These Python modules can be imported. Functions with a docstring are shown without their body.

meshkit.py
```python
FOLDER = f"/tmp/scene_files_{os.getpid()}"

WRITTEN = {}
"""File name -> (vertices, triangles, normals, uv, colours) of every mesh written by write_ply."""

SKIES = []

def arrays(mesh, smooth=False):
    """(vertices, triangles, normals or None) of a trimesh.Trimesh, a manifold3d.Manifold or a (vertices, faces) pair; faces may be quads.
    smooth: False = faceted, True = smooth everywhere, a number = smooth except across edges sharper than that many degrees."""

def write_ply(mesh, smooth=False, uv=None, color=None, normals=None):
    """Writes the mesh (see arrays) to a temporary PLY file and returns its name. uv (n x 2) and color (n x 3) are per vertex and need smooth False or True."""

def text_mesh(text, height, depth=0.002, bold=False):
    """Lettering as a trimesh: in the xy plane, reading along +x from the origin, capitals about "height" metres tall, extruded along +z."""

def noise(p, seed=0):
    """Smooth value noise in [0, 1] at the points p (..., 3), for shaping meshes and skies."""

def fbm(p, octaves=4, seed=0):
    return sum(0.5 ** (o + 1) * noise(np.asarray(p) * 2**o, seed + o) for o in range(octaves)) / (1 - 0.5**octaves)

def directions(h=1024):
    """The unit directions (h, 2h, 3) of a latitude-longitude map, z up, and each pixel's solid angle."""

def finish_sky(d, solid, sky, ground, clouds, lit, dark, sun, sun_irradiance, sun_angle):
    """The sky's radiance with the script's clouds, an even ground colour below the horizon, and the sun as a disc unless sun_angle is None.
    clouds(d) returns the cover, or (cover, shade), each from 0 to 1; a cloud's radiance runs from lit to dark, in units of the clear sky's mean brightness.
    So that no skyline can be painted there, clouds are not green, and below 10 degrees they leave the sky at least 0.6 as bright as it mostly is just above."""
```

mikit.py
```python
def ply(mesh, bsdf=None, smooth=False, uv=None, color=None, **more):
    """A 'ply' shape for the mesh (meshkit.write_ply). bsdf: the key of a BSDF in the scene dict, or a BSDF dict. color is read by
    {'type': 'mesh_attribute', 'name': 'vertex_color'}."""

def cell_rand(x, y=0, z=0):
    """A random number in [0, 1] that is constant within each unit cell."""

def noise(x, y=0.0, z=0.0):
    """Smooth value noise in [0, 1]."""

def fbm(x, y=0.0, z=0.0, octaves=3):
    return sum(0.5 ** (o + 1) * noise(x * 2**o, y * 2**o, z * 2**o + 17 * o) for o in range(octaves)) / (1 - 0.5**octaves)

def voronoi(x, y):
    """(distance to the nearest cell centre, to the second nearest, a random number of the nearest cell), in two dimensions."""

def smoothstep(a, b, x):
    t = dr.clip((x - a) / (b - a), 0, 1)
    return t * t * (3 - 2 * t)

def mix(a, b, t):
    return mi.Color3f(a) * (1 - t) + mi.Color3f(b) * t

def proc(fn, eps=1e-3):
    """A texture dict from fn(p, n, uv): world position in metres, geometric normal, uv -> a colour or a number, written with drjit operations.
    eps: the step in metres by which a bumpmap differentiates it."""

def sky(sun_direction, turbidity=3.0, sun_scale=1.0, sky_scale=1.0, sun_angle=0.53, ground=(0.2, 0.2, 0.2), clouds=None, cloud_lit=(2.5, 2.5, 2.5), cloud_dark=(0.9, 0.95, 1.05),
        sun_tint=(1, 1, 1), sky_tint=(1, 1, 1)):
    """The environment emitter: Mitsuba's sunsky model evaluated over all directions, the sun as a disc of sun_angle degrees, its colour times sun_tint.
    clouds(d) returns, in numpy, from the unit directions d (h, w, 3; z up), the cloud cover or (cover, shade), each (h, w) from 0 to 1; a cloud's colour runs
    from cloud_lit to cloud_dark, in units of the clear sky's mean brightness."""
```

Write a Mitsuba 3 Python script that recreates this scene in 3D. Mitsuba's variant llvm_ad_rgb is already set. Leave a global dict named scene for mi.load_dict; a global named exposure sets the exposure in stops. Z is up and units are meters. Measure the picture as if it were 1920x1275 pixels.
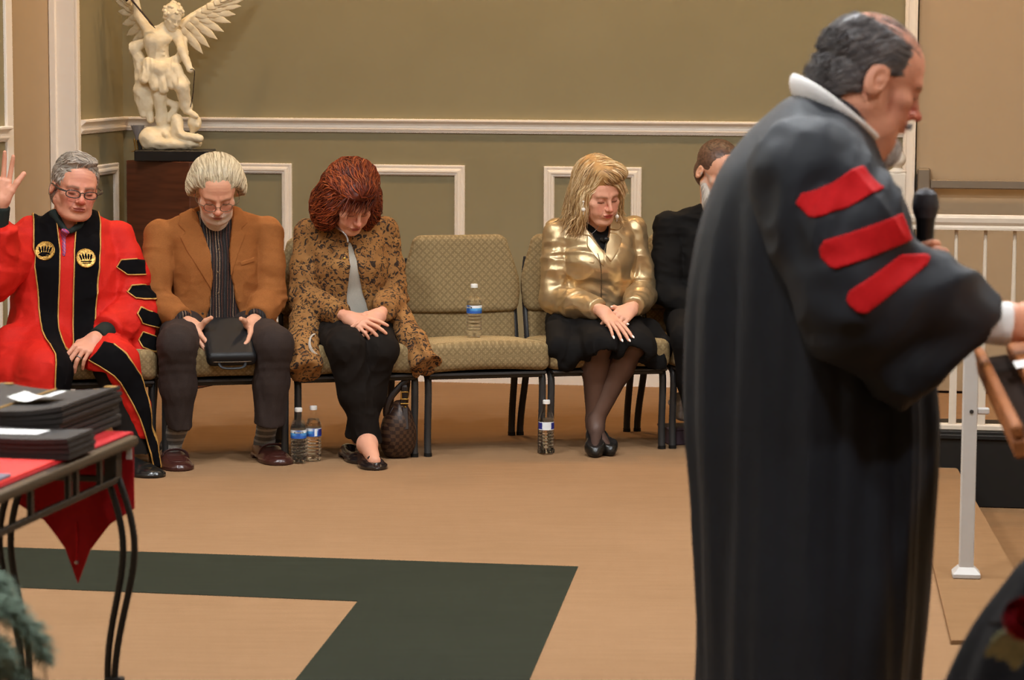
import math, numpy as np, trimesh, mitsuba as mi, mikit, meshkit
import shapely.geometry as sg
from scipy.ndimage import gaussian_filter
from mikit import ply, proc, noise, fbm, voronoi, smoothstep, cell_rand
import drjit as dr

# ------------------------------------------------------------------ camera, light, exposure
FPX, HC, VH, ROLL = 5000.0, 1.58, 95.0, 0.0045
PITCH = math.atan((637.5 - VH) / FPX)
CAM = np.array([0.0, 0.0, HC])
_F = np.array([0, math.cos(PITCH), -math.sin(PITCH)])
_U0, _R0 = np.array([0, math.sin(PITCH), math.cos(PITCH)]), np.array([1.0, 0, 0])
_R = _R0 * math.cos(ROLL) + _U0 * math.sin(ROLL)
_U = _U0 * math.cos(ROLL) - _R0 * math.sin(ROLL)
exposure = 0.70
scene = {'type': 'scene'}
labels = {}
scene['camera'] = {'type': 'thinlens', 'fov': 2 * math.degrees(math.atan(960 / FPX)), 'fov_axis': 'x',
                   'aperture_radius': 0.0062, 'focus_distance': 10.3, 'near_clip': 0.1, 'far_clip': 100.0,
                   'to_world': mi.ScalarTransform4f().look_at(CAM.tolist(), (CAM + _F).tolist(), _U.tolist())}
# ceiling downlights over the stage (warm, along the back wall) and over the floor (neutral): built with the room below
WARM, NEUTRAL = (1.0, 0.67, 0.36), (1.0, 1.05, 1.08)
WARM_POWER, NEUTRAL_POWER = 104.0, 135.0


def ray(u, v):
    d = _F + (u - 960) / FPX * _R - (v - 637.5) / FPX * _U
    return d


def P(u, v, Y):
    """the point of the line of sight through a pixel at depth Y"""
    d = ray(u, v)
    return CAM + d * (Y / d[1])


def G(u, v, z=0.0):
    """where the line of sight through a pixel meets the level z"""
    d = ray(u, v)
    return CAM + d * ((z - HC) / d[2])


def PL(u, v, o, n):
    """where it meets the plane through o with normal n"""
    d = ray(u, v)
    return CAM + d * (np.dot(np.asarray(o) - CAM, n) / np.dot(d, n))


def px(p):
    """pixel of a point, for checks"""
    q = np.asarray(p) - CAM
    z = q @ _F
    return 960 + FPX * (q @ _R) / z, 637.5 - FPX * (q @ _U) / z


# ------------------------------------------------------------------ helpers: colours, scene entries, meshes
def lin(c):
    if isinstance(c, str):
        c = [int(c[i:i + 2], 16) / 255 for i in (0, 2, 4)]
    c = np.asarray(c, float)
    return np.where(c <= 0.04045, c / 12.92, ((c + 0.055) / 1.055) ** 2.4)


def col(c):
    return mi.Color3f(*[float(x) for x in lin(c)]) if isinstance(c, str) else mi.Color3f(c)


def mix(a, b, t):
    return col(a) * (1 - t) + col(b) * t


def rgb(c):
    return {'type': 'rgb', 'value': [float(x) for x in lin(c)]}


def mat(key, color, rough=0.6, spec=0.3, metallic=0.0, **more):
    if not isinstance(color, dict):
        color = rgb(color)
    scene[key] = {'type': 'twosided', 'bsdf': {'type': 'principled', 'base_color': color, 'roughness': rough, 'specular': spec, 'metallic': metallic, **more}}
    return key


def numbered(key):
    taken = lambda k: any(s == k or s.startswith(k + '__') for s in scene) or k in labels
    if not taken(key):
        return key
    i = 1
    while taken(f'{key}_{i:03d}'):
        i += 1
    return f'{key}_{i:03d}'


def tag(key, label=None, cat=None, group=None, kind=None):
    d = labels.setdefault(key, {})
    for k, v in (('label', label), ('category', cat), ('group', group), ('kind', kind)):
        if v:
            d[k] = v
    return key


def thing(name, label, cat, group=None):
    return tag(numbered(name), label, cat, group)


def obj(name, mesh, m, parent=None, smooth=30, label=None, uv=None, color=None, kind=None, **more):
    key = numbered(name if parent is None else parent + '__' + name)
    scene[key] = ply(mesh, m, smooth=smooth, uv=uv, color=color, **more)
    if label or kind:
        tag(key, label, kind=kind)
    return key


def again(name, source, parent, T):
    """a copy of an entry, moved"""
    key = numbered(parent + '__' + name)
    scene[key] = {**scene[source], 'to_world': mi.ScalarTransform4f(T.tolist())}
    return key


def cat(*ms):
    return trimesh.util.concatenate([m for m in ms if m is not None])


def M4(R=np.eye(3), t=(0, 0, 0)):
    M = np.eye(4); M[:3, :3] = R; M[:3, 3] = t
    return M


def rotz(a):
    c, s = math.cos(a), math.sin(a)
    return np.array([[c, -s, 0], [s, c, 0], [0, 0, 1.0]])


def rotx(a):
    c, s = math.cos(a), math.sin(a)
    return np.array([[1, 0, 0], [0, c, -s], [0, s, c]])


def roty(a):
    c, s = math.cos(a), math.sin(a)
    return np.array([[c, 0, s], [0, 1.0, 0], [-s, 0, c]])


def moved(m, R=np.eye(3), t=(0, 0, 0)):
    m = m.copy(); m.apply_transform(M4(R, t))
    return m


def bx(x0, x1, y0, y1, z0, z1, bev=0.0):
    """box with bevelled edges"""
    if bev <= 0:
        m = trimesh.creation.box((x1 - x0, y1 - y0, z1 - z0))
        m.apply_translation(((x0 + x1) / 2, (y0 + y1) / 2, (z0 + z1) / 2))
        return m
    b = min(bev, (x1 - x0) / 2.01, (y1 - y0) / 2.01, (z1 - z0) / 2.01)
    pts = []
    for sx, x in ((1, x0), (-1, x1)):
        for sy, y in ((1, y0), (-1, y1)):
            for sz, z in ((1, z0), (-1, z1)):
                pts += [(x + sx * b, y + sy * b, z), (x + sx * b, y, z + sz * b), (x, y + sy * b, z + sz * b)]
    return trimesh.convex.convex_hull(np.array(pts))


def tube(pts, r, n=10, cap=True, up=None, flat=1.0):
    """round (or flattened) tube along a path; r may be one radius per point"""
    pts = np.asarray(pts, float)
    r = np.broadcast_to(np.asarray(r, float), len(pts))
    t = np.gradient(pts, axis=0)
    t /= np.linalg.norm(t, axis=1, keepdims=True) + 1e-12
    u = np.asarray(up if up is not None else ((0, 0, 1) if abs(t[0][2]) < .9 else (1, 0, 0)), float)
    V = []
    a = np.linspace(0, 2 * np.pi, n, endpoint=False)
    for k in range(len(pts)):
        u = u - t[k] * (u @ t[k]); u /= np.linalg.norm(u) + 1e-12
        w = np.cross(t[k], u)
        V.append(pts[k] + r[k] * (np.cos(a)[:, None] * u * flat + np.sin(a)[:, None] * w))
    V = np.concatenate(V)
    Fc = []
    m = len(pts)
    i = np.arange(n); j = (i + 1) % n
    for k in range(m - 1):
        A, B = k * n, (k + 1) * n
        Fc.append(np.stack([A + i, A + j, B + j], 1)); Fc.append(np.stack([A + i, B + j, B + i], 1))
    if cap:
        V = np.vstack([V, pts[:1], pts[-1:]])
        c0, c1 = m * n, m * n + 1
        Fc.append(np.stack([np.full(n, c0), j, i], 1)); Fc.append(np.stack([np.full(n, c1), (m - 1) * n + i, (m - 1) * n + j], 1))
    return trimesh.Trimesh(V, np.concatenate(Fc), process=False)


def spline(pts, n=24):
    from scipy.interpolate import CubicSpline
    pts = np.asarray(pts, float)
    if len(pts) < 3:
        return np.linspace(pts[0], pts[-1], n)
    s = np.r_[0, np.cumsum(np.linalg.norm(np.diff(pts[:, :3], axis=0), axis=1) + 1e-9)]
    return CubicSpline(s, pts)(np.linspace(0, s[-1], n))


def lathe(prof, n=32):
    """surface of revolution about z of an (r, z) profile from the bottom up"""
    prof = np.asarray(prof, float)
    a = np.linspace(0, 2 * np.pi, n, endpoint=False)
    V = np.concatenate([np.stack([r * np.cos(a), r * np.sin(a), np.full(n, z)], 1) for r, z in prof])
    i = np.arange(n); j = (i + 1) % n
    Fc = []
    for k in range(len(prof) - 1):
        A, B = k * n, (k + 1) * n
        Fc.append(np.stack([A + i, A + j, B + j], 1)); Fc.append(np.stack([A + i, B + j, B + i], 1))
    m = trimesh.Trimesh(V, np.concatenate(Fc), process=False)
    m.merge_vertices()
    m.update_faces(m.nondegenerate_faces())
    return m


def extr(poly, h):
    if not isinstance(poly, sg.Polygon) and not hasattr(poly, 'geoms'):
        poly = sg.Polygon(poly)
    if hasattr(poly, 'geoms'):
        return cat(*[trimesh.creation.extrude_polygon(g, h, engine='earcut') for g in poly.geoms])
    return trimesh.creation.extrude_polygon(poly, h, engine='earcut')


def sweep_profile(prof, a, b, out, up=(0, 0, 1)):
    """moulding: a profile of (out, up) points swept straight from a to b, closed at both ends"""
    a, b, out, up = (np.asarray(x, float) for x in (a, b, out, up))
    n = len(prof)
    ring = lambda c: np.array([c + out * q[0] + up * q[1] for q in prof])
    V = np.vstack([ring(a), ring(b)])
    i = np.arange(n); j = (i + 1) % n
    Fc = np.vstack([np.stack([i, j, n + j], 1), np.stack([i, n + j, n + i], 1)])
    m = trimesh.Trimesh(V, Fc, process=False)
    v2, tri = trimesh.creation.triangulate_polygon(sg.Polygon(prof), engine='earcut')
    v3 = np.array([out * q[0] + up * q[1] for q in v2])
    m = cat(m, trimesh.Trimesh(a + v3, tri, process=False), trimesh.Trimesh(b + v3, tri[:, ::-1], process=False))
    trimesh.repair.fix_normals(m)
    return m


def rbox(hx, hy, hz, r, seg=4):
    """rounded box, centred"""
    s = trimesh.creation.icosphere(subdivisions=max(1, seg - 2), radius=r)
    v = s.vertices
    pts = np.concatenate([v + np.array([sx * (hx - r), sy * (hy - r), sz * (hz - r)]) for sx in (-1, 1) for sy in (-1, 1) for sz in (-1, 1)])
    return trimesh.convex.convex_hull(pts)


# ------------------------------------------------------------------ signed distances -> meshes
def surface_nets(fn, lo, hi, h, block=6):
    """mesh of fn(p) = 0 inside the box, sampled every h metres, evaluated only near the surface"""
    lo = np.asarray(lo, float)
    nb = np.ceil((np.asarray(hi, float) - lo) / (h * block)).astype(int)
    bi = np.stack(np.meshgrid(*[np.arange(k) for k in nb], indexing='ij'), -1).reshape(-1, 3)
    centre = lo + (bi + 0.5) * block * h - h / 2
    d = fn(np.asfortranarray(centre, np.float32))
    D = np.repeat(np.repeat(np.repeat(np.where(d > 0, 1.0, -1.0).astype(np.float32).reshape(nb), block, 0), block, 1), block, 2)
    act = bi[np.abs(d) < block * h * 0.87 * 1.3 + 0.004]
    o = np.stack(np.meshgrid(*[np.arange(block)] * 3, indexing='ij'), -1).reshape(-1, 3)
    for c in range(0, len(act), 300):
        idx = (act[c:c + 300, None, :] * block + o[None]).reshape(-1, 3)
        D[idx[:, 0], idx[:, 1], idx[:, 2]] = fn(np.asfortranarray(lo + idx * h, np.float32))
    S = D < 0
    n = np.array(D.shape)
    edges = []
    lin_ = lambda I: (I[:, 0] * n[1] + I[:, 1]) * n[2] + I[:, 2]
    for ax in range(3):
        a = [slice(None)] * 3; b = [slice(None)] * 3
        a[ax] = slice(0, -1); b[ax] = slice(1, None)
        I = np.argwhere(S[tuple(a)] != S[tuple(b)])
        J = I.copy(); J[:, ax] += 1
        da, db = D[tuple(I.T)], D[tuple(J.T)]
        t = da / (da - db)
        pt = I.astype(float); pt[:, ax] += t
        edges.append((ax, I, pt, S[tuple(I.T)]))
    cells, pts, quads = [], [], []
    for ax, I, pt, s in edges:
        o1, o2 = [(1, 2), (2, 0), (0, 1)][ax]
        ok = (I[:, o1] > 0) & (I[:, o2] > 0)
        I, pt, s = I[ok], pt[ok], s[ok]
        four = []
        for p1, p2 in ((0, 0), (1, 0), (1, 1), (0, 1)):
            c = I.copy(); c[:, o1] -= p1; c[:, o2] -= p2
            four.append(lin_(c)); cells.append(four[-1]); pts.append(pt)
        q = np.stack(four, 1)
        q[~s] = q[~s][:, ::-1]
        quads.append(q)
    cells, pts, quads = np.concatenate(cells), np.concatenate(pts), np.concatenate(quads)
    ids, inv = np.unique(cells, return_inverse=True)
    inv = inv.ravel()
    cnt = np.bincount(inv)
    V = np.stack([np.bincount(inv, pts[:, k]) / cnt for k in range(3)], 1)
    q = np.searchsorted(ids, quads)
    Fc = np.vstack([q[:, [0, 1, 2]], q[:, [0, 2, 3]]])
    return trimesh.Trimesh(lo + V * h, Fc, process=False)


def vnormals(m):
    v, f = m.vertices, m.faces
    nn = np.cross(v[f[:, 1]] - v[f[:, 0]], v[f[:, 2]] - v[f[:, 0]])
    out = np.stack([np.bincount(f.ravel(), np.repeat(nn[:, k], 3), len(v)) for k in range(3)], 1)
    return out / (np.linalg.norm(out, axis=1, keepdims=True) + 1e-12)


def displace(m, amount):
    return trimesh.Trimesh(m.vertices + vnormals(m) * np.asarray(amount)[:, None], m.faces, process=False)


def largest(m, keep=1):
    parts = trimesh.graph.connected_components(m.face_adjacency, nodes=np.arange(len(m.faces)), min_len=20)
    if len(parts) <= keep:
        return m
    parts = sorted(parts, key=len)[::-1][:keep]
    f = m.faces[np.concatenate(parts)]
    u, inv = np.unique(f, return_inverse=True)
    return trimesh.Trimesh(m.vertices[u], inv.reshape(-1, 3), process=False)


f32 = lambda x: np.asarray(x, np.float32)


def sd_cap(p, a, b, r1, r2):
    a = [np.float32(q) for q in a]
    b0, b1, b2 = (np.float32(q) - w for q, w in zip(b, a))
    x, y, z = p[:, 0] - a[0], p[:, 1] - a[1], p[:, 2] - a[2]
    t = x * b0; t += y * b1; t += z * b2
    t *= 1 / max(b0 * b0 + b1 * b1 + b2 * b2, np.float32(1e-9))
    np.clip(t, 0, 1, out=t)
    x -= t * b0; y -= t * b1; z -= t * b2
    x *= x; y *= y; z *= z
    x += y; x += z
    np.sqrt(x, out=x)
    t *= np.float32(r2 - r1); t += np.float32(r1)
    x -= t
    return x


def sd_ell(p, c, r, R=None):
    x, y, z = (p[:, k] - np.float32(c[k]) for k in range(3))
    if R is not None:
        R = f32(R)              # columns of R are the axes
        x, y, z = (x * R[0, k] + y * R[1, k] + z * R[2, k] for k in range(3))
    i = [np.float32(1 / q) for q in r]
    x *= i[0]; y *= i[1]; z *= i[2]
    k0 = np.sqrt(x * x + y * y + z * z)
    x *= i[0]; y *= i[1]; z *= i[2]
    k1 = np.sqrt(x * x + y * y + z * z); k1 += np.float32(1e-9)
    return k0 * (k0 - 1) / k1


def sd_box(p, c, half, R=None, rnd=0.0):
    q = p - f32(c)
    if R is not None:
        q = q @ f32(R)
    q = np.abs(q) - f32(half) + np.float32(rnd)
    return np.sqrt((np.maximum(q, 0) ** 2).sum(1)) + np.minimum(q.max(1), 0) - np.float32(rnd)


def sd_path(p, pts, rs, k=0.0, sq=None):
    """chain of capsules; sq = (axis, factor): flattened along an axis direction"""
    d = None
    for i in range(len(pts) - 1):
        e = sd_cap(p, pts[i], pts[i + 1], rs[i], rs[i + 1])
        d = e if d is None else su(d, e, k)
    return d


def su(a, b, k):
    if k <= 0:
        return np.minimum(a, b)
    h = np.maximum(k - np.abs(a - b), 0) / k
    return np.minimum(a, b) - h * h * (k * 0.25)


def smax(a, b, k):
    return -su(-a, -b, k)


def sd_poly(x, y, poly):
    """signed distance to a 2-D polygon"""
    poly = np.asarray(poly, np.float32)
    n = len(poly)
    d = np.full(len(x), 1e9, np.float32); inside = np.zeros(len(x), bool)
    for i in range(n):
        a, b = poly[i], poly[(i + 1) % n]
        ex, ey = b - a
        wx, wy = x - a[0], y - a[1]
        t = np.clip((wx * ex + wy * ey) / max(ex * ex + ey * ey, 1e-12), 0, 1)
        d = np.minimum(d, (wx - ex * t) ** 2 + (wy - ey * t) ** 2)
        c = (a[1] > y) != (b[1] > y)
        with np.errstate(divide='ignore', invalid='ignore'):
            inside ^= c & (x < (b[0] - a[0]) * (y - a[1]) / (b[1] - a[1] if b[1] != a[1] else 1e-9) + a[0])
    return np.where(inside, -np.sqrt(d), np.sqrt(d))


def sd_line(x, y, pts):
    """distance to a 2-D open polyline"""
    pts = np.asarray(pts, np.float32)
    d = np.full(len(x), 1e9, np.float32)
    for a, b in zip(pts[:-1], pts[1:]):
        e = b - a
        wx, wy = x - a[0], y - a[1]
        t = np.clip((wx * e[0] + wy * e[1]) / max(e @ e, 1e-12), 0, 1)
        d = np.minimum(d, (wx - e[0] * t) ** 2 + (wy - e[1] * t) ** 2)
    return np.sqrt(d)
# ------------------------------------------------------------------ materials of the place
scene_wall = proc(lambda p, n, uv: mix('8e8467', '867c5f', fbm(p.x * 3, p.y * 3, p.z * 3)))
mat('mat_wall', scene_wall, 0.75, 0.25)
mat('mat_trim', 'e6dccf', 0.45, 0.4)
mat('mat_trim_shade', 'cdbba4', 0.5, 0.4)
mat('mat_door', 'ac9577', 0.55, 0.35)
mat('mat_ceiling', 'd9d2c6', 0.8, 0.2)
mat('mat_hall', 'cdbb9c', 0.8, 0.2)


def carpet(a, b):
    def fn(p, n, uv):
        g = noise(p.x * 420, p.y * 420, p.z * 420)
        s = fbm(p.x * 9, p.y * 60, 0.0)
        w = fbm(p.x * 1.7, p.y * 1.7, 3.0)
        return mix(a, b, dr.clip(0.25 * g + 0.45 * s + 0.45 * w - .05, 0, 1))
    return fn


mat('mat_carpet', proc(carpet('73573d', '84664b')), 0.95, 0.05, sheen=0.3)
mat('mat_carpet_green', proc(carpet('1f211a', '292b22')), 0.95, 0.05, sheen=0.2)
mat('mat_carpet_step', proc(carpet('6b4f35', '7a5d41')), 0.95, 0.05, sheen=0.2)
mat('mat_black_paint', '151311', 0.5, 0.3)

# ------------------------------------------------------------------ the room, in a frame turned with the back wall
YAW_W = math.atan(0.155)
EX = np.array([math.cos(YAW_W), -math.sin(YAW_W), 0])       # along the back wall to the right
EY = np.array([-math.sin(YAW_W), -math.cos(YAW_W), 0])      # out of the back wall, into the room
EZ = np.array([0, 0, 1.0])
W0 = G(1100, 722, 0)
CORNER = PL(233, 400, W0, EY); CORNER[2] = 0
WR = np.stack([EX, -EY, EZ], 1)                             # local x along, y into the wall, z up


def wl(x, y, z):
    return CORNER + EX * x + EY * y + EZ * z


def wx(u, v=400):
    """distance along the back wall of a pixel"""
    return float((PL(u, v, CORNER, EY) - CORNER) @ EX)


def wz(u, v):
    return float(PL(u, v, CORNER, EY)[2])


def ly(u, v=300):
    """distance from the corner along the left wall of a pixel"""
    return float((PL(u, v, CORNER, EX) - CORNER) @ EY)


def wbox(x0, x1, y0, y1, z0, z1, bev=0.0):
    """a box in the room's frame: x along the back wall, y out of it"""
    return moved(bx(x0, x1, -y1, -y0, z0, z1, bev), WR, CORNER)


ROOM_W, ROOM_D, ROOM_H = 7.6, 15.5, 3.9
ZRAIL_T, ZRAIL_B = wz(900, 224), wz(900, 250)

# back wall with the door opening
XD0 = wx(1716, 300)                                          # door's left edge
XD1 = XD0 + 1.02
tag(obj('wall_back', cat(wbox(-.2, XD0, -.2, 0, -.3, ROOM_H), wbox(XD0, XD1, -.2, 0, 2.1, ROOM_H), wbox(XD1, ROOM_W + .2, -.2, 0, -.3, ROOM_H)), 'mat_wall', smooth=False), 'olive green wall behind the row of chairs', kind='structure')
# left wall with the recessed doorway
d_far, d_near, d_cas = ly(143), ly(22), ly(10)
REC = 0.12
tag(obj('wall_left', cat(wbox(-.2 - REC, 0, 0, d_far, -.3, ROOM_H), wbox(-.2 - REC, 0, d_far, d_near, 2.35, ROOM_H), wbox(-.2 - REC, 0, d_near, ROOM_D, -.3, ROOM_H)), 'mat_wall', smooth=False), 'olive green side wall by the statue', kind='structure')
tag(obj('wall_right', wbox(ROOM_W, ROOM_W + .2, 0, ROOM_D, -.3, ROOM_H), 'mat_hall', smooth=False), kind='structure')
tag(obj('wall_front', wbox(-.2, ROOM_W + .2, ROOM_D, ROOM_D + .2, -.3, ROOM_H), 'mat_hall', smooth=False), kind='structure')
tag(obj('ceiling', wbox(-.4, ROOM_W + .2, -.2, ROOM_D + .2, ROOM_H, ROOM_H + .2), 'mat_ceiling', smooth=False), kind='structure')

# doors
t = tag('door_1', 'cream door with a grey push bar', kind='structure')
obj('leaf', wbox(XD0 + .004, XD1 - .004, -.06, -.012, 0.01, 2.09, .003), 'mat_door', t)
mat('mat_bar', '8d8172', 0.4, 0.5, 0.6)
mat('mat_bar_dark', '2b2724', 0.5, 0.4)
pz = wz(1800, 345)
pb = cat(wbox(wx(1742), XD1 - .05, .028, .062, pz - .02, pz + .022, .005))
bar = obj('push_bar', pb, 'mat_bar', t)
obj('bar_end', wbox(wx(1719), wx(1743), -.012, .075, wz(1730, 360), wz(1730, 315), .006), 'mat_bar', bar)
obj('bar_end', wbox(wx(1716), wx(1719.5), -.012, .05, wz(1730, 352), wz(1730, 326), .002), 'mat_bar_dark', bar)
obj('bar_end', wbox(XD1 - .1, XD1 - .04, -.012, .07, pz - .035, pz + .05, .006), 'mat_bar', bar)
t = tag('door_2', 'recessed cream door in the side wall', kind='structure')
obj('leaf', wbox(-REC - .045, -REC, d_far + .002, d_near, 0.01, 2.34, .002), 'mat_door', t)
obj('strike', wbox(-REC - .001, -REC + .003, ly(26.5), ly(25), wz(26, 366), wz(26, 346)), 'mat_bar_dark', t)

# casings
def casing(n, *boxes):
    tag(obj(f'trim_{n}', cat(*boxes), 'mat_trim'), kind='structure')


casing(1, wbox(wx(1690), XD0, 0, .018, 0, 2.16, .004), wbox(wx(1692.5), wx(1697), 0, .026, 0, 2.16, .003), wbox(wx(1709), XD0, 0, .024, 0, 2.16, .003), wbox(wx(1690), XD1 + .07, 0, .018, 2.10, 2.17, .004), wbox(XD1, XD1 + .07, 0, .018, 0, 2.16, .004))
casing(2, wbox(-REC, .0, d_far - .004, d_far + .006, 0, 2.35, .002), wbox(-REC + .002, -REC + .035, d_far, d_far + .02, 0, 2.35, .004), wbox(0, .014, d_far - .035, d_far + .006, 0, 2.4, .003))
casing(3, wbox(-REC, 0.012, d_near, d_cas, 0, 2.4, .003), wbox(-REC, .012, d_far - .03, d_cas, 2.34, 2.42, .003))

# chair rail: profile of (out, up)
hr = ZRAIL_T - ZRAIL_B
RAIL = [(0, hr), (.034, hr), (.038, hr * .96), (.038, hr * .84), (.030, hr * .76), (.018, hr * .64), (.013, hr * .5), (.016, hr * .38), (.024, hr * .30), (.024, hr * .22), (.017, hr * .19), (.017, hr * .10), (.011, hr * .07), (.011, 0), (0, 0)]
rails = [sweep_profile(RAIL, wl(0, 0, ZRAIL_B), wl(wx(1690), 0, ZRAIL_B), EY), sweep_profile(RAIL, wl(XD1 + .07, 0, ZRAIL_B), wl(ROOM_W, 0, ZRAIL_B), EY)]
tag(obj('trim_4', cat(*rails), 'mat_trim', smooth=False), 'white moulded chair rail along the olive wall', kind='structure')
tag(obj('trim_5', cat(sweep_profile(RAIL, wl(0, 0, ZRAIL_B), wl(0, d_far - .035, ZRAIL_B), EX), sweep_profile(RAIL, wl(0, d_cas, ZRAIL_B), wl(0, ROOM_D, ZRAIL_B), EX)), 'mat_trim', smooth=False), kind='structure')
BASE = [(0, .115), (.008, .115), (.014, .10), (.014, 0), (0, 0)]
tag(obj('baseboard_back', cat(sweep_profile(BASE, wl(0, 0, 0), wl(wx(1690), 0, 0), EY), sweep_profile(BASE, wl(XD1 + .07, 0, 0), wl(ROOM_W, 0, 0), EY)), 'mat_trim', smooth=False), kind='structure')
tag(obj('baseboard_left', cat(sweep_profile(BASE, wl(0, 0, 0), wl(0, d_far - .035, 0), EX), sweep_profile(BASE, wl(0, d_cas, 0), wl(0, ROOM_D, 0), EX)), 'mat_trim', smooth=False), kind='structure')

# picture-frame mouldings below the rail
MOULD = [(0, 0), (.012, 0), (.016, .004), (.016, .010), (.013, .013), (.013, .018), (.019, .021), (.022, .027), (.022, .034), (.016, .038), (.016, .044), (.010, .05), (0, .05)]   # (out, across from the outer edge)


def frame_moulding(n, x0, x1, z0, z1, lab=None, left=False):
    """a mitred rectangle of moulding on the back (or left) wall"""
    c = [(x0, z0), (x1, z0), (x1, z1), (x0, z1)]
    V, Fc = [], []
    nP = len(MOULD)
    for k, (x, z) in enumerate(c):
        sx, sz = [(1, 1), (-1, 1), (-1, -1), (1, -1)][k]
        for o, a in MOULD:
            V.append(wl(x + sx * a, o, z + sz * a) if not left else wl(o, x + sx * a, z + sz * a))
    for k in range(4):
        A, B = k * nP, ((k + 1) % 4) * nP
        for i in range(nP - 1):
            Fc += [(A + i, A + i + 1, B + i + 1), (A + i, B + i + 1, B + i)]
    m = trimesh.Trimesh(V, Fc, process=False)
    tag(obj(f'trim_{n}', m, 'mat_trim', smooth=False), lab, kind='structure')


zt, zb = wz(1100, 312.5), wz(528, 604)
w_ = wx(1203, 360) - wx(1020, 360)
for k, (u0, u1) in enumerate(((None, 548), (None, 872), (1020, 1203), (1351, None))):
    x1 = wx(u1, 360) if u1 else wx(u0, 360) + w_
    x0 = wx(u0, 360) if u0 else x1 - w_
    frame_moulding(6 + k, x0, x1, zb, zt)
l1 = ly(218, 340)
frame_moulding(10, l1, d_far - .09, zb, zt, left=True)
frame_moulding(11, d_cas + .1, d_cas + .6, zb, zt, left=True)

# floor: the stage carpet with the inlaid green band, a step at its right edge, the hall floor
e0, e1 = G(1742, 1035), G(1783, 1209)                        # the stage's edge beside the white post
d_e = (e0 - e1) / np.linalg.norm(e0 - e1)
f0, f1 = G(1826, 940), G(1893, 1060)                         # the pad's far edge
d_f = (f0 - f1) / np.linalg.norm(f0 - f1)
back = lambda o, d, yy: o + d * ((yy - o[1]) / d[1])


def slab(pts, z0, z1):
    m = extr([(q[0], q[1]) for q in pts], z1 - z0)
    m.apply_translation((0, 0, z0))
    return m


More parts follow.
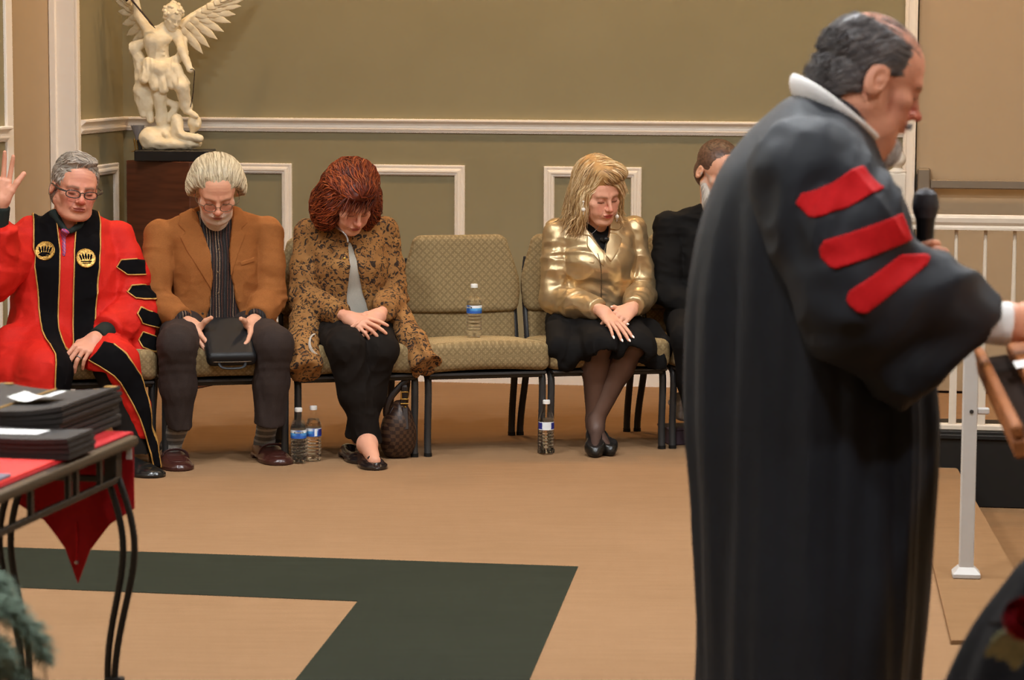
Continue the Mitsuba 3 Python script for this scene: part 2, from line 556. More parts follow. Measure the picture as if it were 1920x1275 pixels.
STEP = -0.15
k0 = G(1790, 878)                                            # foot of the black kerb
tt_ = np.linalg.solve(np.array([d_f[:2], -EX[:2]]).T, (k0 - f1)[:2])
fk = f1 + d_f * tt_[0]
stage = sg.Polygon([tuple(q[:2]) for q in (wl(-.3, ROOM_D, 0), wl(-.3, -.1, 0), wl(ROOM_W + .1, -.1, 0), k0 + EX * ((wl(ROOM_W + .1, 0, 0) - k0) @ EX) - EY * .04, fk - EY * .04, back(f1, d_f, 0.5))])
stage_m = extr(stage, .2); stage_m.apply_translation((0, 0, -.2))
tag(obj('floor', stage_m, 'mat_carpet', smooth=False), 'beige carpeted stage floor', kind='structure')
lowm = slab([wl(-.3, -.3, 0), wl(ROOM_W + .2, -.3, 0), wl(ROOM_W + .2, ROOM_D + .1, 0), wl(-.3, ROOM_D + .1, 0)], STEP - .2, STEP)
tag(obj('floor_lower', lowm, 'mat_carpet_step', smooth=False), 'carpet one step below the stage at its right edge', kind='structure')
pad = [e1, back(e1, d_e, 10.0), back(f1, d_f, 10.0), back(f1, d_f, e1[1] + .02)]
obj('pad', slab(pad, 0, .012), 'mat_carpet_step', 'floor', smooth=False, label='darker carpet strip under the white post')
# green band
a0, a1 = G(0, 1026.5), G(1084, 1063)
b0, b1 = G(0, 1101), G(670.8, 1128)
c1, c2 = G(993, 1275), G(554.2, 1275)
ext = lambda a, b, L: b + (b - a) / np.linalg.norm(b - a) * L
band = [ext(a1, a0, .75), a1, ext(a1, c1, 2.6), ext(b1, c2, 2.6), b1, ext(b1, b0, .72)]
obj('green_band', slab(band, 0, .002), 'mat_carpet_green', 'floor', smooth=False, label='dark green carpet band set into the beige carpet')

# ceiling lamps: recessed round downlights (out of the frame)
mat('mat_lamp_rim', 'e8e4dc', 0.4, 0.4)


def downlight(x, y, color, power, r=.13):
    c = wl(x, y, ROOM_H)
    k = thing('ceiling_downlight', 'round recessed ceiling downlight', 'ceiling light', 'ceiling downlights')
    rim = lathe([(r, -.02), (r + .03, -.02), (r + .035, 0), (r, 0), (r, -.02)], 24)
    obj('rim', moved(rim, t=c), 'mat_lamp_rim', k)
    d = trimesh.creation.cylinder(r * .98, .004, sections=24)
    d.apply_translation(c + np.array([0, 0, -.006]))
    obj('diffuser', d, 'mat_lamp_rim', k, emitter={'type': 'area', 'radiance': {'type': 'rgb', 'value': [power * q for q in color]}})


for x in (.5, 1.9, 3.3, 4.7):
    downlight(x, 1.15, WARM, WARM_POWER)
for y, f in ((4.5, .98), (6.2, 1.0), (9.3, .85)):
    for x in (.9, 3.0, 5.1):
        downlight(x, y, NEUTRAL, NEUTRAL_POWER * f, .17)
# ------------------------------------------------------------------ the row of stacking chairs
FL, FR = G(310.8, 872), G(1239.8, 841.4)                     # first and last front feet of four chairs in the row
E1 = (FR - FL) / np.linalg.norm(FR - FL)                     # along the row to the right
E2 = np.array([E1[1], -E1[0], 0])                            # the way the chairs face (towards the camera)
PITCH_C, LEGW = 0.505, 0.460
SHIFT = [0.0, 0.0055, 0.0105, 0.019, 0.010, 0.010]        # the chairs do not stand quite evenly
CR = np.stack([E1, -E2, EZ], 1)                              # chair frame: x right, y backwards, z up


def corg(i):
    return FL + E1 * (0.22525 + PITCH_C * (i - 1) + SHIFT[i])


def C(i, x, y, z):
    return corg(i) + E1 * x - E2 * y + EZ * z


def CP(i, u, v, y):
    """point on the line of sight through a pixel, at depth y of chair i"""
    return PL(u, v, C(i, 0, y, 0), E2)


def weave(a, b, c):
    def fn(p, n, uv):
        x, y = uv.x * 1, uv.y * 1
        k = 62.0
        s, t = (x + y) * k, (x - y) * k
        cell = dr.abs(dr.sin(s * np.pi)) * dr.abs(dr.sin(t * np.pi))
        row = cell_rand(dr.floor(s), dr.floor(t), 5)
        dots = smoothstep(.62, .9, cell)
        big = dr.abs(dr.sin((x + y) * 31.0 * np.pi)) * dr.abs(dr.sin((x - y) * 31.0 * np.pi))
        base = mix(a, b, smoothstep(.25, .8, big) * .7 + .3 * row)
        base = mix(base, c, dots * (0.25 + .55 * smoothstep(.5, .95, big)))
        return base * (0.9 + 0.2 * mikit.noise(p.x * 600, p.y * 600, p.z * 600))
    return fn


mat('mat_chair_fabric', proc(weave('7a6748', '8d7957', 'b7a27a')), 0.9, 0.1, sheen=0.4)
mat('mat_piping', '6d6450', 0.9, 0.1)
mat('mat_chair_metal', '2c2b2b', 0.42, 0.45)

SEAT_W = 0.486


def cushion(hx, y0, y1, z0, z1, r, front_drop=.0, nx=24):
    """padded seat: superellipse outline, domed top, waterfall front"""
    ny, nz = 26, 5
    def fn(p):
        x, y, z = p[:, 0], p[:, 1], p[:, 2]
        cy, hy = (y0 + y1) / 2, (y1 - y0) / 2
        zz = z - (np.float32(.012) * (1 - (x / hx) ** 2)) + np.float32(.030) * np.clip((y - y0) / (y1 - y0), 0, 1)
        q = np.abs(np.stack([x, y - cy, zz - (z0 + z1) / 2], 1)) - f32([hx - r, hy - r, (z1 - z0) / 2 - r])
        return np.sqrt((np.maximum(q, 0) ** 2).sum(1)) + np.minimum(q.max(1), 0) - np.float32(r)
    return surface_nets(fn, (-hx - .02, y0 - .02, z0 - .05), (hx + .02, y1 + .02, z1 + .03), .0095)


def make_chair_parts():
    p = {}
    seat = cushion(SEAT_W / 2 + .004, -.068, .415, .332, .447, .032)
    p['seat'] = ('seat', seat, 'mat_chair_fabric', seat.vertices[:, 0], seat.vertices[:, 1] * (seat.vertices[:, 2] > .40) - seat.vertices[:, 2])
    # backrest: tapering cushion above a narrower lower panel; it leans back
    lean = math.radians(9)
    prof = [(.46, .215), (.52, .228), (.565, .240), (.61, .246), (.66, .243), (.72, .226), (.78, .206), (.815, .196), (.83, .186)]
    zz, hw = np.array(prof).T

    def back(p_):
        x, y, z = p_[:, 0], p_[:, 1], p_[:, 2]
        yy = y - (.405 + np.tan(lean) * (z - .45)) + .012 * (1 - (x / .24) ** 2)
        w = np.interp(z, zz, hw).astype(np.float32)
        th = np.float32(.030)
        q = np.stack([np.abs(x) - w + .026, np.abs(yy) - th + .024, np.abs(z - (.522 + .836) / 2) - (.836 - .522) / 2 + .026], 1)
        return (np.sqrt((np.maximum(q, 0) ** 2).sum(1)) + np.minimum(q.max(1), 0) - np.float32(.025)) * .9
    b = surface_nets(back, (-.28, .33, .48), (.28, .55, .87), .0095)
    p['backrest'] = ('backrest', b, 'mat_chair_fabric', b.vertices[:, 0], b.vertices[:, 2])

    def low(p_):
        x, y, z = p_[:, 0], p_[:, 1], p_[:, 2]
        yy = y - (.408 + np.tan(lean) * (z - .45))
        q = np.stack([np.abs(x) - .222 + .02, np.abs(yy) - .02 + .018, np.abs(z - .465) - .07 + .018], 1)
        return (np.sqrt((np.maximum(q, 0) ** 2).sum(1)) + np.minimum(q.max(1), 0) - np.float32(.018)) * .9
    lo = surface_nets(low, (-.26, .36, .36), (.26, .47, .54), .0095)
    p['lower_back'] = ('lower_back', lo, 'mat_chair_fabric', lo.vertices[:, 0], lo.vertices[:, 2])
    L = LEGW / 2
    for s in (-1, 1):
        front = spline([(s * L, 0, 0.0), (s * L, -.002, .20), (s * L, -.004, .275), (s * L, .004, .308), (s * L, .03, .322), (s * L, .10, .320)], 26)
        p[f'legf{s}'] = ('leg', tube(front, .0143, 12, up=(1, 0, 0)), 'mat_chair_metal', None, None)
        rear = spline([(s * L, .495, 0.0), (s * (L - .004), .452, .18), (s * (L - .008), .405, .36), (s * (L - .008), .43, .50), (s * (L - .02), .475, .74)], 26)
        p[f'legr{s}'] = ('leg', tube(rear, .0143, 12, up=(1, 0, 0)), 'mat_chair_metal', None, None)
        for q, yq in enumerate((0, .494)):
            p[f'foot{s}{q}'] = ('foot_cap', moved(trimesh.creation.cylinder(.0158, .014, sections=14), t=(s * L, yq, .007)), 'mat_black_paint', None, None)
        p[f'side{s}'] = ('side_rail', tube([(s * (L - .004), .09, .320), (s * (L - .006), .25, .318), (s * (L - .008), .41, .315)], .011, 8), 'mat_chair_metal', None, None)
    p['cross'] = ('cross_bar', bx(-L, L, -.012, .006, .303, .317, .003), 'mat_chair_metal', None, None)
    p['cross2'] = ('cross_bar', bx(-L, L, .36, .385, .285, .312, .003), 'mat_chair_metal', None, None)
    p['pan'] = ('seat_pan', bx(-L - .005, L + .005, -.05, .40, .319, .331, .003), 'mat_chair_metal', None, None)
    return p


_cp = make_chair_parts()
CHAIRS = []
CL = ['sage green padded chair under the man in the red robe', 'sage green padded chair under the white-haired man', 'sage green padded chair under the red-haired woman',
      'empty sage green padded chair in the middle of the row', 'sage green padded chair under the blonde woman in gold', 'sage green padded chair under the bearded man in black']
first = None
for i in range(6):
    k = thing('chair', CL[i], 'chair', 'stacking chairs set in a row')
    Tm = M4(CR, corg(i))
    CHAIRS.append(k)
    if first is None:
        first = {}
        for q, (nm, m, mt, u_, v_) in _cp.items():
            uv = None if u_ is None else np.stack([u_, v_], 1)
            first[q] = obj(nm, m, mt, k, smooth=True if uv is not None else 40, uv=uv, to_world=mi.ScalarTransform4f(Tm.tolist()))
    else:
        for q, (nm, *_) in _cp.items():
            again(nm, first[q], k, Tm)
# ------------------------------------------------------------------ building people
import manifold3d
from scipy.spatial import cKDTree

RNG = np.random.default_rng


def vnoise(p, f, seed=0, oct=2):
    return meshkit.fbm(np.asarray(p) * np.asarray(f), oct, seed).astype(np.float32) * 2 - 1


def sd_loft(p, rows, k=0.02, n=2.0):
    """upright shape of elliptical sections: rows of (z, centre x, centre y, half width, half depth)"""
    from scipy.interpolate import PchipInterpolator
    rows = np.asarray(sorted(rows), float)
    z = p[:, 2]
    q = np.clip(z, rows[0, 0], rows[-1, 0])
    cx, cy, w, dp = PchipInterpolator(rows[:, 0], rows[:, 1:])(q).T.astype(np.float32)
    ax, ay = np.abs(p[:, 0] - cx) / w, np.abs(p[:, 1] - cy) / dp
    if n == 2.0:
        k0 = np.sqrt(ax * ax + ay * ay)
        k1 = np.sqrt((ax / w) ** 2 + (ay / dp) ** 2) + 1e-6
        d = np.where(k0 > .3, k0 * (k0 - 1) / k1, (k0 - 1) * np.minimum(w, dp))
    else:
        d = ((ax ** n + ay ** n) ** (1 / n) - 1) * np.minimum(w, dp)
    return smax(d, np.maximum(z - rows[-1, 0], rows[0, 0] - z), k)


def folds(v, f, amp, seed=0):
    """soft creases: ridged noise, f = its frequency along each axis"""
    n = meshkit.noise(v * np.asarray(f, float) + 2.2 * (meshkit.noise(v * 7.0, seed + 9)[:, None] - .5), seed).astype(np.float32)
    return amp * (1 - 2 * np.abs(2 * n - 1))


def grad(fn, v, e=.004):
    v = np.asarray(v)
    g = np.stack([fn(np.asfortranarray(v + np.eye(3)[k] * e, np.float32)) - fn(np.asfortranarray(v - np.eye(3)[k] * e, np.float32)) for k in range(3)], 1)
    return g / (np.linalg.norm(g, axis=1, keepdims=True) + 1e-9)


def wrinkled(m, fn, wr):
    """a piece lying on a garment, moved with the garment's creases"""
    return trimesh.Trimesh(m.vertices + grad(fn, m.vertices) * wr(m.vertices)[:, None], m.faces, process=False)


def to_man(m):
    q = manifold3d.Manifold(manifold3d.Mesh(np.asarray(m.vertices, np.float32), np.asarray(m.faces, np.uint32)))
    if q.status() != manifold3d.Error.NoError:
        raise ValueError(str(q.status()))
    return q


def union(*ms):
    try:
        q = to_man(ms[0])
        for m in ms[1:]:
            q = q + to_man(m)
        o = q.to_mesh()
        return trimesh.Trimesh(o.vert_properties[:, :3], o.tri_verts, process=False)
    except Exception as e:
        print('union fell back:', e)
        return cat(*ms)


def head_sdf(o, neck=None, neck_r=.055):
    """a head looking along -y, x to the viewer's right, centre between the ears; o: options"""
    W = o.get('w', 1.0); jw = o.get('jaw', 1.0); ns = o.get('nose', 1.0); ck = o.get('cheek', 1.0); lipf = o.get('lips', 1.0); chin = o.get('chin', 1.0); jz = o.get('len', 1.0)

    def fn(p):
        p = p.copy()
        x = np.abs(p[:, 0]) / W
        z = p[:, 2].copy()
        z = np.where(z < 0, z / jz, z)
        s = np.stack([x, p[:, 1], z], 1).astype(np.float32)
        d = sd_ell(s, (0, .018, .036), (.077, .097, .084))
        d = su(d, sd_ell(s, (0, -.028, .028), (.066, .060, .070)), .02)                 # forehead
        d = su(d, sd_ell(s, (0, -.036, -.040), (.056, .052, .068)), .025)               # face
        d = su(d, sd_cap(s, (.050 * jw, .002, -.052), (.026 * jw, -.062, -.090), .022, .019), .022)   # jaw line
        d = su(d, sd_ell(s, (0, -.072, -.094), (.024 * chin, .020, .018 * chin)), .018)
        d = su(d, sd_ell(s, (.046, -.056, -.018), (.022 * ck, .022, .018)), .018)       # cheekbone
        d = su(d, sd_ell(s, (.034, -.062, -.048), (.022 * ck, .022 * ck, .024)), .02)   # cheek
        d = su(d, sd_cap(s, (.010, -.086, .022), (.042, -.070, .022), .010, .010), .014)  # brow
        d = smax(d, -sd_ell(s, (.032, -.100, .003), (.018, .016, .012)), .012)          # eye socket
        d = su(d, sd_ell(s, (.0315, -.0735, .002), (.0150, .0140, .0125)), .004)        # closed lid
        d = smax(d, -sd_cap(s, (.019, -.0885, -.0045), (.044, -.0825, -.0040), .0010, .0010), .002)   # lash line
        d = su(d, sd_cap(s, (0, -.086, .014), (0, -.104 - .006 * ns, -.022), .0075, .0095 * ns), .010)
        d = su(d, sd_ell(s, (0, -.108 - .006 * ns, -.026), (.0115 * ns, .0115, .0105 * ns)), .006)
        d = su(d, sd_ell(s, (0, -.092, -.032), (.014, .014, .011)), .006)
        d = su(d, sd_ell(s, (.0125 * ns, -.100, -.030), (.0085, .0105, .0080)), .005)
        d = smax(d, -sd_ell(s, (.0065, -.107, -.0385), (.0030, .0042, .0026)), .002)
        d = smax(d, -sd_cap(s, (.020, -.098, -.034), (.034, -.086, -.062), .0016, .0016), .008)      # fold beside the mouth
        d = su(d, sd_ell(s, (0, -.084, -.056), (.030, .016, .018)), .012)               # muzzle
        d = su(d, sd_ell(s, (.007, -.0985, -.0535), (.0165, .0055, .0042 * lipf)), .004)
        d = su(d, sd_ell(s, (0, -.0965, -.0632), (.0185, .0065, .0052 * lipf)), .004)
        d = smax(d, -sd_cap(s, (0, -.1045, -.0582), (.0225, -.0935, -.0590), .0013, .0011), .0025)
        d = smax(d, -sd_cap(s, (0, -.098, -.0755), (.012, -.095, -.0755), .003, .003), .008)
        er = o.get('ear', 1.0)
        e = sd_ell(s, (.081, .016, -.004), (.0085, .0190 * er, .031 * er), roty(-.20) @ rotx(.15))    # ear
        e = smax(e, -sd_ell(s, (.0885, .011, .000), (.0065, .0105 * er, .0185 * er)), .003)
        e = su(e, sd_ell(s, (.084, .009, -.006), (.004, .006, .008)), .004)
        d = su(d, e, .006)
        if o.get('jowl'):
            d = su(d, sd_ell(s, (.030, -.042, -.082), (.03, .03, .022)), .02)
        d = d * np.float32(.9)
        if neck is not None:
            for q in neck:
                d = su(d, sd_cap(p, q[0], q[1], q[2], q[3]), .025)
        return d
    return fn


def head_color(p, o):
    """skin colours by place on the head"""
    skin = lin(o.get('skin', 'd3a188')); red = lin(o.get('red', 'bf7562')); lip = lin(o.get('lip', 'a8584e')); brow = lin(o.get('brow', '8a7a6a'))
    x, y, z = np.abs(p[:, 0]) / o.get('w', 1.0), p[:, 1], p[:, 2]
    z = np.where(z < 0, z / o.get('len', 1.0), z)
    C_ = np.repeat(skin[None], len(p), 0)
    blend = lambda C0, c, m: C0 * (1 - m[:, None]) + np.asarray(c)[None] * m[:, None]
    g = lambda cx, cz, rx, rz: np.exp(-(((x - cx) / rx) ** 2 + ((z - cz) / rz) ** 2)) * (y < -.03)
    mott = .5 + .5 * vnoise(p, 60, 3)
    C_ = blend(C_, red, np.clip(.55 * g(.038, -.03, .022, .022) + .7 * g(0, -.026, .014, .016) + .25 * g(0, .04, .05, .03) + .18 * mott, 0, 1) * o.get('ruddy', 1.0))
    front = (y < -.075)
    C_ = blend(C_, lip, np.clip(1.3 * np.exp(-((x / .019) ** 4 + ((z + .0585) / .0085) ** 4)), 0, 1) * (y < -.082))
    C_ = blend(C_, red * .55, np.clip(np.exp(-(((z + .0585) / .0016) ** 2)) * (x < .022) * (y < -.088), 0, 1))
    C_ = blend(C_, red * .55, .62 * np.exp(-(((x - .032) / .020) ** 2 + ((z - .004) / .012) ** 2)) * (y < -.05))
    C_ = blend(C_, lin(o.get('lash', '4a3a34')), .95 * np.exp(-(((z + .0048) / .0025) ** 2)) * (x > .017) * (x < .047) * (y < -.06))
    bz = .021 + .10 * np.clip(x - .02, 0, .02) - .35 * np.clip(x - .036, 0, .1)
    C_ = blend(C_, brow, o.get('brow_a', .8) * np.exp(-(((z - bz) / .0048) ** 2)) * (x > .011) * (x < .053) * (y < -.05) * (.6 + .4 * mott))
    C_ = blend(C_, red * .6, .35 * np.exp(-(((z - .010 - .05 * (x - .03)) / .0016) ** 2)) * (x > .018) * (x < .047) * (y < -.06))
    C_ = blend(C_, red * .62, .45 * np.exp(-((x - (.021 + (-.034 - z) * .45)) / .0026) ** 2) * (z < -.034) * (z > -.066) * (y < -.07))
    for zz_ in (.052, .064, .075):
        C_ = blend(C_, red * .75, o.get('lines', .22) * np.exp(-((z - zz_ - .004 * np.cos(x * 60)) / .0016) ** 2) * (x < .045) * (y < -.05))
    if 'beard' in o:
        b = lin(o['beard'])
        m = np.clip((-.040 - z) / .012, 0, 1) * (y < .02) * (1 - np.exp(-((x / .021) ** 4 + ((z + .0585) / .0095) ** 4)))
        m = np.maximum(m, np.clip(1 - np.abs(z + .044) / .007, 0, 1) * (x < .026) * (y < -.07))
        m = np.maximum(m, np.clip((x - .058) / .012, 0, 1) * (z < .0) * (y < -.0) * (y > -.06))
        C_ = blend(C_, b, np.clip(m, 0, 1) * (.55 + .45 * mott) * o.get('beard_a', .9))
    return C_


def hand_sdf(wrist, d, n, side, curl=(20, 25, 15), spread=6, thumb=(.055, .03, -.01), thumb2=None, size=1.0, forearm=None, curls=None, rw=.026):
    """a hand: wrist point, direction of the fingers, normal of the back of the hand, side = +1 if the thumb lies along d x n.
    curls: per finger (knuckle, middle, end) degrees towards the palm; thumb: its tip in (along the thumb side, along d, towards the palm)"""
    d = np.asarray(d, float); d /= np.linalg.norm(d)
    n = np.asarray(n, float); n -= d * (n @ d); n /= np.linalg.norm(n)
    t = np.cross(d, n) * side
    S = size
    at = lambda a, b, c: np.asarray(wrist) + (t * a + d * b - n * c) * S        # thumb side, along, palm side
    bones = []
    knuck = [(.030, .088), (.010, .093), (-.011, .089), (-.030, .080)]
    lens = [(.042, .026, .020), (.046, .029, .021), (.042, .027, .020), (.033, .020, .018)]
    rad = [.0092, .0095, .0090, .0078]
    tips = []
    for k in range(4):
        a, b = knuck[k]
        cu = (curls[k] if curls is not None else curl)
        ang = 0.0
        sp = math.radians(spread) * (1.5 - k)
        base = at(a, b, .002)
        dd0 = d * math.cos(sp) + t * math.sin(sp)
        q = base
        r = rad[k] * S
        for j in range(3):
            ang += math.radians(cu[j])
            dd = dd0 * math.cos(ang) - n * math.sin(ang)
            q2 = q + dd * lens[k][j] * S
            bones.append((q, q2, r, r * (.93 if j < 2 else .82)))
            r *= .93
            q = q2
        tips.append((q, dd, -n * math.cos(ang) * -1 - dd0 * math.sin(ang) * -1))
    palm = [(at(.028, .084, .004), at(-.028, .078, .004)), ]
    th0, th1 = at(.020, .018, .010), at(.040, .050, .014)
    tt = np.asarray(thumb, float)
    tip = at(*tt)
    mid = at(*thumb2) if thumb2 is not None else (th1 + tip) / 2 + t * .004 * S
    tb = [(th0, th1, .0150 * S, .0125 * S), (th1, mid, .0118 * S, .0108 * S), (mid, tip, .0108 * S, .0088 * S)]

    def fn(p):
        e = sd_cap(p, at(.012, .012, .004), at(.027, .080, .004), .018 * S, .0125 * S)
        e = su(e, sd_cap(p, at(.002, .010, .004), at(.006, .085, .003), .019 * S, .0130 * S), .012)
        e = su(e, sd_cap(p, at(-.010, .012, .004), at(-.012, .080, .003), .019 * S, .0125 * S), .012)
        e = su(e, sd_cap(p, at(-.014, .014, .006), at(-.028, .072, .004), .017 * S, .0115 * S), .012)
        e = su(e, sd_cap(p, at(.022, .022, .014), at(.034, .050, .014), .016 * S, .012 * S), .014)
        for q in tb:
            e = su(e, sd_cap(p, *q), .006)
        fg = None
        for q in bones:
            c = sd_cap(p, *q)
            fg = c if fg is None else np.minimum(fg, c)
        e = su(e, fg, .006)
        if forearm is not None:
            e = su(e, sd_cap(p, np.asarray(wrist) + d * .012, forearm, rw * S, (rw + .006) * S), .02)
        return e
    pts = np.array([b for q in bones + tb for b in (q[0], q[1])] + [np.asarray(wrist)] + ([forearm] if forearm is not None else []))
    fn.lo, fn.hi = pts.min(0) - .035, pts.max(0) + .035
    fn.tips, fn.thumbtip, fn.frame = tips, (tip, (tip - mid) / (np.linalg.norm(tip - mid) + 1e-9)), (t, d, n)
    fn.bones = bones
    return fn


def shoe_sdf(L=.285, W=.100, H=.075, heel=.022, toe=.045, low=False):
    """a shoe with its heel at the origin, toe along -y, sole on z = 0"""
    def fn(p):
        x, y, z = p[:, 0], -p[:, 1], p[:, 2]
        t = np.clip(y / L, 0, 1)
        w = (W / 2) * (.70 + .42 * np.sin(np.clip(t * 1.08 + .08, 0, 1) * np.pi * .62) ** 1.2) * np.sqrt(np.clip(1 - np.clip((t - .72) / .285, 0, 1) ** 2.6, 0.02, 1)) * np.sqrt(np.clip(1 - np.clip((.10 - t) / .13, 0, 1) ** 2, 0.05, 1))
        top = toe * .55 + (H - toe * .55) * np.clip(1 - t / .78, 0, 1) ** .75 + .008 * np.sin(np.clip((t - .55) / .45, 0, 1) * np.pi)
        top = np.where(t < .22, top - .010 * (1 - t / .22), top)
        k = np.sqrt((x / np.maximum(w, .004)) ** 2)
        dome = top * np.sqrt(np.clip(1 - np.clip(k, 0, 1) ** 3.2 * .82, 0.02, 1))
        ups = smax(np.maximum(np.abs(x) - w, np.maximum(y - L, -y)), np.maximum(z - dome, .010 - z), .008)
        ww = w + .004
        so = np.maximum(np.maximum(np.abs(x) - ww, np.maximum(y - L - .004, -y - .003)), np.maximum(z - .016, -z))
        arch = np.maximum(np.maximum(np.abs(t - .40) * L - .045, z - .012), -1.0)
        so = smax(so, -arch, .002)
        return su(ups, so, .003).astype(np.float32) * .7
    fn.lo, fn.hi = np.array([-W, -L - .03, -.01]), np.array([W, .03, H + .03])
    return fn


def frame_dir(d):
    """rotation about z that turns -y to the horizontal direction d"""
    return rotz(math.atan2(d[0], -d[1]))


def locks(base, roots, flow, n_steps=10, length=.06, width=.0045, lift=.004, curl=0.0, seed=0, thick=.5, taper=.25, follow=1.0, spread=.25, sides=5, gravity=0.0, lens=None):
    """tapered strands that run over a hair volume along flow(p): (mesh, one random number per vertex, share of the length per vertex)"""
    r = RNG(seed)
    N = len(roots)
    tree = cKDTree(base.vertices); nrm = vnormals(base)
    p = np.array(roots, float)
    L = length * r.uniform(.7, 1.25, N) if lens is None else lens
    ph = r.uniform(0, 6.28, N)
    path = [p.copy()]
    jit = r.normal(0, spread, (N, 3))
    norms = []
    for k in range(n_steps):
        _, i = tree.query(p)
        n = nrm[i]; norms.append(n)
        f = flow(p) + jit
        f /= np.linalg.norm(f, axis=1, keepdims=True) + 1e-9
        f = f - n * (f * n).sum(1, keepdims=True) * follow
        f /= np.linalg.norm(f, axis=1, keepdims=True) + 1e-9
        side = np.cross(n, f)
        t = k / n_steps
        f = f + side * (curl * np.sin(ph + t * 7.0))[:, None] + np.array([0, 0, -gravity * t])
        p = p + f * (L / n_steps)[:, None]
        if follow > 0:
            _, i = tree.query(p)
            hh = lift * np.sin(min(1, t * 1.3 + .15) * np.pi * .75)
            want = base.vertices[i] + nrm[i] * hh
            off = ((p - base.vertices[i]) * nrm[i]).sum(1, keepdims=True)
            p = p + nrm[i] * (hh - off) * follow
        path.append(p.copy())
    norms.append(norms[-1])
    path, norms = np.array(path), np.array(norms)
    T = np.gradient(path, axis=0); T /= np.linalg.norm(T, axis=2, keepdims=True) + 1e-9
    B = np.cross(T, norms); B /= np.linalg.norm(B, axis=2, keepdims=True) + 1e-9
    Nn = np.cross(B, T)
    K = n_steps + 1
    tt = np.linspace(0, 1, K)[:, None]
    wd = width * r.uniform(.6, 1.4, N)[None] * np.sqrt(np.clip(np.minimum((tt + .08) / .2, 1), 0, 1)) * (1 - (1 - taper) * tt ** 2.0)
    a = np.linspace(0, 2 * np.pi, sides, endpoint=False)
    V = path[:, :, None, :] + wd[:, :, None, None] * (np.cos(a)[None, None, :, None] * B[:, :, None, :] + thick * np.sin(a)[None, None, :, None] * Nn[:, :, None, :])
    idx = np.arange(K * N * sides).reshape(K, N, sides)
    A, Bq = idx[:-1], idx[1:]
    A2, B2 = np.roll(A, -1, 2), np.roll(Bq, -1, 2)
    Fc = np.concatenate([np.stack([A, A2, B2], -1).reshape(-1, 3), np.stack([A, B2, Bq], -1).reshape(-1, 3)])
    rnd = np.broadcast_to(r.random(N)[None, :, None], (K, N, sides)).ravel()
    tv = np.broadcast_to(tt[:, :, None], (K, N, sides)).ravel()
    return trimesh.Trimesh(V.reshape(-1, 3), Fc, process=False), rnd, tv


def ramp(cols, t):
    cols = np.array([lin(c) for c in cols]); t = np.clip(t, 0, 1) * (len(cols) - 1)
    i = np.minimum(t.astype(int), len(cols) - 2); f = (t - i)[:, None]
    return cols[i] * (1 - f) + cols[i + 1] * f


VC = {'type': 'mesh_attribute', 'name': 'vertex_color'}
mat('mat_skin', VC, 0.48, 0.35, sheen=0.15)
mat('mat_hair', VC, 0.42, 0.35)
mat('mat_cloth_vc', VC, 0.85, 0.15, sheen=0.35)

def tweed(a, b):
    return proc(lambda p, n, uv: mix(a, b, .6 * noise(p.x * 500, p.y * 500, p.z * 500) + .4 * fbm(p.x * 30, p.y * 30, p.z * 30)))
mat('mat_shoe_brown', '3a1a14', 0.22, 0.5, clearcoat=0.6)
mat('mat_shoe_black', '121110', 0.22, 0.5, clearcoat=0.6)
mat('mat_gold', 'c9a050', 0.25, 0.5, 0.9)
mat('mat_silver', 'b9b9bc', 0.25, 0.5, 0.9)
mat('mat_trousers_black', tweed('15110f', '1f1a17'), 0.85, 0.12, sheen=0.2)
mat('mat_black_plastic', '121213', 0.4, 0.4)


class Person:
    """one seated or standing figure: everything is modelled in a frame of its own and then put in its place"""
    def __init__(s, key, R, o):
        s.key, s.Rw, s.o = key, np.asarray(R), np.asarray(o)
        s.size, s.at = 1.0, None

    def w(s, m):
        return moved(m, s.Rw * s.size, s.o if s.at is None else s.at)

    def J(s, u, v, y):
        """local point seen at a pixel, at local depth y"""
        n = s.Rw[:, 1]
        return s.Rw.T @ (PL(u, v, s.o + n * y, n) - s.o)

    def add(s, name, m, mt, color=None, smooth=True, parent=None, label=None, uv=None, **kw):
        if color is not None and np.ndim(color) == 1:
            color = np.repeat(np.asarray(color)[None], len(m.vertices), 0)
        return obj(name, s.w(m), mt, parent or s.key, smooth=smooth, color=color, label=label, uv=uv, **kw)


def side_of(d, n, hint):
    return 1 if np.cross(d, n) @ np.asarray(hint, float) > 0 else -1


def body_mesh(head, hands, core, extra=()):
    """one skin: head (fn, pose), hands and a core of bones (a, b, r1, r2) under the clothes, joined"""
    hf, Rh, th, sc = head
    m = surface_nets(hf, (-.13, -.15, -.26), (.13, .15, .15), .0029)
    m = moved(trimesh.Trimesh(m.vertices * sc, m.faces, process=False), Rh, th)
    hs = []
    for h in hands:
        hs.append(largest(surface_nets(h, h.lo, h.hi, .0027)))
    pts = np.array([q for b in core for q in b[:2]], float)

    def cf(p):
        d = None
        for b in core:
            e = sd_cap(p, *b)
            d = e if d is None else su(d, e, .03)
        return d
    c = surface_nets(cf, pts.min(0) - .16, pts.max(0) + .16, .012)
    return union(m, *hs, c, *extra), m, hs


def skin_colors(m, Rh, th, sc, o, reach=.17):
    """head colours near the head, plain mottled skin elsewhere"""
    q = ((m.vertices - th) @ Rh) / sc
    C_ = head_color(q, o)
    far = np.linalg.norm(q - np.array([0, -.01, -.01]), axis=1) > reach
    base = lin(o.get('hand', o.get('skin', 'd3a188'))); red = lin(o.get('red', 'bf7562'))
    mt = (.5 + .5 * vnoise(m.vertices, 45, 7))[:, None] * .5
    C_[far] = (base * (1 - mt) + (base * .6 + red * .4) * mt)[far]
    return C_


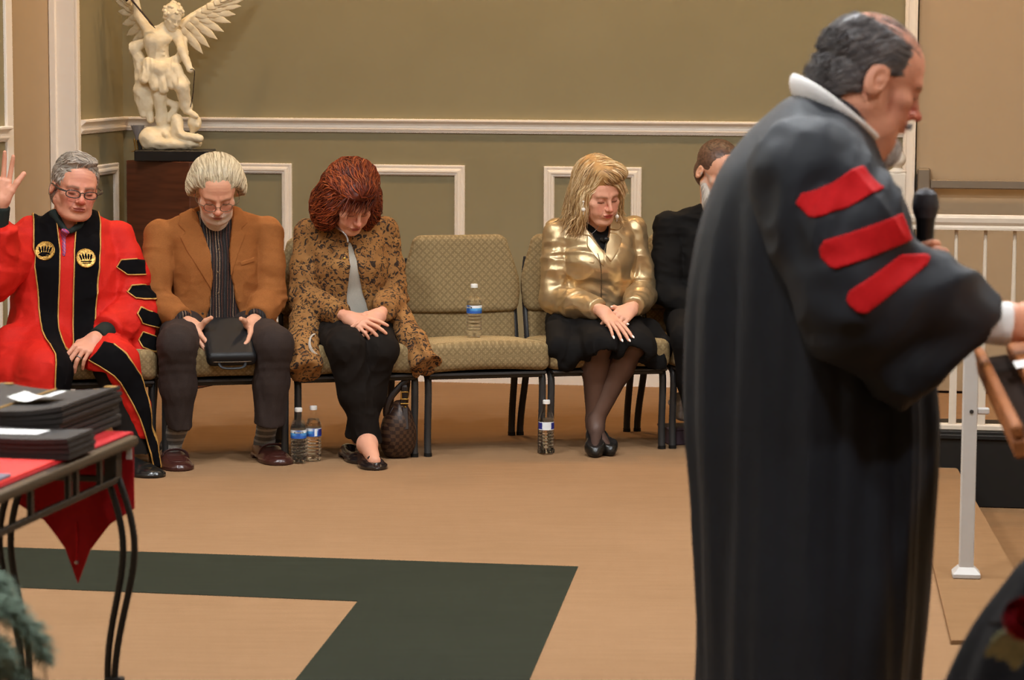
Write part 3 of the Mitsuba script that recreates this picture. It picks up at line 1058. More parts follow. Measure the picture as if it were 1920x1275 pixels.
def nails(C_, m, hf, color, r=.0055, strength=.8, thumb=True):
    """paint the finger nails"""
    c = lin(color)
    tl = [(q - dd * .004 + nn * .007, nn) for q, dd, nn in hf.tips]
    for q, nn in tl:
        k = np.linalg.norm(m.vertices - q, axis=1) < r
        C_[k] = C_[k] * (1 - strength) + c * strength
    return C_


def nail_tips(hf):
    return [q + dd * .0025 + nn * .0045 for q, dd, nn in hf.tips]


def glasses(o, rim=.0011, half=.024, hgt=.017, y=-.104, gap=.009, W=.080, z=-.002):
    """(rims, bridge and temples) of spectacles in head space"""
    out = []
    a = np.linspace(0, 2 * np.pi, 29)
    for s in (-1, 1):
        cx = s * (gap + half)
        ex = 2.6
        xs = np.sign(np.cos(a)) * np.abs(np.cos(a)) ** (2 / ex) * half + cx
        zs = np.sign(np.sin(a)) * np.abs(np.sin(a)) ** (2 / ex) * hgt + z
        ys = y + (np.abs(xs) / .055) ** 2 * .010
        out.append(('rim', tube(np.stack([xs, ys, zs], 1), rim, 6, cap=False)))
        xo = s * (gap + 2 * half)
        out.append(('temple', tube(spline([(xo, y + .009, z + .006), (s * W * 1.0, y + .03, z + .008), (s * W * 1.06, -.03, z + .010), (s * W * 1.06, .012, z + .008)], 12), rim * 1.25, 6)))
    out.append(('bridge', tube(spline([(-gap, y + .001, z + .004), (0, y - .004, z + .008), (gap, y + .001, z + .004)], 8), rim, 6)))
    return out
# ------------------------------------------------------------------ the white-haired man in the brown jacket (chair 1)
mat('mat_glass_rim', '6b5a48', 0.3, 0.5, 0.7)
mat('mat_button', '3a2d22', 0.4, 0.4)


def stripes_shirt(p, n, uv):
    k = uv.x * 1000 / 11.0
    f = k - dr.floor(k)
    r = cell_rand(dr.floor(k), 2, 3)
    w = dr.select(r > .62, mi.Color3f(.33, .21, .13), dr.select(r > .35, mi.Color3f(.12, .045, .03), mi.Color3f(.04, .05, .055)))
    return dr.select(dr.abs(f - .5) < .09, w, mi.Color3f(.020, .014, .013)) * (.85 + .3 * noise(p.x * 300, p.y * 300, p.z * 300))


mat('mat_shirt_stripe', proc(stripes_shirt), 0.8, 0.2)
mat('mat_jacket_brown', tweed('7e4c27', '9c6235'), 0.9, 0.1, sheen=0.4)
mat('mat_trousers_brown', tweed('2a2220', '382d29'), 0.85, 0.15, sheen=0.3)
mat('mat_sock', proc(lambda p, n, uv: mix('5f5a55', '8a837b', smoothstep(.75, .9, dr.abs(dr.sin(p.z * 110))))), 0.95, 0.05)
mat('mat_case', '121214', 0.5, 0.35)


def white_man():
    K = Person(thing('person', 'white-haired man in a brown jacket, head bowed, holding a black zip case', 'person'), CR, corg(1))
    J = K.J
    o = dict(skin='d09a7c', red='b0604a', lip='9a5548', brow='a08a78', brow_a=.5, beard='cfc4b6', beard_a=.85, ruddy=1.1, w=.98, cheek=1.05, nose=1.1, jowl=1)
    sc = .985
    th = J(406, 358, .085)
    Rh = rotz(math.radians(-4)) @ rotx(math.radians(33))
    loc = lambda q: ((np.asarray(q) - th) @ Rh) / sc
    nb = J(403, 425, .19)
    hf = head_sdf(o, neck=[((0, .025, -.05), loc(nb), .056, .060)])
    # joints
    SL, SR = J(300, 441, .235), J(502, 434, .235)
    EL, ER = J(291, 566, .19), J(507, 560, .19)
    WL, WR_ = J(349, 604, .02), J(478, 600, .02)
    KL, KR = J(332, 646, -.10), J(514, 646, -.10)
    AL, AR = J(337, 826, -.045), J(503, 818, -.055)
    cx = J(403, 500, .23)[0]
    HL, HR_ = np.array([cx - .09, .29, .50]), np.array([cx + .09, .29, .50])
    # hands on the case
    f1 = J(380, 664, -.075); f2 = J(478, 648, -.075)
    d1, n1 = f1 - WL, np.array([-.72, -.62, .25])
    h1 = hand_sdf(WL, d1, n1, side_of(d1, n1, (1, 0, 0)), curls=[(14, 22, 14), (16, 26, 16), (18, 28, 18), (22, 30, 18)], thumb=(.098, .055, .012), thumb2=(.072, .050, .010), forearm=WL + (EL - WL) * .3, spread=4)
    d2, n2 = f2 - WR_, np.array([.80, -.55, .25])
    h2 = hand_sdf(WR_, d2, n2, side_of(d2, n2, (-1, 0, 0)), curls=[(14, 22, 14), (16, 26, 16), (18, 28, 18), (22, 30, 18)], thumb=(.088, .058, .012), thumb2=(.066, .052, .010), forearm=WR_ + (ER - WR_) * .3, spread=4)
    core = [(HL, KL, .062, .050), (HR_, KR, .062, .050), (KL, AL + [0, .02, .08], .046, .030), (KR, AR + [0, .02, .08], .046, .030), ((cx, .26, .52), (cx, .24, .80), .10, .10), ((cx, .24, .80), nb, .09, .05), (nb - [0, 0, .06], SL - [0, 0, .02], .03, .03), (nb - [0, 0, .06], SR - [0, 0, .02], .03, .03), (SL, EL, .042, .036), (SR, ER, .042, .036), (EL, WL, .034, .024), (ER, WR_, .034, .024)]
    body, _, _ = body_mesh((hf, Rh, th, sc), [h1, h2], core)
    Cb = skin_colors(body, Rh, th, sc, o)
    K.add('body', body, 'mat_skin', Cb)

    # hair: combed straight back, full at the sides
    def hair(p):
        d = sd_ell(p, (0, .030, .048), (.104, .104, .090))
        d = su(d, sd_ell(p, (.088, .022, .004), (.030, .060, .050)), .025)
        d = su(d, sd_ell(p, (-.088, .022, .004), (.030, .060, .050)), .025)
        d = su(d, sd_ell(p, (0, .06, -.02), (.085, .065, .075)), .03)
        face = sd_ell(p, (0, -.105, -.03), (.068, .075, .112))
        face = np.minimum(face, sd_cap(p, (.074, -.052, .020), (.080, -.012, -.05), .028, .035))
        face = np.minimum(face, sd_cap(p, (-.074, -.052, .020), (-.080, -.012, -.05), .028, .035))
        face = np.minimum(face, sd_ell(p, (.040, -.082, .085), (.020, .03, .02)))
        face = np.minimum(face, sd_ell(p, (-.040, -.082, .085), (.020, .03, .02)))
        return smax(d, -face, .014)
    hb = largest(surface_nets(hair, (-.15, -.12, -.13), (.15, .17, .17), .0035))
    v = hb.vertices
    ang = np.arctan2(v[:, 0], v[:, 2] + .06)
    hb2 = displace(hb, .0016 * np.sin(ang * 46 + 3 * vnoise(v, 25, 3)) + .002 * vnoise(v, (60, 14, 60), 5))
    rr = RNG(11)
    pick = hb.vertices[rr.choice(len(v), 1100)]
    pick = pick[(pick[:, 1] < .11)]
    lk, rn, tv = locks(hb, pick, lambda q: np.stack([q[:, 0] * 1.2, np.full(len(q), 1.0), .8 * (q[:, 1] < -.02)], 1), 6, .08, .0031, .0018, seed=4, spread=.08, sides=4)
    cb = ramp(['6f6252', 'a8977a', 'bdac90'], .55 + .45 * np.sin(ang * 46 + 3 * vnoise(v, 25, 3)) * .5 + .3 * vnoise(v, 30, 8))
    cl = ramp(['7c6d5a', 'ad9b7e', 'cbbb9c'], rn * .8 + .25)
    hm = cat(hb2, lk)
    K.add('hair', moved(trimesh.Trimesh(hm.vertices * sc, hm.faces, process=False), Rh, th), 'mat_hair', np.vstack([cb, cl]))
    g = K.key + '__glasses'
    for nm, m in glasses(o, .0012, .023, .0165, -.110, .0085, .079, -.004):
        K.add(nm, moved(trimesh.Trimesh(m.vertices * sc, m.faces, process=False), Rh, th), 'mat_glass_rim', parent=g)

    # shirt and jacket share one torso
    rows = [(.43, cx, .235, .190, .135), (.53, cx, .235, .185, .130), (.64, cx, .225, .168, .128), (.76, cx, .215, .170, .125), (.845, cx, .215, .165, .105), (.90, cx, .205, .120, .082), (.945, cx, .195, .072, .068)]

    def torso(p):
        d = sd_loft(p, rows, .03)
        for S_, sx in ((SL, -1), (SR, 1)):
            d = su(d, sd_cap(p, (cx + sx * .045, .205, .925), S_ + np.array([-sx * .02, 0, .0]), .050, .050), .04)
        return d

    def jacket(p):
        d = torso(p)
        for S_, E_, W_ in ((SL, EL, WL), (SR, ER, WR_)):
            M_ = E_ + (W_ - E_) * .86
            d = su(d, sd_path(p, [S_, (S_ + E_) / 2, E_], [.060, .060, .056], .02), .010)
            f = sd_path(p, [E_, (E_ + M_) / 2, M_], [.057, .054, .047], .02)
            ax = (M_ - E_) / np.linalg.norm(M_ - E_)
            f = smax(f, ((p - f32(M_)) @ f32(ax)), .006)
            d = su(d, f, .018)
        # skirt of the jacket, over the hips
        d = su(d, sd_ell(p, (cx - .135, .18, .50), (.085, .13, .065)), .03)
        d = su(d, sd_ell(p, (cx + .145, .18, .51), (.085, .13, .065)), .03)
        return d
    zq = lambda u, v_, y=.11: J(u, v_, y)[[0, 2]]
    opening = [zq(368, 380), zq(375, 420), zq(392, 470), zq(397, 520), zq(392, 575), zq(384, 604), zq(379, 640), zq(470, 640), zq(456, 604), zq(444, 560), zq(434, 520), zq(431, 470), zq(438, 420), zq(440, 380)]

    def jcut(p):
        d = jacket(p)
        op = np.maximum(sd_poly(p[:, 0], p[:, 2], opening), p[:, 1] - .20)
        return smax(d, -op, .006)
    jm = surface_nets(jcut, (cx - .36, -.06, .40), (cx + .36, .42, 1.0), .006)
    v = jm.vertices
    wr = folds(v, (7, 7, 12), .004, 21) + folds(v, (22, 22, 34), .0012, 22)
    for E_ in (EL, ER):
        wr += folds(v, (13, 13, 26), .006, 25) * np.exp(-(np.linalg.norm(v - E_, axis=1) / .11) ** 2)
    jm = displace(jm, wr)
    K.add('jacket', jm, 'mat_jacket_brown')
    jk = K.key + '__jacket'
    # lapels, collar, pocket: shells on the jacket
    def shell(poly, t0, t1, ymax=.22, h=.003, rnd=.003):
        def fn(p):
            d = jacket(p)
            return smax(np.maximum(d - t1, t0 - d), np.maximum(sd_poly(p[:, 0], p[:, 2], poly), p[:, 1] - ymax), rnd)
        a = np.array(poly)
        return surface_nets(fn, (a[:, 0].min() - .02, -.0, a[:, 1].min() - .02), (a[:, 0].max() + .02, ymax + .02, a[:, 1].max() + .02), h)
    lapL = [zq(362, 378), zq(368, 400), zq(376, 424), zq(393, 470), zq(396, 545), zq(350, 470), zq(340, 446), zq(350, 437), zq(338, 425), zq(345, 395)]
    lapR = [zq(444, 378), zq(440, 405), zq(436, 424), zq(430, 470), zq(431, 520), zq(449, 470), zq(463, 440), zq(455, 430), zq(468, 420), zq(459, 392)]
    K.add('lapel', (shell(lapL, -.002, .0065)), 'mat_jacket_brown', parent=jk)
    K.add('lapel', (shell(lapR, -.002, .0065)), 'mat_jacket_brown', parent=jk)
    pk = [zq(450, 490), zq(480, 483), zq(481, 492), zq(451, 499)]
    K.add('pocket', (shell(pk, -.002, .003)), 'mat_jacket_brown', parent=jk)

    def col_(p):
        d = su(sd_cap(p, (cx - .055, .20, .905), (cx, .255, .94), .030, .030), sd_cap(p, (cx + .055, .20, .905), (cx, .255, .94), .030, .030), .02)
        return smax(d, -(sd_cap(p, (cx, .19, .84), (cx, .17, 1.02), .070, .072)), .004)
    K.add('collar', surface_nets(col_, (cx - .12, .12, .84), (cx + .12, .32, 1.0), .005), 'mat_jacket_brown', parent=jk)
    b = trimesh.creation.icosphere(2, 1.0)
    bt = J(382, 588, .10)
    yb = bt.copy()
    for _ in range(60):
        if jacket(f32([yb]))[0] < 0: break
        yb[1] += .003
    K.add('button', trimesh.Trimesh(b.vertices * [.008, .004, .008] + yb, b.faces), 'mat_button', parent=jk)

    def shirt(p):
        d = torso(p) + np.float32(.011)
        for W_, E_ in ((WL, EL), (WR_, ER)):
            ax = (W_ - E_) / np.linalg.norm(W_ - E_)
            f = sd_cap(p, W_ - ax * .09, W_ - ax * .006, .040, .037)
            f = smax(f, (p - f32(W_ - ax * .002)) @ f32(ax), .004)
            d = np.minimum(d, f)
        c = su(sd_cap(p, (cx, .235, .925), (cx - .052, .150, .885), .020, .016), sd_cap(p, (cx, .235, .925), (cx + .052, .150, .885), .020, .016), .01)
        d = su(d, c, .008)
        throat = sd_cap(p, (cx, .08, .83), (cx, .10, .98), .018, .052)
        return smax(d, -throat, .006)
    sm = surface_nets(shirt, (cx - .33, -.06, .42), (cx + .33, .38, .98), .006)
    uv = np.stack([sm.vertices[:, 0] + .004 * vnoise(sm.vertices, 14, 3), sm.vertices[:, 2]], 1)
    K.add('shirt', sm, 'mat_shirt_stripe', uv=uv)
    for u_, v_ in ((414, 470), (411, 512), (413, 552)):
        q = J(u_, v_, .06)
        for _ in range(80):
            if shirt(f32([q]))[0] < 0: break
            q[1] += .002
        K.add('button', trimesh.Trimesh(b.vertices * [.005, .0025, .005] + q, b.faces), 'mat_glass_rim', parent=K.key + '__shirt')

    def trousers(p):
        d = sd_ell(p, (cx, .28, .50), (.185, .15, .10))
        for H_, K_, A_, hem, kx in ((HL, KL, AL, .046, -1), (HR_, KR, AR, .058, 1)):
            d = su(d, sd_path(p, [H_, (H_ + K_) / 2 + np.array([0, 0, .0]), K_], [.098, .088, .072], .03), .035)
            S_ = K_ + (A_ - K_) * .86
            f = sd_path(p, [K_, (K_ + S_) / 2 + np.array([0, .012, 0]), S_], [.072, .066, hem], .03)
            f = smax(f, f32(S_)[2] - p[:, 2] + .25 * (p[:, 1] - S_[1]), .004)
            d = su(d, f, .02)
        return d
    tm = surface_nets(trousers, (cx - .33, -.22, .08), (cx + .33, .44, .64), .006)
    v = tm.vertices
    wr = .004 * vnoise(v, (25, 25, 7), 31) + .003 * vnoise(v, (50, 50, 16), 32)
    for K_ in (KL, KR):
        wr += .004 * np.exp(-((v[:, 0] - K_[0]) / .014) ** 2) * (v[:, 1] < .0) * (v[:, 2] < .52)     # crease
        wr += .004 * np.exp(-(np.linalg.norm(v - K_ - [0, .05, -.06], axis=1) / .08) ** 2) * np.sin(v[:, 2] * 190 + v[:, 1] * 60)
    K.add('trousers', displace(tm, wr), 'mat_trousers_brown')

    for side, (A_, toe, heel) in enumerate(((AL, G(339, 884), G(338, 850)), (AR, G(530, 873), G(487, 853)))):
        tl = K.Rw.T @ (toe - K.o)
        hl = K.Rw.T @ (heel - K.o)
        dd = tl - hl; dd[2] = 0; dd /= np.linalg.norm(dd)
        if side == 0:
            dd = np.array([.05, -1, 0])
        Rf = frame_dir(dd)
        o_ = tl - dd * .285; o_[2] = 0
        def sock(p, A_=A_, o_=o_, dd=dd):
            low = o_ + dd * .055 + np.array([0, 0, .06])
            return su(sd_cap(p, A_ + (K.J(0, 0, 0) * 0) + np.array([0, 0, .07]), low, .042, .038), sd_cap(p, low, low + dd * .06 - np.array([0, 0, .012]), .036, .026), .02)
        c_ = (A_ + o_) / 2
        K.add('sock', surface_nets(sock, np.minimum(A_, o_) - .12, np.maximum(A_, o_) + .12, .006), 'mat_sock')
        sf = shoe_sdf(.288, .104, .082)
        m = surface_nets(sf, sf.lo, sf.hi, .0042)
        sh = K.add('shoe', moved(m, Rf, o_), 'mat_shoe_brown')
        # moccasin seam and tassel of the loafer
        a = np.linspace(-1, 1, 15)
        pts = []
        for q in a:
            t_ = np.array([q * .036, -.205 - .045 * (1 - q * q) ** .5 + .0, .09])
            for _ in range(90):
                if sf(f32([t_]))[0] < 0: break
                t_[2] -= .001
            pts.append(t_)
        K.add('seam', moved(tube(pts, .0028, 6), Rf, o_), 'mat_shoe_brown', parent=sh)
        K.add('strap', moved(tube(spline([(-.050, -.150, .028), (-.038, -.155, .056), (0, -.158, .066), (.038, -.155, .056), (.050, -.150, .028)], 14), [.007] * 14, 8, flat=.35, up=(0, 0, 1)), Rf, o_), 'mat_shoe_brown', parent=sh)

    # the zip case he holds: a thing of its own
    k = thing('zip_case', 'black zipped book case in the hands of the white-haired man', 'case')
    cc = J(428, 640, -.035)
    Rc = rotx(math.radians(32))
    m = surface_nets(lambda p: sd_box(p, (0, 0, 0), (.094, .125, .030), None, .022) + .0015 * np.sin(p[:, 0] * 30) * 0, (-.11, -.14, -.045), (.11, .14, .045), .005)
    obj('cover', K.w(moved(m, Rc, cc)), 'mat_case', k, smooth=True)
    a = np.linspace(0, 2 * np.pi, 49)
    rim = np.stack([.0955 * np.sign(np.cos(a)) * np.abs(np.cos(a)) ** .3, .1265 * np.sign(np.sin(a)) * np.abs(np.sin(a)) ** .3, 0 * a], 1)
    obj('zip', K.w(moved(tube(rim, .0022, 6, cap=False), Rc, cc)), 'mat_glass_rim', k, smooth=True)
    obj('handle', K.w(moved(tube(spline([(-.05, -.126, -.004), (-.045, -.142, -.008), (0, -.150, -.012), (.045, -.142, -.008), (.05, -.126, -.004)], 16), .006, 8, flat=.5), Rc, cc)), 'mat_case', k, smooth=True)
    return K



WHITE = white_man()
# ------------------------------------------------------------------ the red-haired woman in the leopard coat (chair 2)
def voronoi3(x, y, z):
    """(distance to the nearest cell centre, a random number of that cell) in space"""
    first, which = mi.Float(9), mi.Float(0)
    fx, fy, fz = dr.floor(x), dr.floor(y), dr.floor(z)
    for a in (-1, 0, 1):
        for b in (-1, 0, 1):
            for c in (-1, 0, 1):
                cx, cy, cz = fx + a, fy + b, fz + c
                h = cell_rand(cx, cy, cz)
                h2 = dr.abs(dr.sin(h * 917.0)); h3 = dr.abs(dr.sin(h * 5413.0))
                d = dr.sqrt(dr.square(cx + h - x) + dr.square(cy + h2 - y) + dr.square(cz + h3 - z))
                which = dr.select(d < first, h3, which)
                first = dr.minimum(first, d)
    return first, which


def leopard(p, n, uv):
    w = .9 * (mi.Vector3f(noise(p.x * 50, p.y * 50, p.z * 50), noise(p.x * 50 + 9, p.y * 50, p.z * 50), noise(p.x * 50, p.y * 50 + 7, p.z * 50)) - .5)
    q = mi.Vector3f(p) * 42.0 + w
    d1, r = voronoi3(q.x, q.y, q.z)
    rad = .30 + .10 * r
    gap = smoothstep(.40, .52, noise(q.x * 2.4, q.y * 2.4, q.z * 2.4))
    ring = (1 - smoothstep(.09, .15, dr.abs(d1 - rad))) * gap
    d2, r2 = voronoi3(q.x * 2.1 + 3.3, q.y * 2.1, q.z * 2.1)
    small = (1 - smoothstep(.24, .33, d2)) * smoothstep(.45, .55, d1) * smoothstep(.15, .3, r2)
    base = mix('7d5430', '9c7142', fbm(p.x * 25, p.y * 25, p.z * 25))
    inner = mix(base, '603b1b', (1 - smoothstep(.1, rad, d1)) * .75)
    k = dr.clip(dr.maximum(ring, small), 0, 1)
    return mix(inner, '1d1b1d', k * .92) * (.88 + .24 * noise(p.x * 700, p.y * 700, p.z * 700))


mat('mat_leopard', proc(leopard), 0.85, 0.15, sheen=0.4)
mat('mat_knit', tweed('9a9388', 'aea79b'), 0.9, 0.1, sheen=0.3)
mat('mat_lining', 'a89c8e', 0.7, 0.2)
mat('mat_shoe_patent', '160c0b', 0.12, 0.6, clearcoat=0.8)


def red_woman():
    K = Person(thing('person', 'red-haired woman in a leopard print coat, head bowed, hands folded', 'person'), CR, corg(2))
    J = K.J
    o = dict(skin='d59c80', red='b8604c', lip='9c4a42', brow='6a4030', brow_a=.5, lines=.05, lash='2c1c18', ruddy=1.0, w=.93, jaw=.9, nose=.9, cheek=1.1, lips=1.1)
    sc = .98
    th = J(659, 378, .07)
    Rh = rotz(math.radians(12)) @ rotx(math.radians(37))
    loc = lambda q: ((np.asarray(q) - th) @ Rh) / sc
    nb = J(652, 430, .19)
    hf = head_sdf(o, neck=[((0, .025, -.05), loc(nb), .047, .052)])
    SL, SR = J(577, 436, .235), J(722, 432, .235)
    EL, ER = J(568, 560, .20), J(738, 556, .20)
    WL, WR_ = J(650, 594, -.055), J(714, 588, -.05)
    KL, KR = J(648, 650, -.11), J(712, 655, -.08)
    AL, AR = J(692, 835, -.06), J(672, 822, .0)
    cx = J(652, 500, .23)[0]
    HL, HR_ = np.array([cx - .08, .29, .50]), np.array([cx + .08, .29, .50])
    # folded hands: fingers interlaced
    d1, n1 = J(712, 616, -.150) - WL, np.array([-.25, -.62, .72])
    h1 = hand_sdf(WL, d1, n1, side_of(d1, n1, (.1, 0, 1)), curls=[(6, 14, 8), (10, 22, 10), (16, 26, 14), (22, 30, 16)], thumb=(.050, .095, .012), forearm=WL + (EL - WL) * .3, spread=7, size=.92, rw=.022)
    d2, n2 = J(672, 628, -.150) - WR_, np.array([.45, -.55, .60])
    h2 = hand_sdf(WR_, d2, n2, side_of(d2, n2, (0, 0, 1)), curls=[(12, 26, 14), (16, 30, 16), (20, 32, 18), (24, 34, 18)], thumb=(.046, .085, .020), forearm=WR_ + (ER - WR_) * .3, spread=8, size=.92, rw=.022)
    core = [(HL, KL, .060, .046), (HR_, KR, .060, .046), (KL, AL, .042, .030), (KR, AR, .042, .030), ((cx, .26, .52), (cx, .24, .80), .09, .09), ((cx, .24, .80), nb, .08, .045), (nb - [0, 0, .06], SL - [0, 0, .02], .03, .03), (nb - [0, 0, .06], SR - [0, 0, .02], .03, .03), (SL, EL, .036, .032), (SR, ER, .036, .032), (EL, WL, .030, .022), (ER, WR_, .030, .022)]
    # the bare instep of the front foot
    toe = K.Rw.T @ (G(706, 882) - K.o); heel = K.Rw.T @ (G(672, 856) - K.o)
    dd = toe - heel; dd[2] = 0; dd /= np.linalg.norm(dd)
    oL = toe - dd * .245; oL[2] = 0
    ft = lambda p: su(sd_cap(p, AL + [0, .005, .03], oL + dd * .06 + [0, 0, .075], .036, .036), sd_cap(p, oL + dd * .075 + [0, 0, .072], oL + dd * .205 + [0, 0, .030], .036, .024), .03)
    tq = oL + dd * .25
    foot = surface_nets(ft, np.minimum(np.minimum(AL, oL), tq) - .08, np.maximum(np.maximum(AL, oL), tq) + .10, .0045)
    body, _, _ = body_mesh((hf, Rh, th, sc), [h1, h2], core, extra=[foot])
    K.add('body', body, 'mat_skin', skin_colors(body, Rh, th, sc, o))

    # big teased hair
    def hair(p):
        d = sd_ell(p, (0, .040, .045), (.112, .110, .112))
        d = su(d, sd_ell(p, (.088, .030, -.055), (.052, .080, .095)), .04)
        d = su(d, sd_ell(p, (-.088, .030, -.055), (.052, .080, .095)), .04)
        d = su(d, sd_ell(p, (0, .085, -.05), (.11, .06, .10)), .04)
        d = su(d, sd_ell(p, (-.015, -.050, .100), (.070, .055, .045)), .03)
        d = smax(d, -sd_ell(p, (.008, -.125, -.060), (.060, .085, .108)), .012)
        d = smax(d, -sd_ell(p, (0, -.02, -.14), (.05, .09, .07)), .02)
        return d
    hb = largest(surface_nets(hair, (-.19, -.14, -.2), (.19, .2, .2), .005))
    v = hb.vertices
    hb2 = displace(hb, .009 * vnoise(v, 20, 5) + .003 * vnoise(v, 55, 6))
    rr = RNG(21)
    pk = hb2.vertices[rr.choice(len(v), 2100)]
    flow = lambda q: np.stack([q[:, 0] * 9 + .15, .25 + 1.2 * (q[:, 2] > .06), -1.0 + 1.3 * (q[:, 2] > .08)], 1)
    lk, rn, tv = locks(hb2, pk, flow, 7, .080, .0030, .007, seed=5, curl=.38, spread=.30, sides=3, thick=.5)
    # fringe falling over the forehead
    fr = np.stack([rr.uniform(-.060, .062, 150), rr.uniform(-.085, -.055, 150), rr.uniform(.085, .125, 150)], 1)
    lk2, rn2, tv2 = locks(hb2, fr, lambda q: np.stack([-.5 + q[:, 0] * 4, np.full(len(q), -.55), np.full(len(q), -1.0)], 1), 9, .075, .0034, .004, seed=6, spread=.25, sides=4, follow=0, gravity=.05)
    c0 = ramp(['2a0e07', '521b0b', '742d14'], .45 + .35 * vnoise(v, 40, 7))
    hm = cat(hb2, lk, lk2)
    K.add('hair', moved(trimesh.Trimesh(hm.vertices * sc, hm.faces, process=False), Rh, th), 'mat_hair', np.vstack([c0, ramp(['38130a', '642410', '8a3b1b', 'a8562c'], rn * .85 + .1 * tv), ramp(['38130a', '602411', '773018'], rn2)]))

    rows = [(.43, cx, .245, .185, .135), (.53, cx, .235, .170, .130), (.64, cx, .225, .150, .128), (.74, cx, .205, .158, .135), (.83, cx, .215, .150, .105), (.885, cx, .205, .100, .078), (.93, cx, .195, .062, .060)]

    def torso(p):
        d = sd_loft(p, rows, .03)
        for S_, sx in ((SL, -1), (SR, 1)):
            d = su(d, sd_cap(p, (cx + sx * .04, .205, .90), S_ + np.array([-sx * .015, 0, .0]), .042, .042), .04)
        return d

    def coat(p):
        d = torso(p)
        for S_, E_, W_ in ((SL, EL, WL), (SR, ER, WR_)):
            M_ = E_ + (W_ - E_) * .88
            d = su(d, sd_path(p, [S_, (S_ + E_) / 2, E_], [.053, .054, .055], .02), .012)
            f = sd_path(p, [E_, (E_ + M_) / 2, M_], [.055, .051, .044], .02)
            ax = (M_ - E_) / np.linalg.norm(M_ - E_)
            d = su(d, smax(f, ((p - f32(M_)) @ f32(ax)), .006), .014)
        # the skirts spread over the seats on both sides
        a1, a2, a3 = J(575, 600, .12), J(566, 650, -.02), J(572, 690, -.085)
        f = sd_cap(p, a1, a2, .065, .048); f = su(f, sd_cap(p, a2, a3 + (a3 - a2), .048, .075), .03)
        f = smax(f, (p - f32(a3 + (a3 - a2) * .10)) @ f32((a3 - a2) / np.linalg.norm(a3 - a2)), .005)
        b1, b2, b3 = J(742, 590, .12), J(775, 640, -.02), J(796, 680, -.085)
        f2 = sd_cap(p, b1, b2, .055, .042); f2 = su(f2, sd_cap(p, b2, b3 + (b3 - b2), .042, .080), .03)
        f2 = smax(f2, (p - f32(b3 + (b3 - b2) * .15)) @ f32((b3 - b2) / np.linalg.norm(b3 - b2)), .005)
        d = su(su(d, f, .03), f2, .03)
        return d
    zq = lambda u, v_, y=.10: J(u, v_, y)[[0, 2]]
    opening = [zq(654, 452), zq(653, 500), zq(650, 560), zq(648, 600), zq(640, 660), zq(705, 660), zq(700, 600), zq(692, 575), zq(680, 540), zq(668, 490), zq(660, 455)]

    def ccut(p):
        d = coat(p)
        return smax(d, -np.maximum(sd_poly(p[:, 0], p[:, 2], opening), p[:, 1] - .20), .006)
    m = surface_nets(ccut, (cx - .33, -.15, .32), (cx + .38, .42, .98), .006)
    v = m.vertices
    wr = folds(v, (7, 7, 12), .004, 41) + folds(v, (22, 22, 30), .0012, 42)
    wr += folds(v, (24, 10, 5), .012, 44) * np.clip((.52 - v[:, 2]) / .06, 0, 1)
    for E_ in (EL, ER):
        wr += folds(v, (13, 13, 24), .008, 45) * np.exp(-(np.linalg.norm(v - E_, axis=1) / .11) ** 2)
    m = displace(m, wr)
    v = m.vertices
    uv = np.stack([v[:, 0] + .55 * v[:, 1], v[:, 2] - .35 * v[:, 1] + .25 * np.abs(v[:, 0] - cx)], 1)
    K.add('coat', m, 'mat_leopard', uv=uv)
    ck = K.key + '__coat'
    b = trimesh.creation.icosphere(2, 1.0)

    def drop(fn, q, dy=.002):
        q = q.copy()
        for _ in range(120):
            if fn(f32([q]))[0] < 0: break
            q[1] += dy
        return q
    for u_, v_ in ((659, 432), (650, 487), (645, 552), (689, 548)):
        q = drop(coat, J(u_, v_, .04))
        K.add('button', trimesh.Trimesh(b.vertices * [.0075, .004, .0075] + q, b.faces), 'mat_gold', parent=ck)
    # pale lining turned out at the hem
    q = [J(590, 626, -.05), J(580, 640, -.08), J(584, 656, -.10), J(594, 666, -.105)]
    K.add('lining', tube(spline(q, 12), .006, 8, flat=.35), 'mat_lining', parent=ck)

    def top(p):
        d = torso(p) + np.float32(.010)
        return smax(d, -sd_ell(p, (cx, .10, .93), (.055, .08, .09)), .01)
    K.add('jumper', surface_nets(top, (cx - .25, .05, .42), (cx + .25, .38, .94), .007), 'mat_knit')
    # grey scarf-like necklace
    ns = spline([J(628, 408, .12), J(634, 428, .085), J(645, 437, .06), J(650, 444, .055), J(652, 455, .05)], 20)
    K.add('necklace', tube(ns, .0045, 8), 'mat_silver')

    def trousers(p):
        d = sd_ell(p, (cx, .28, .50), (.165, .14, .09))
        for H_, K_, A_, hem in ((HL, KL, AL, .052), (HR_, KR, AR, .055)):
            d = su(d, sd_path(p, [H_, (H_ + K_) / 2, K_], [.095, .086, .072], .03), .02)
            S_ = K_ + (A_ - K_) * .97
            f = sd_path(p, [K_, (K_ + S_) / 2 + np.array([0, .010, 0]), S_], [.072, .062, hem], .03)
            d = su(d, smax(f, f32(S_)[2] - p[:, 2] + .2 * (p[:, 1] - S_[1]), .004), .014)
        return d
    m = surface_nets(trousers, (cx - .25, -.23, .05), (cx + .27, .44, .62), .006)
    v = m.vertices
    K.add('trousers', displace(m, folds(v, (18, 18, 6), .004, 51) + folds(v, (30, 30, 14), .002, 52)), 'mat_trousers_black')

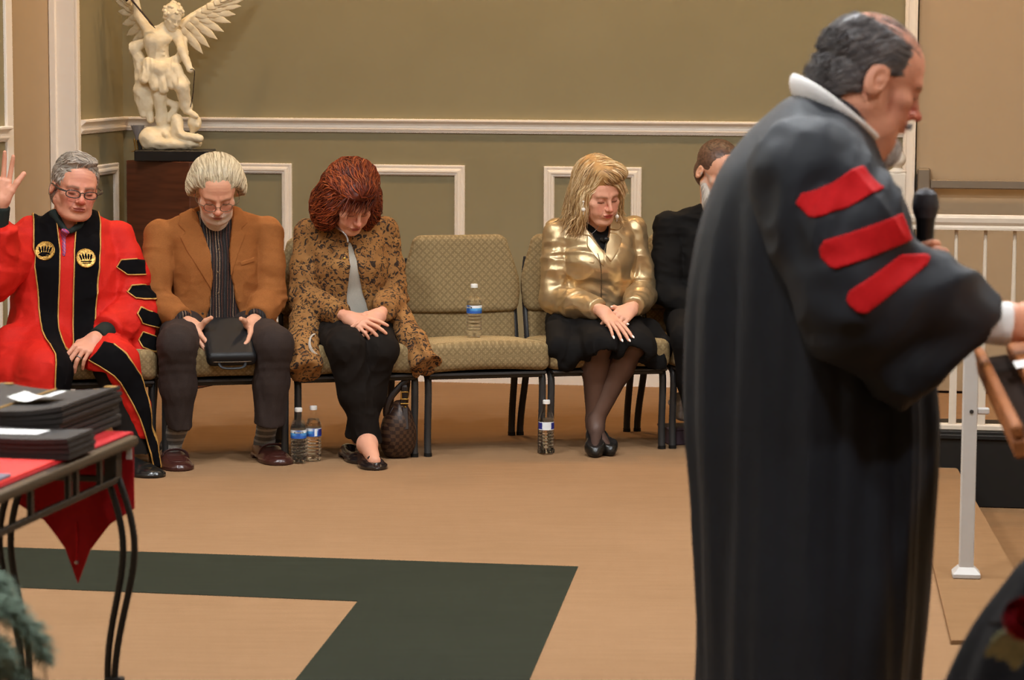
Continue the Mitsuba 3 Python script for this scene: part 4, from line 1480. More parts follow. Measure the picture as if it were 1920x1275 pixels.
    # peep-toe flats with a bow
    for j, (o_, d_) in enumerate(((oL, dd), (K.Rw.T @ (G(668, 868) - K.o) - np.array([0, -.21, 0]), np.array([.1, -1, 0])))):
        o_ = np.array([o_[0], o_[1], 0])
        Rf = frame_dir(d_)
        sf = shoe_sdf(.252, .088, .056, toe=.040)

        def flat(p):
            d = sf(p)
            throat = sd_ell(p, (0, -.105, .070), (.031, .082, .052))
            peep = sd_ell(p, (0, -.252, .024), (.013, .022, .012))
            return smax(smax(d, -throat, .004), -peep, .003)
        m = surface_nets(flat, sf.lo, sf.hi, .004)
        sh = K.add('shoe', moved(m, Rf, o_), 'mat_shoe_patent')
        if j == 0:
            bow = cat(*[moved(trimesh.Trimesh(b.vertices * [.014, .007, .007], b.faces), roty(s * .3), (s * .013, -.200, .044)) for s in (-1, 1)])
            K.add('bow', moved(union(bow), Rf, o_), 'mat_shoe_patent', parent=sh)
    return K


RED = red_woman()
# ------------------------------------------------------------------ the blonde woman in the gold jacket (chair 4)
mat('mat_gold_jacket', proc(lambda p, n, uv: mix('bda077', 'd6bd94', fbm(p.x * 22, p.y * 22, p.z * 22))), 0.34, 0.5, 0.78)
mat('mat_skirt', tweed('0e0d0d', '171515'), 0.85, 0.12, sheen=0.25)
mat('mat_tights', proc(lambda p, n, uv: mix('3a2a24', '5f463b', dr.clip(dr.abs(n.y) * 1.25 - .2, 0, 1))), 0.5, 0.35)
mat('mat_nail_white', 'efe2da', 0.2, 0.5)
mat('mat_pearl', 'd8d2c6', 0.2, 0.6)


def pump(mt, K, heel_pt, toe_pt, name='shoe', H=.075, spike=True):
    """a high-heeled court shoe from its heel to its toe (both on the floor)"""
    h, t = np.asarray(heel_pt, float), np.asarray(toe_pt, float)
    d = t - h; d[2] = 0; L = np.linalg.norm(d); d /= L
    R = frame_dir(d)

    def fn(p):
        y = -p[:, 1]
        a = sd_cap(p, (0, -.012, H + .012), (0, -.06, H * .80 + .008), .030, .030)
        a = su(a, sd_cap(p, (0, -.06, H * .80 + .006), (0, -.145, .036), .029, .034), .02)
        a = su(a, sd_cap(p, (0, -.145, .034), (0, -L + .022, .018), .036, .016), .03)
        a = smax(a, -sd_cap(p, (0, -.022, H + .030), (0, -.17, .082), .028, .040), .004)
        a = np.maximum(a, -p[:, 2] + .001)
        a = su(a, sd_cap(p, (0, -.010, H - .01), (0, -.004, .0), .014, .0052), .012)
        return np.maximum(a, -p[:, 2] + .001)
    m = surface_nets(fn, (-.06, -L - .03, -.01), (.06, .05, H + .06), .0042)
    return K.add(name, moved(m, R, (h[0], h[1], 0)), mt)


def gold_woman():
    K = Person(thing('person', 'blonde woman in a shiny gold jacket and black skirt, eyes lowered, hands folded', 'person'), CR, corg(4))
    J = K.J
    o = dict(skin='d8a286', red='bd6a54', lip='b0483f', brow='7a5a3e', brow_a=.6, lines=.04, lash='2c1c18', w=.93, jaw=.92, nose=.9, cheek=1.1, lips=1.2)
    sc = 1.0
    th = J(1122, 362, .12)
    Rh = rotz(math.radians(12)) @ roty(math.radians(-5)) @ rotx(math.radians(20))
    loc = lambda q: ((np.asarray(q) - th) @ Rh) / sc
    nb = J(1118, 428, .20)
    hf = head_sdf(o, neck=[((0, .022, -.05), loc(nb), .047, .052)])
    SL, SR = J(1045, 436, .235), J(1186, 430, .235)
    EL, ER = J(1040, 560, .20), J(1204, 550, .20)
    WL, WR_ = J(1130, 581, -.085), J(1186, 577, -.07)
    KL, KR = J(1124, 640, -.10), J(1190, 642, -.10)
    cx = J(1118, 500, .23)[0]
    HL, HR_ = np.array([cx - .08, .29, .50]), np.array([cx + .08, .29, .50])
    g = lambda u, v: K.Rw.T @ (G(u, v) - K.o)
    hL, tL = g(1101, 846), g(1117, 860)             # front shoe (leg that crosses over)
    hR, tR = g(1139, 838), g(1150, 857)
    hL = tL - np.array([-.045, -.195, 0]); hR = tR - np.array([.03, -.195, 0])
    AR_ = hL + [0.004, -.02, .125]
    AL_ = hR + [0, -.02, .125]
    d1, n1 = J(1172, 628, -.205) - WL, np.array([.25, -.70, .60])
    h1 = hand_sdf(WL, d1, n1, side_of(d1, n1, (1, 0, .5)), curls=[(2, 8, 6), (3, 9, 6), (5, 11, 8), (8, 14, 8)], thumb=(.062, .100, .008), forearm=WL + (EL - WL) * .3, spread=5, size=.93, rw=.021)
    d2, n2 = J(1150, 604, -.145) - WR_, np.array([.20, -.60, .70])
    h2 = hand_sdf(WR_, d2, n2, side_of(d2, n2, (-.4, 0, 1)), curls=[(20, 30, 14), (22, 32, 16), (24, 34, 16), (26, 36, 16)], thumb=(.055, .080, .0), forearm=WR_ + (ER - WR_) * .3, spread=6, size=.93, rw=.021)
    core = [(HL, KL, .060, .050), (HR_, KR, .060, .050), ((cx, .26, .52), (cx, .24, .80), .085, .085), ((cx, .24, .80), nb, .075, .045), (nb - [0, 0, .06], SL - [0, 0, .02], .03, .03), (nb - [0, 0, .06], SR - [0, 0, .02], .03, .03), (SL, EL, .036, .032), (SR, ER, .036, .032), (EL, WL, .030, .022), (ER, WR_, .030, .022), (KL + [0, .03, 0], KL + (AL_ - KL) * .33 + [0, .04, 0], .036, .034), (KL + (AL_ - KL) * .33 + [0, .04, 0], AL_, .034, .018), (KR + [0, .03, 0], KR + (AR_ - KR) * .33 + [0, .04, 0], .036, .034), (KR + (AR_ - KR) * .33 + [0, .04, 0], AR_, .034, .018)]
    body, _, hs = body_mesh((hf, Rh, th, sc), [h1, h2], core)
    K.add('body', body, 'mat_skin', skin_colors(body, Rh, th, sc, o))
    for h in (h1, h2):
        for q, dd, nn in h.tips + [(h.thumbtip[0], h.thumbtip[1], np.array([0, -.5, .8]))]:
            c = q + dd * .004 + nn * .0045
            m = trimesh.creation.icosphere(2, 1.0)
            u_ = np.cross(dd, nn); u_ /= np.linalg.norm(u_) + 1e-9; w_ = np.cross(u_, dd)
            K.add('fingernail', trimesh.Trimesh(m.vertices @ (np.stack([u_, dd, w_]) * np.array([[.0048], [.0078], [.0030]])) + c, m.faces), 'mat_nail_white')
    # legs in sheer tights, crossed at the ankles
    def leg(K_, A_, heel, toe):
        mid = K_ + (A_ - K_) * .33 + np.array([0, .035, 0])

        def fn(p):
            d = sd_path(p, [K_ + np.array([0, .12, .0]), K_, mid, A_], [.062, .056, .053, .031], .03)
            d = su(d, sd_cap(p, A_, heel + np.array([0, -.03, .085]), .031, .026), .02)
            return su(d, sd_cap(p, A_ + np.array([0, -.01, -.035]), heel + (toe - heel) * .72 + np.array([0, 0, .030]), .028, .020), .03)
        lo, hi = np.minimum(np.minimum(K_, A_), np.minimum(heel, toe)) - .09, np.maximum(np.maximum(K_, A_), np.maximum(heel, toe)) + .16
        return surface_nets(fn, lo, hi, .0055)
    K.add('stocking', leg(KL, AL_, hR, tR), 'mat_tights')
    K.add('stocking', leg(KR, AR_, hL, tL), 'mat_tights')
    pump('mat_shoe_black', K, hL, tL); pump('mat_shoe_black', K, hR, tR)

    # hair: layered bob
    def hair(p):
        d = sd_ell(p, (0, .030, .045), (.096, .108, .102))
        d = su(d, sd_ell(p, (-.080, .020, -.060), (.038, .070, .105)), .04)
        d = su(d, sd_ell(p, (.080, .020, -.055), (.036, .068, .100)), .04)
        d = su(d, sd_ell(p, (0, .075, -.06), (.090, .055, .10)), .04)
        d = su(d, sd_ell(p, (.02, -.045, .105), (.070, .055, .040)), .03)
        d = smax(d, -sd_ell(p, (-.010, -.125, -.035), (.067, .090, .118)), .012)
        return smax(d, -sd_ell(p, (0, -.02, -.15), (.055, .085, .08)), .02)
    hb = largest(surface_nets(hair, (-.17, -.14, -.2), (.17, .18, .2), .0045))
    v = hb.vertices
    hb = displace(hb, .003 * vnoise(v, (60, 60, 14), 5) + .003 * vnoise(v, 14, 6))
    rr = RNG(31)
    pk = hb.vertices[rr.choice(len(v), 2000)]
    part = -.030
    flow = lambda q: np.stack([np.sign(q[:, 0] - part) * (.9 * (q[:, 2] > .03) + .10), -.25 * (q[:, 2] > .06) + .05, -1.1 + .0 * q[:, 0]], 1)
    lk, rn, tv = locks(hb, pk, flow, 7, .095, .0023, .0025, seed=8, curl=.14, spread=.12, sides=3, thick=.45)
    # the fringe sweeps across the forehead to her left
    fr = np.stack([rr.uniform(-.030, .045, 220), rr.uniform(-.085, -.070, 220), rr.uniform(.088, .110, 220)], 1)
    lk2, rn2, tv2 = locks(hb, fr, lambda q: np.stack([.75 - 4 * q[:, 0] * (q[:, 0] > 0), .10 + 2.0 * np.clip(q[:, 0] - .02, 0, 1), -.45 - 8 * np.clip(q[:, 0] - .01, 0, 1)], 1), 10, .095, .0026, .003, seed=9, spread=.08, sides=4, follow=0)
    # loose ends at the shoulders
    en = pk[(pk[:, 2] < -.06)]
    lk3, rn3, tv3 = locks(hb, en, lambda q: np.stack([np.sign(q[:, 0]) * .35, np.full(len(q), -.1), np.full(len(q), -1.0)], 1), 7, .045, .0020, .003, seed=10, curl=.25, spread=.2, sides=4, follow=0)
    c0 = ramp(['6a4a2c', 'a67c4c', 'c79f68'], .5 + .4 * vnoise(v, (50, 50, 10), 7))
    pal = ['7d5c38', 'b08c5a', 'd3b68a', 'e8d6b0']
    hm = cat(hb, lk, lk2, lk3)
    K.add('hair', moved(trimesh.Trimesh(hm.vertices * sc, hm.faces, process=False), Rh, th), 'mat_hair', np.vstack([c0, ramp(pal, rn * .9), ramp(pal, .45 + .55 * rn2), ramp(pal, rn3 * .8)]))
    b = trimesh.creation.icosphere(2, 1.0)
    for u_, v_, y_ in ((1094, 378, .04), (1157, 391, .085)):
        q = J(u_, v_, y_)
        e = K.key + '__earring'
        dm = cat(moved(trimesh.Trimesh(b.vertices * .0045, b.faces), t=q), tube([q, q + [0, 0, -.024]], .0011, 5), moved(trimesh.Trimesh(b.vertices * .0085, b.faces), t=q + [0, 0, -.032]), tube([q + [0, 0, -.036], q + [0, 0, -.052]], .0013, 5))
        K.add('earring', dm, 'mat_pearl')

    rows = [(.50, cx, .240, .150, .120), (.56, cx, .235, .152, .122), (.64, cx, .225, .145, .122), (.74, cx, .205, .155, .132), (.83, cx, .215, .150, .103), (.885, cx, .205, .098, .074), (.925, cx, .20, .060, .058)]

    def torso(p):
        d = sd_loft(p, rows, .02)
        for S_, sx in ((SL, -1), (SR, 1)):
            d = su(d, sd_cap(p, (cx + sx * .04, .205, .90), S_ + np.array([-sx * .015, 0, .0]), .040, .042), .04)
        return d

    def jacket(p):
        d = torso(p)
        for S_, E_, W_ in ((SL, EL, WL), (SR, ER, WR_)):
            M_ = E_ + (W_ - E_) * .90
            d = su(d, sd_path(p, [S_, (S_ + E_) / 2, E_], [.054, .055, .055], .02), .010)
            f = sd_path(p, [E_, (E_ + M_) / 2, M_], [.055, .052, .040], .02)
            ax = (M_ - E_) / np.linalg.norm(M_ - E_)
            d = su(d, smax(f, ((p - f32(M_)) @ f32(ax)), .006), .012)
        return d
    zq = lambda u, v_, y=.10: J(u, v_, y)[[0, 2]]
    opening = [zq(1094, 395), zq(1104, 430), zq(1124, 458), zq(1132, 474), zq(1138, 456), zq(1148, 430), zq(1152, 395)]

    def jcut(p):
        d = jacket(p)
        return smax(d, -np.maximum(sd_poly(p[:, 0], p[:, 2], opening), p[:, 1] - .20), .006)
    m = surface_nets(jcut, (cx - .33, -.10, .46), (cx + .33, .42, .98), .0056)
    v = m.vertices
    wr = folds(v, (9, 9, 10), .005, 61) + folds(v, (26, 26, 30), .002, 62)
    for E_ in (EL, ER, (EL + SL) / 2, (ER + SR) / 2, EL + (WL - EL) * .55, ER + (WR_ - ER) * .55):
        wr += folds(v, (19, 19, 21), .006, 65) * np.exp(-(np.linalg.norm(v - E_, axis=1) / .085) ** 2)
    K.add('jacket', displace(m, wr), 'mat_gold_jacket')
    jk = K.key + '__jacket'

    def shell(poly, t0, t1, ymax=.20, h=.0032):
        a = np.array(poly)
        return surface_nets(lambda p: smax(np.maximum(jacket(p) - t1, t0 - jacket(p)), np.maximum(sd_poly(p[:, 0], p[:, 2], poly), p[:, 1] - ymax), .003),
                            (a[:, 0].min() - .02, -.02, a[:, 1].min() - .02), (a[:, 0].max() + .02, ymax + .02, a[:, 1].max() + .02), h)
    K.add('collar', shell([zq(1096, 392), zq(1098, 412), zq(1108, 436), zq(1112, 444), zq(1090, 441), zq(1078, 430), zq(1078, 404), zq(1084, 394)], -.003, .009), 'mat_gold_jacket', parent=jk)
    K.add('collar', shell([zq(1152, 392), zq(1150, 412), zq(1146, 430), zq(1164, 433), zq(1174, 426), zq(1172, 404), zq(1164, 394)], -.003, .009), 'mat_gold_jacket', parent=jk)
    K.add('lapel', shell([zq(1104, 440), zq(1112, 446), zq(1131, 475), zq(1128, 500), zq(1112, 480), zq(1102, 462)], -.003, .007), 'mat_gold_jacket', parent=jk)
    K.add('lapel', shell([zq(1146, 436), zq(1136, 462), zq(1132, 478), zq(1142, 490), zq(1160, 470), zq(1170, 448), zq(1160, 438)], -.003, .007), 'mat_gold_jacket', parent=jk)
    K.add('flap', shell([zq(1062, 492), zq(1112, 488), zq(1113, 494), zq(1062, 499)], -.003, .004), 'mat_gold_jacket', parent=jk)
    K.add('epaulette', shell([zq(1034, 418), zq(1066, 402), zq(1072, 410), zq(1040, 426)], -.003, .006, .3), 'mat_gold_jacket', parent=jk)
    K.add('epaulette', shell([zq(1166, 402), zq(1196, 412), zq(1193, 420), zq(1164, 410)], -.003, .006, .3), 'mat_gold_jacket', parent=jk)

    def drop(fn, q, dy=.002, n=150):
        q = q.copy()
        for _ in range(n):
            if fn(f32([q]))[0] < 0: break
            q[1] += dy
        return q
    zp = [drop(jacket, J(u_, v_, .0)) - [0, .008, 0] for u_, v_ in ((1131, 478), (1135, 500), (1138, 520), (1140, 545), (1141, 565))]
    K.add('zip', tube(spline(zp, 16), .0016, 6), 'mat_glass_rim', parent=jk)
    def top(p):
        d = torso(p) + np.float32(.010)
        return smax(d, -sd_ell(p, (cx, .09, .930), (.055, .10, .088)), .01)
    K.add('top', surface_nets(top, (cx - .2, .05, .50), (cx + .2, .38, .93), .007), 'mat_skirt')
    pend = drop(top, J(1123, 446, .02)) - [0, .003, 0]
    chain = spline([J(1106, 418, .105), pend + [-.018, -.0, .022], pend + [0, 0, .010], pend + [.018, 0, .022], J(1142, 418, .105)], 18)
    K.add('necklace', cat(tube(chain, .0014, 5), moved(trimesh.Trimesh(b.vertices * [.007, .003, .011], b.faces), t=pend)), 'mat_silver')
    # clip microphone and its lead
    mk = thing('clip_microphone', 'small black clip-on microphone on the gold jacket lapel', 'microphone')
    q = drop(jacket, J(1150, 452, .0)) - [0, .012, 0]
    obj('head', K.w(moved(trimesh.Trimesh(b.vertices * [.0125, .010, .0105], b.faces), t=q)), 'mat_black_plastic', mk, smooth=True)
    obj('clip', K.w(moved(bx(-.022, .002, -.004, .006, -.006, .006, .002), roty(.5), q + [-.004, .006, -.008])), 'mat_black_plastic', mk)
    wire = [q + [0, .004, -.01]] + [drop(jacket, J(u_, v_, .0)) - [0, .003, 0] for u_, v_ in ((1146, 480), (1148, 505), (1151, 528), (1152, 552))]
    obj('lead', K.w(tube(spline(wire, 20), .0018, 5)), 'mat_black_plastic', mk, smooth=True)

    def skirt(p):
        d = sd_ell(p, (cx, .26, .49), (.185, .17, .085))
        for H_, K_ in ((HL, KL), (HR_, KR)):
            E_ = K_ + np.array([0, -.035, -.012])
            d = su(d, sd_path(p, [H_, (H_ + K_) / 2, E_], [.094, .082, .070], .03), .05)
        d = su(d, sd_cap(p, J(1050, 612, .15), J(1052, 650, -.04), .055, .050), .04)
        # flounce hanging below the knees and over the seat edge
        d = su(d, sd_cap(p, J(1085, 660, -.075), J(1060, 680, -.045), .038, .030), .035)
        d = su(d, sd_cap(p, J(1118, 650, -.13), J(1152, 648, -.13), .034, .036), .03)
        d = su(d, sd_cap(p, J(1200, 640, -.06), J(1218, 668, -.05), .045, .034), .03)
        d = su(d, sd_cap(p, J(1215, 620, .12), J(1248, 650, .0), .050, .032), .03)
        d = su(d, sd_cap(p, J(1240, 650, .0), J(1236, 685, -.055), .034, .022), .03)
        for K_, A_ in ((KL, AL_), (KR, AR_)):
            dn = K_ + (A_ - K_) * .55
            d = smax(d, -sd_cap(p, K_ + (A_ - K_) * .10 + np.array([0, -.06, 0]), dn + np.array([0, -.04, 0]), .050, .06), .012)
        return d
    m = surface_nets(skirt, (cx - .30, -.26, .33), (cx + .36, .45, .62), .0055)
    v = m.vertices
    low = np.clip((.50 - v[:, 2]) / .10, 0, 1)
    K.add('skirt', displace(m, folds(v, (16, 16, 9), .004, 71) + folds(v, (32, 14, 3), .010, 72) * low), 'mat_skirt')
    return K


GOLD = gold_woman()
# ------------------------------------------------------------------ the bearded man in black (chair 5), half hidden by the speaker
mat('mat_suit_black', tweed('0f0e0e', '191716'), 0.85, 0.12, sheen=0.25)


def dark_man():
    K = Person(thing('person', 'man with a long grey beard and a black suit, seated behind the standing speaker', 'person'), CR, corg(5))
    J = K.J
    o = dict(skin='cf9a7c', red='b8604c', lip='9a5548', brow='5a4638', w=1.0, beard='b3aaa0', beard_a=.9, ruddy=1.1)
    sc = 1.02
    th = J(1349, 322, .12)
    Rh = rotz(math.radians(14)) @ rotx(math.radians(22))
    loc = lambda q: ((np.asarray(q) - th) @ Rh) / sc
    nb = J(1342, 392, .20)
    hf = head_sdf(o, neck=[((0, .025, -.05), loc(nb), .055, .060)])
    SL, SR = J(1254, 424, .235), J(1432, 418, .235)
    EL, ER = J(1252, 548, .20), J(1440, 540, .20)
    WL, WR_ = J(1318, 584, .02), J(1370, 580, .02)
    KL, KR = J(1292, 634, -.10), J(1420, 630, -.10)
    AL, AR = J(1312, 800, -.04), J(1420, 800, -.04)
    cx = J(1343, 500, .23)[0]
    HL, HR_ = np.array([cx - .09, .29, .50]), np.array([cx + .09, .29, .50])
    d1, n1 = np.array([.75, -.6, -.25]), np.array([.2, -.6, .8])
    h1 = hand_sdf(WL, d1, n1, side_of(d1, n1, (0, 0, 1)), forearm=WL + (EL - WL) * .3)
    d2, n2 = np.array([-.75, -.6, -.25]), np.array([-.2, -.6, .8])
    h2 = hand_sdf(WR_ + [.02, .03, -.02], d2, n2, side_of(d2, n2, (0, 0, 1)), forearm=WR_ + (ER - WR_) * .3)
    core = [(HL, KL, .062, .050), (HR_, KR, .062, .050), (KL, AL + [0, .02, .06], .046, .030), (KR, AR + [0, .02, .06], .046, .030), ((cx, .26, .52), (cx, .24, .80), .10, .10), ((cx, .24, .80), nb, .09, .05), (nb - [0, 0, .06], SL - [0, 0, .02], .03, .03), (nb - [0, 0, .06], SR - [0, 0, .02], .03, .03), (SL, EL, .042, .036), (SR, ER, .042, .036), (EL, WL, .034, .024), (ER, WR_, .034, .024)]
    body, _, _ = body_mesh((hf, Rh, th, sc), [h1, h2], core)
    K.add('body', body, 'mat_skin', skin_colors(body, Rh, th, sc, o))

    def hair(p):
        d = np.minimum(sd_ell(p, (0, .018, .036), (.0815, .1015, .0875)), sd_ell(p, (0, .05, -.02), (.075, .068, .075)))
        d = smax(d, -sd_ell(p, (0, -.105, .0), (.075, .085, .105)), .01)
        d = smax(d, -sd_cap(p, (.085, .0, -.01), (.07, -.05, -.02), .026, .04), .006)
        return smax(d, -sd_cap(p, (-.085, .0, -.01), (-.07, -.05, -.02), .026, .04), .006)
    hb = largest(surface_nets(hair, (-.12, -.12, -.12), (.12, .14, .15), .0035))
    hb = displace(hb, .0012 * vnoise(hb.vertices, 160, 3))
    c0 = ramp(['33231b', '5a4032', '6f5240'], .5 + .5 * vnoise(hb.vertices, 120, 7) - .25 * (hb.vertices[:, 2] > .09))
    K.add('hair', moved(trimesh.Trimesh(hb.vertices * sc, hb.faces, process=False), Rh, th), 'mat_hair', c0)
    # the beard: a long fall of strands from the jaw
    def beard(p):
        d = sd_ell(p, (0, -.055, -.105), (.060, .050, .050))
        d = su(d, sd_cap(p, (.062, -.015, -.055), (.045, -.05, -.10), .016, .026), .03)
        d = su(d, sd_cap(p, (-.062, -.015, -.055), (-.045, -.05, -.10), .016, .026), .03)
        d = su(d, sd_cap(p, (0, -.06, -.12), (0, -.035, -.215), .050, .022), .05)
        return smax(d, -sd_ell(p, (0, -.112, -.052), (.034, .03, .022)), .008)
    bb = surface_nets(beard, (-.12, -.14, -.28), (.12, .06, .02), .0045)
    bb = displace(bb, .0025 * vnoise(bb.vertices, (90, 90, 18), 4))
    rr = RNG(41)
    pk = bb.vertices[rr.choice(len(bb.vertices), 420)]
    lk, rn, tv = locks(bb, pk, lambda q: np.stack([-q[:, 0] * 3, np.full(len(q), .1), np.full(len(q), -1.0)], 1), 8, .085, .0030, .003, seed=12, curl=.25, spread=.15, sides=4, follow=.6)
    pal = ['8a8078', 'b3aaa0', 'cfc7bc']
    hm = cat(bb, lk)
    K.add('beard', moved(trimesh.Trimesh(hm.vertices * sc, hm.faces, process=False), Rh, th), 'mat_hair', np.vstack([ramp(pal, .5 + .4 * vnoise(bb.vertices, 50, 5)), ramp(pal, rn)]))

    rows = [(.43, cx, .235, .195, .14), (.53, cx, .235, .190, .135), (.64, cx, .225, .172, .13), (.76, cx, .215, .172, .125), (.845, cx, .215, .165, .105), (.90, cx, .205, .115, .082), (.945, cx, .195, .070, .066)]

    def jacket(p):
        d = sd_loft(p, rows, .03)
        for S_, E_, W_, sx in ((SL, EL, WL, -1), (SR, ER, WR_, 1)):
            M_ = E_ + (W_ - E_) * .9
            d = su(d, sd_cap(p, (cx + sx * .045, .205, .92), S_ + np.array([-sx * .02, 0, 0]), .050, .050), .04)
            d = su(d, sd_path(p, [S_, (S_ + E_) / 2, E_], [.060, .060, .056], .02), .010)
            d = su(d, sd_path(p, [E_, M_], [.056, .046], .02), .015)
        d = su(d, sd_ell(p, (cx - .145, .18, .50), (.08, .13, .06)), .03)
        d = su(d, sd_ell(p, (cx + .145, .18, .50), (.08, .13, .06)), .03)
        return smax(d, -np.maximum(sd_poly(p[:, 0], p[:, 2], [(cx - .05, .97), (cx - .035, .86), (cx, .70), (cx + .035, .86), (cx + .05, .97)]), p[:, 1] - .17), .006)
    m = surface_nets(jacket, (cx - .36, -.06, .40), (cx + .36, .42, 1.0), .007)
    v = m.vertices
    K.add('jacket', displace(m, folds(v, (8, 8, 14), .005, 81) + folds(v, (16, 16, 30), .004, 82)), 'mat_suit_black')
    sh = surface_nets(lambda p: sd_loft(p, rows, .03) + np.float32(.012), (cx - .22, .04, .42), (cx + .22, .38, .95), .009)
    K.add('shirt', sh, 'mat_trousers_black')

    def trousers(p):
        d = sd_ell(p, (cx, .28, .50), (.185, .15, .10))
        for H_, K_, A_ in ((HL, KL, AL), (HR_, KR, AR)):
            d = su(d, sd_path(p, [H_, (H_ + K_) / 2, K_], [.098, .088, .072], .03), .035)
            S_ = K_ + (A_ - K_) * .95
            d = su(d, sd_path(p, [K_, (K_ + S_) / 2 + np.array([0, .012, 0]), S_], [.070, .062, .055], .03), .02)
        return d
    K.add('trousers', surface_nets(trousers, (cx - .33, -.22, .05), (cx + .33, .44, .64), .008), 'mat_suit_black')
    sf = shoe_sdf(.288, .104, .082)
    m = surface_nets(sf, sf.lo, sf.hi, .005)
    for A_ in (AL, AR):
        K.add('shoe', moved(m, np.eye(3), (A_[0], A_[1] + .06, 0)), 'mat_shoe_black')
    return K


DARK = dark_man()
# ------------------------------------------------------------------ the man in the red academic gown (chair 0), right hand raised
mat('mat_gown_red', tweed('b3160f', 'c92418'), 0.7, 0.2, sheen=0.5)
mat('mat_gown_lining', tweed('5c0f0c', '6d1410'), 0.8, 0.15)
mat('mat_velvet', tweed('0a090a', '121012'), 0.95, 0.05, sheen=0.25)
mat('mat_piping_gold', 'b98a48', 0.5, 0.4, 0.3)
mat('mat_medallion', proc(lambda p, n, uv: mix('8a6425', 'd2a552', smoothstep(.35, .7, fbm(p.x * 220, p.z * 220, p.y * 220)))), 0.4, 0.5, 0.5)
mat('mat_tie', proc(lambda p, n, uv: mix('5b3f86', 'b04a5e', smoothstep(.4, .6, dr.abs(dr.sin((p.z + p.x) * 260))))), 0.5, 0.4)
mat('mat_shirt_green', '1c2320', 0.8, 0.2)
mat('mat_glass_dark', '2c2320', 0.3, 0.5)


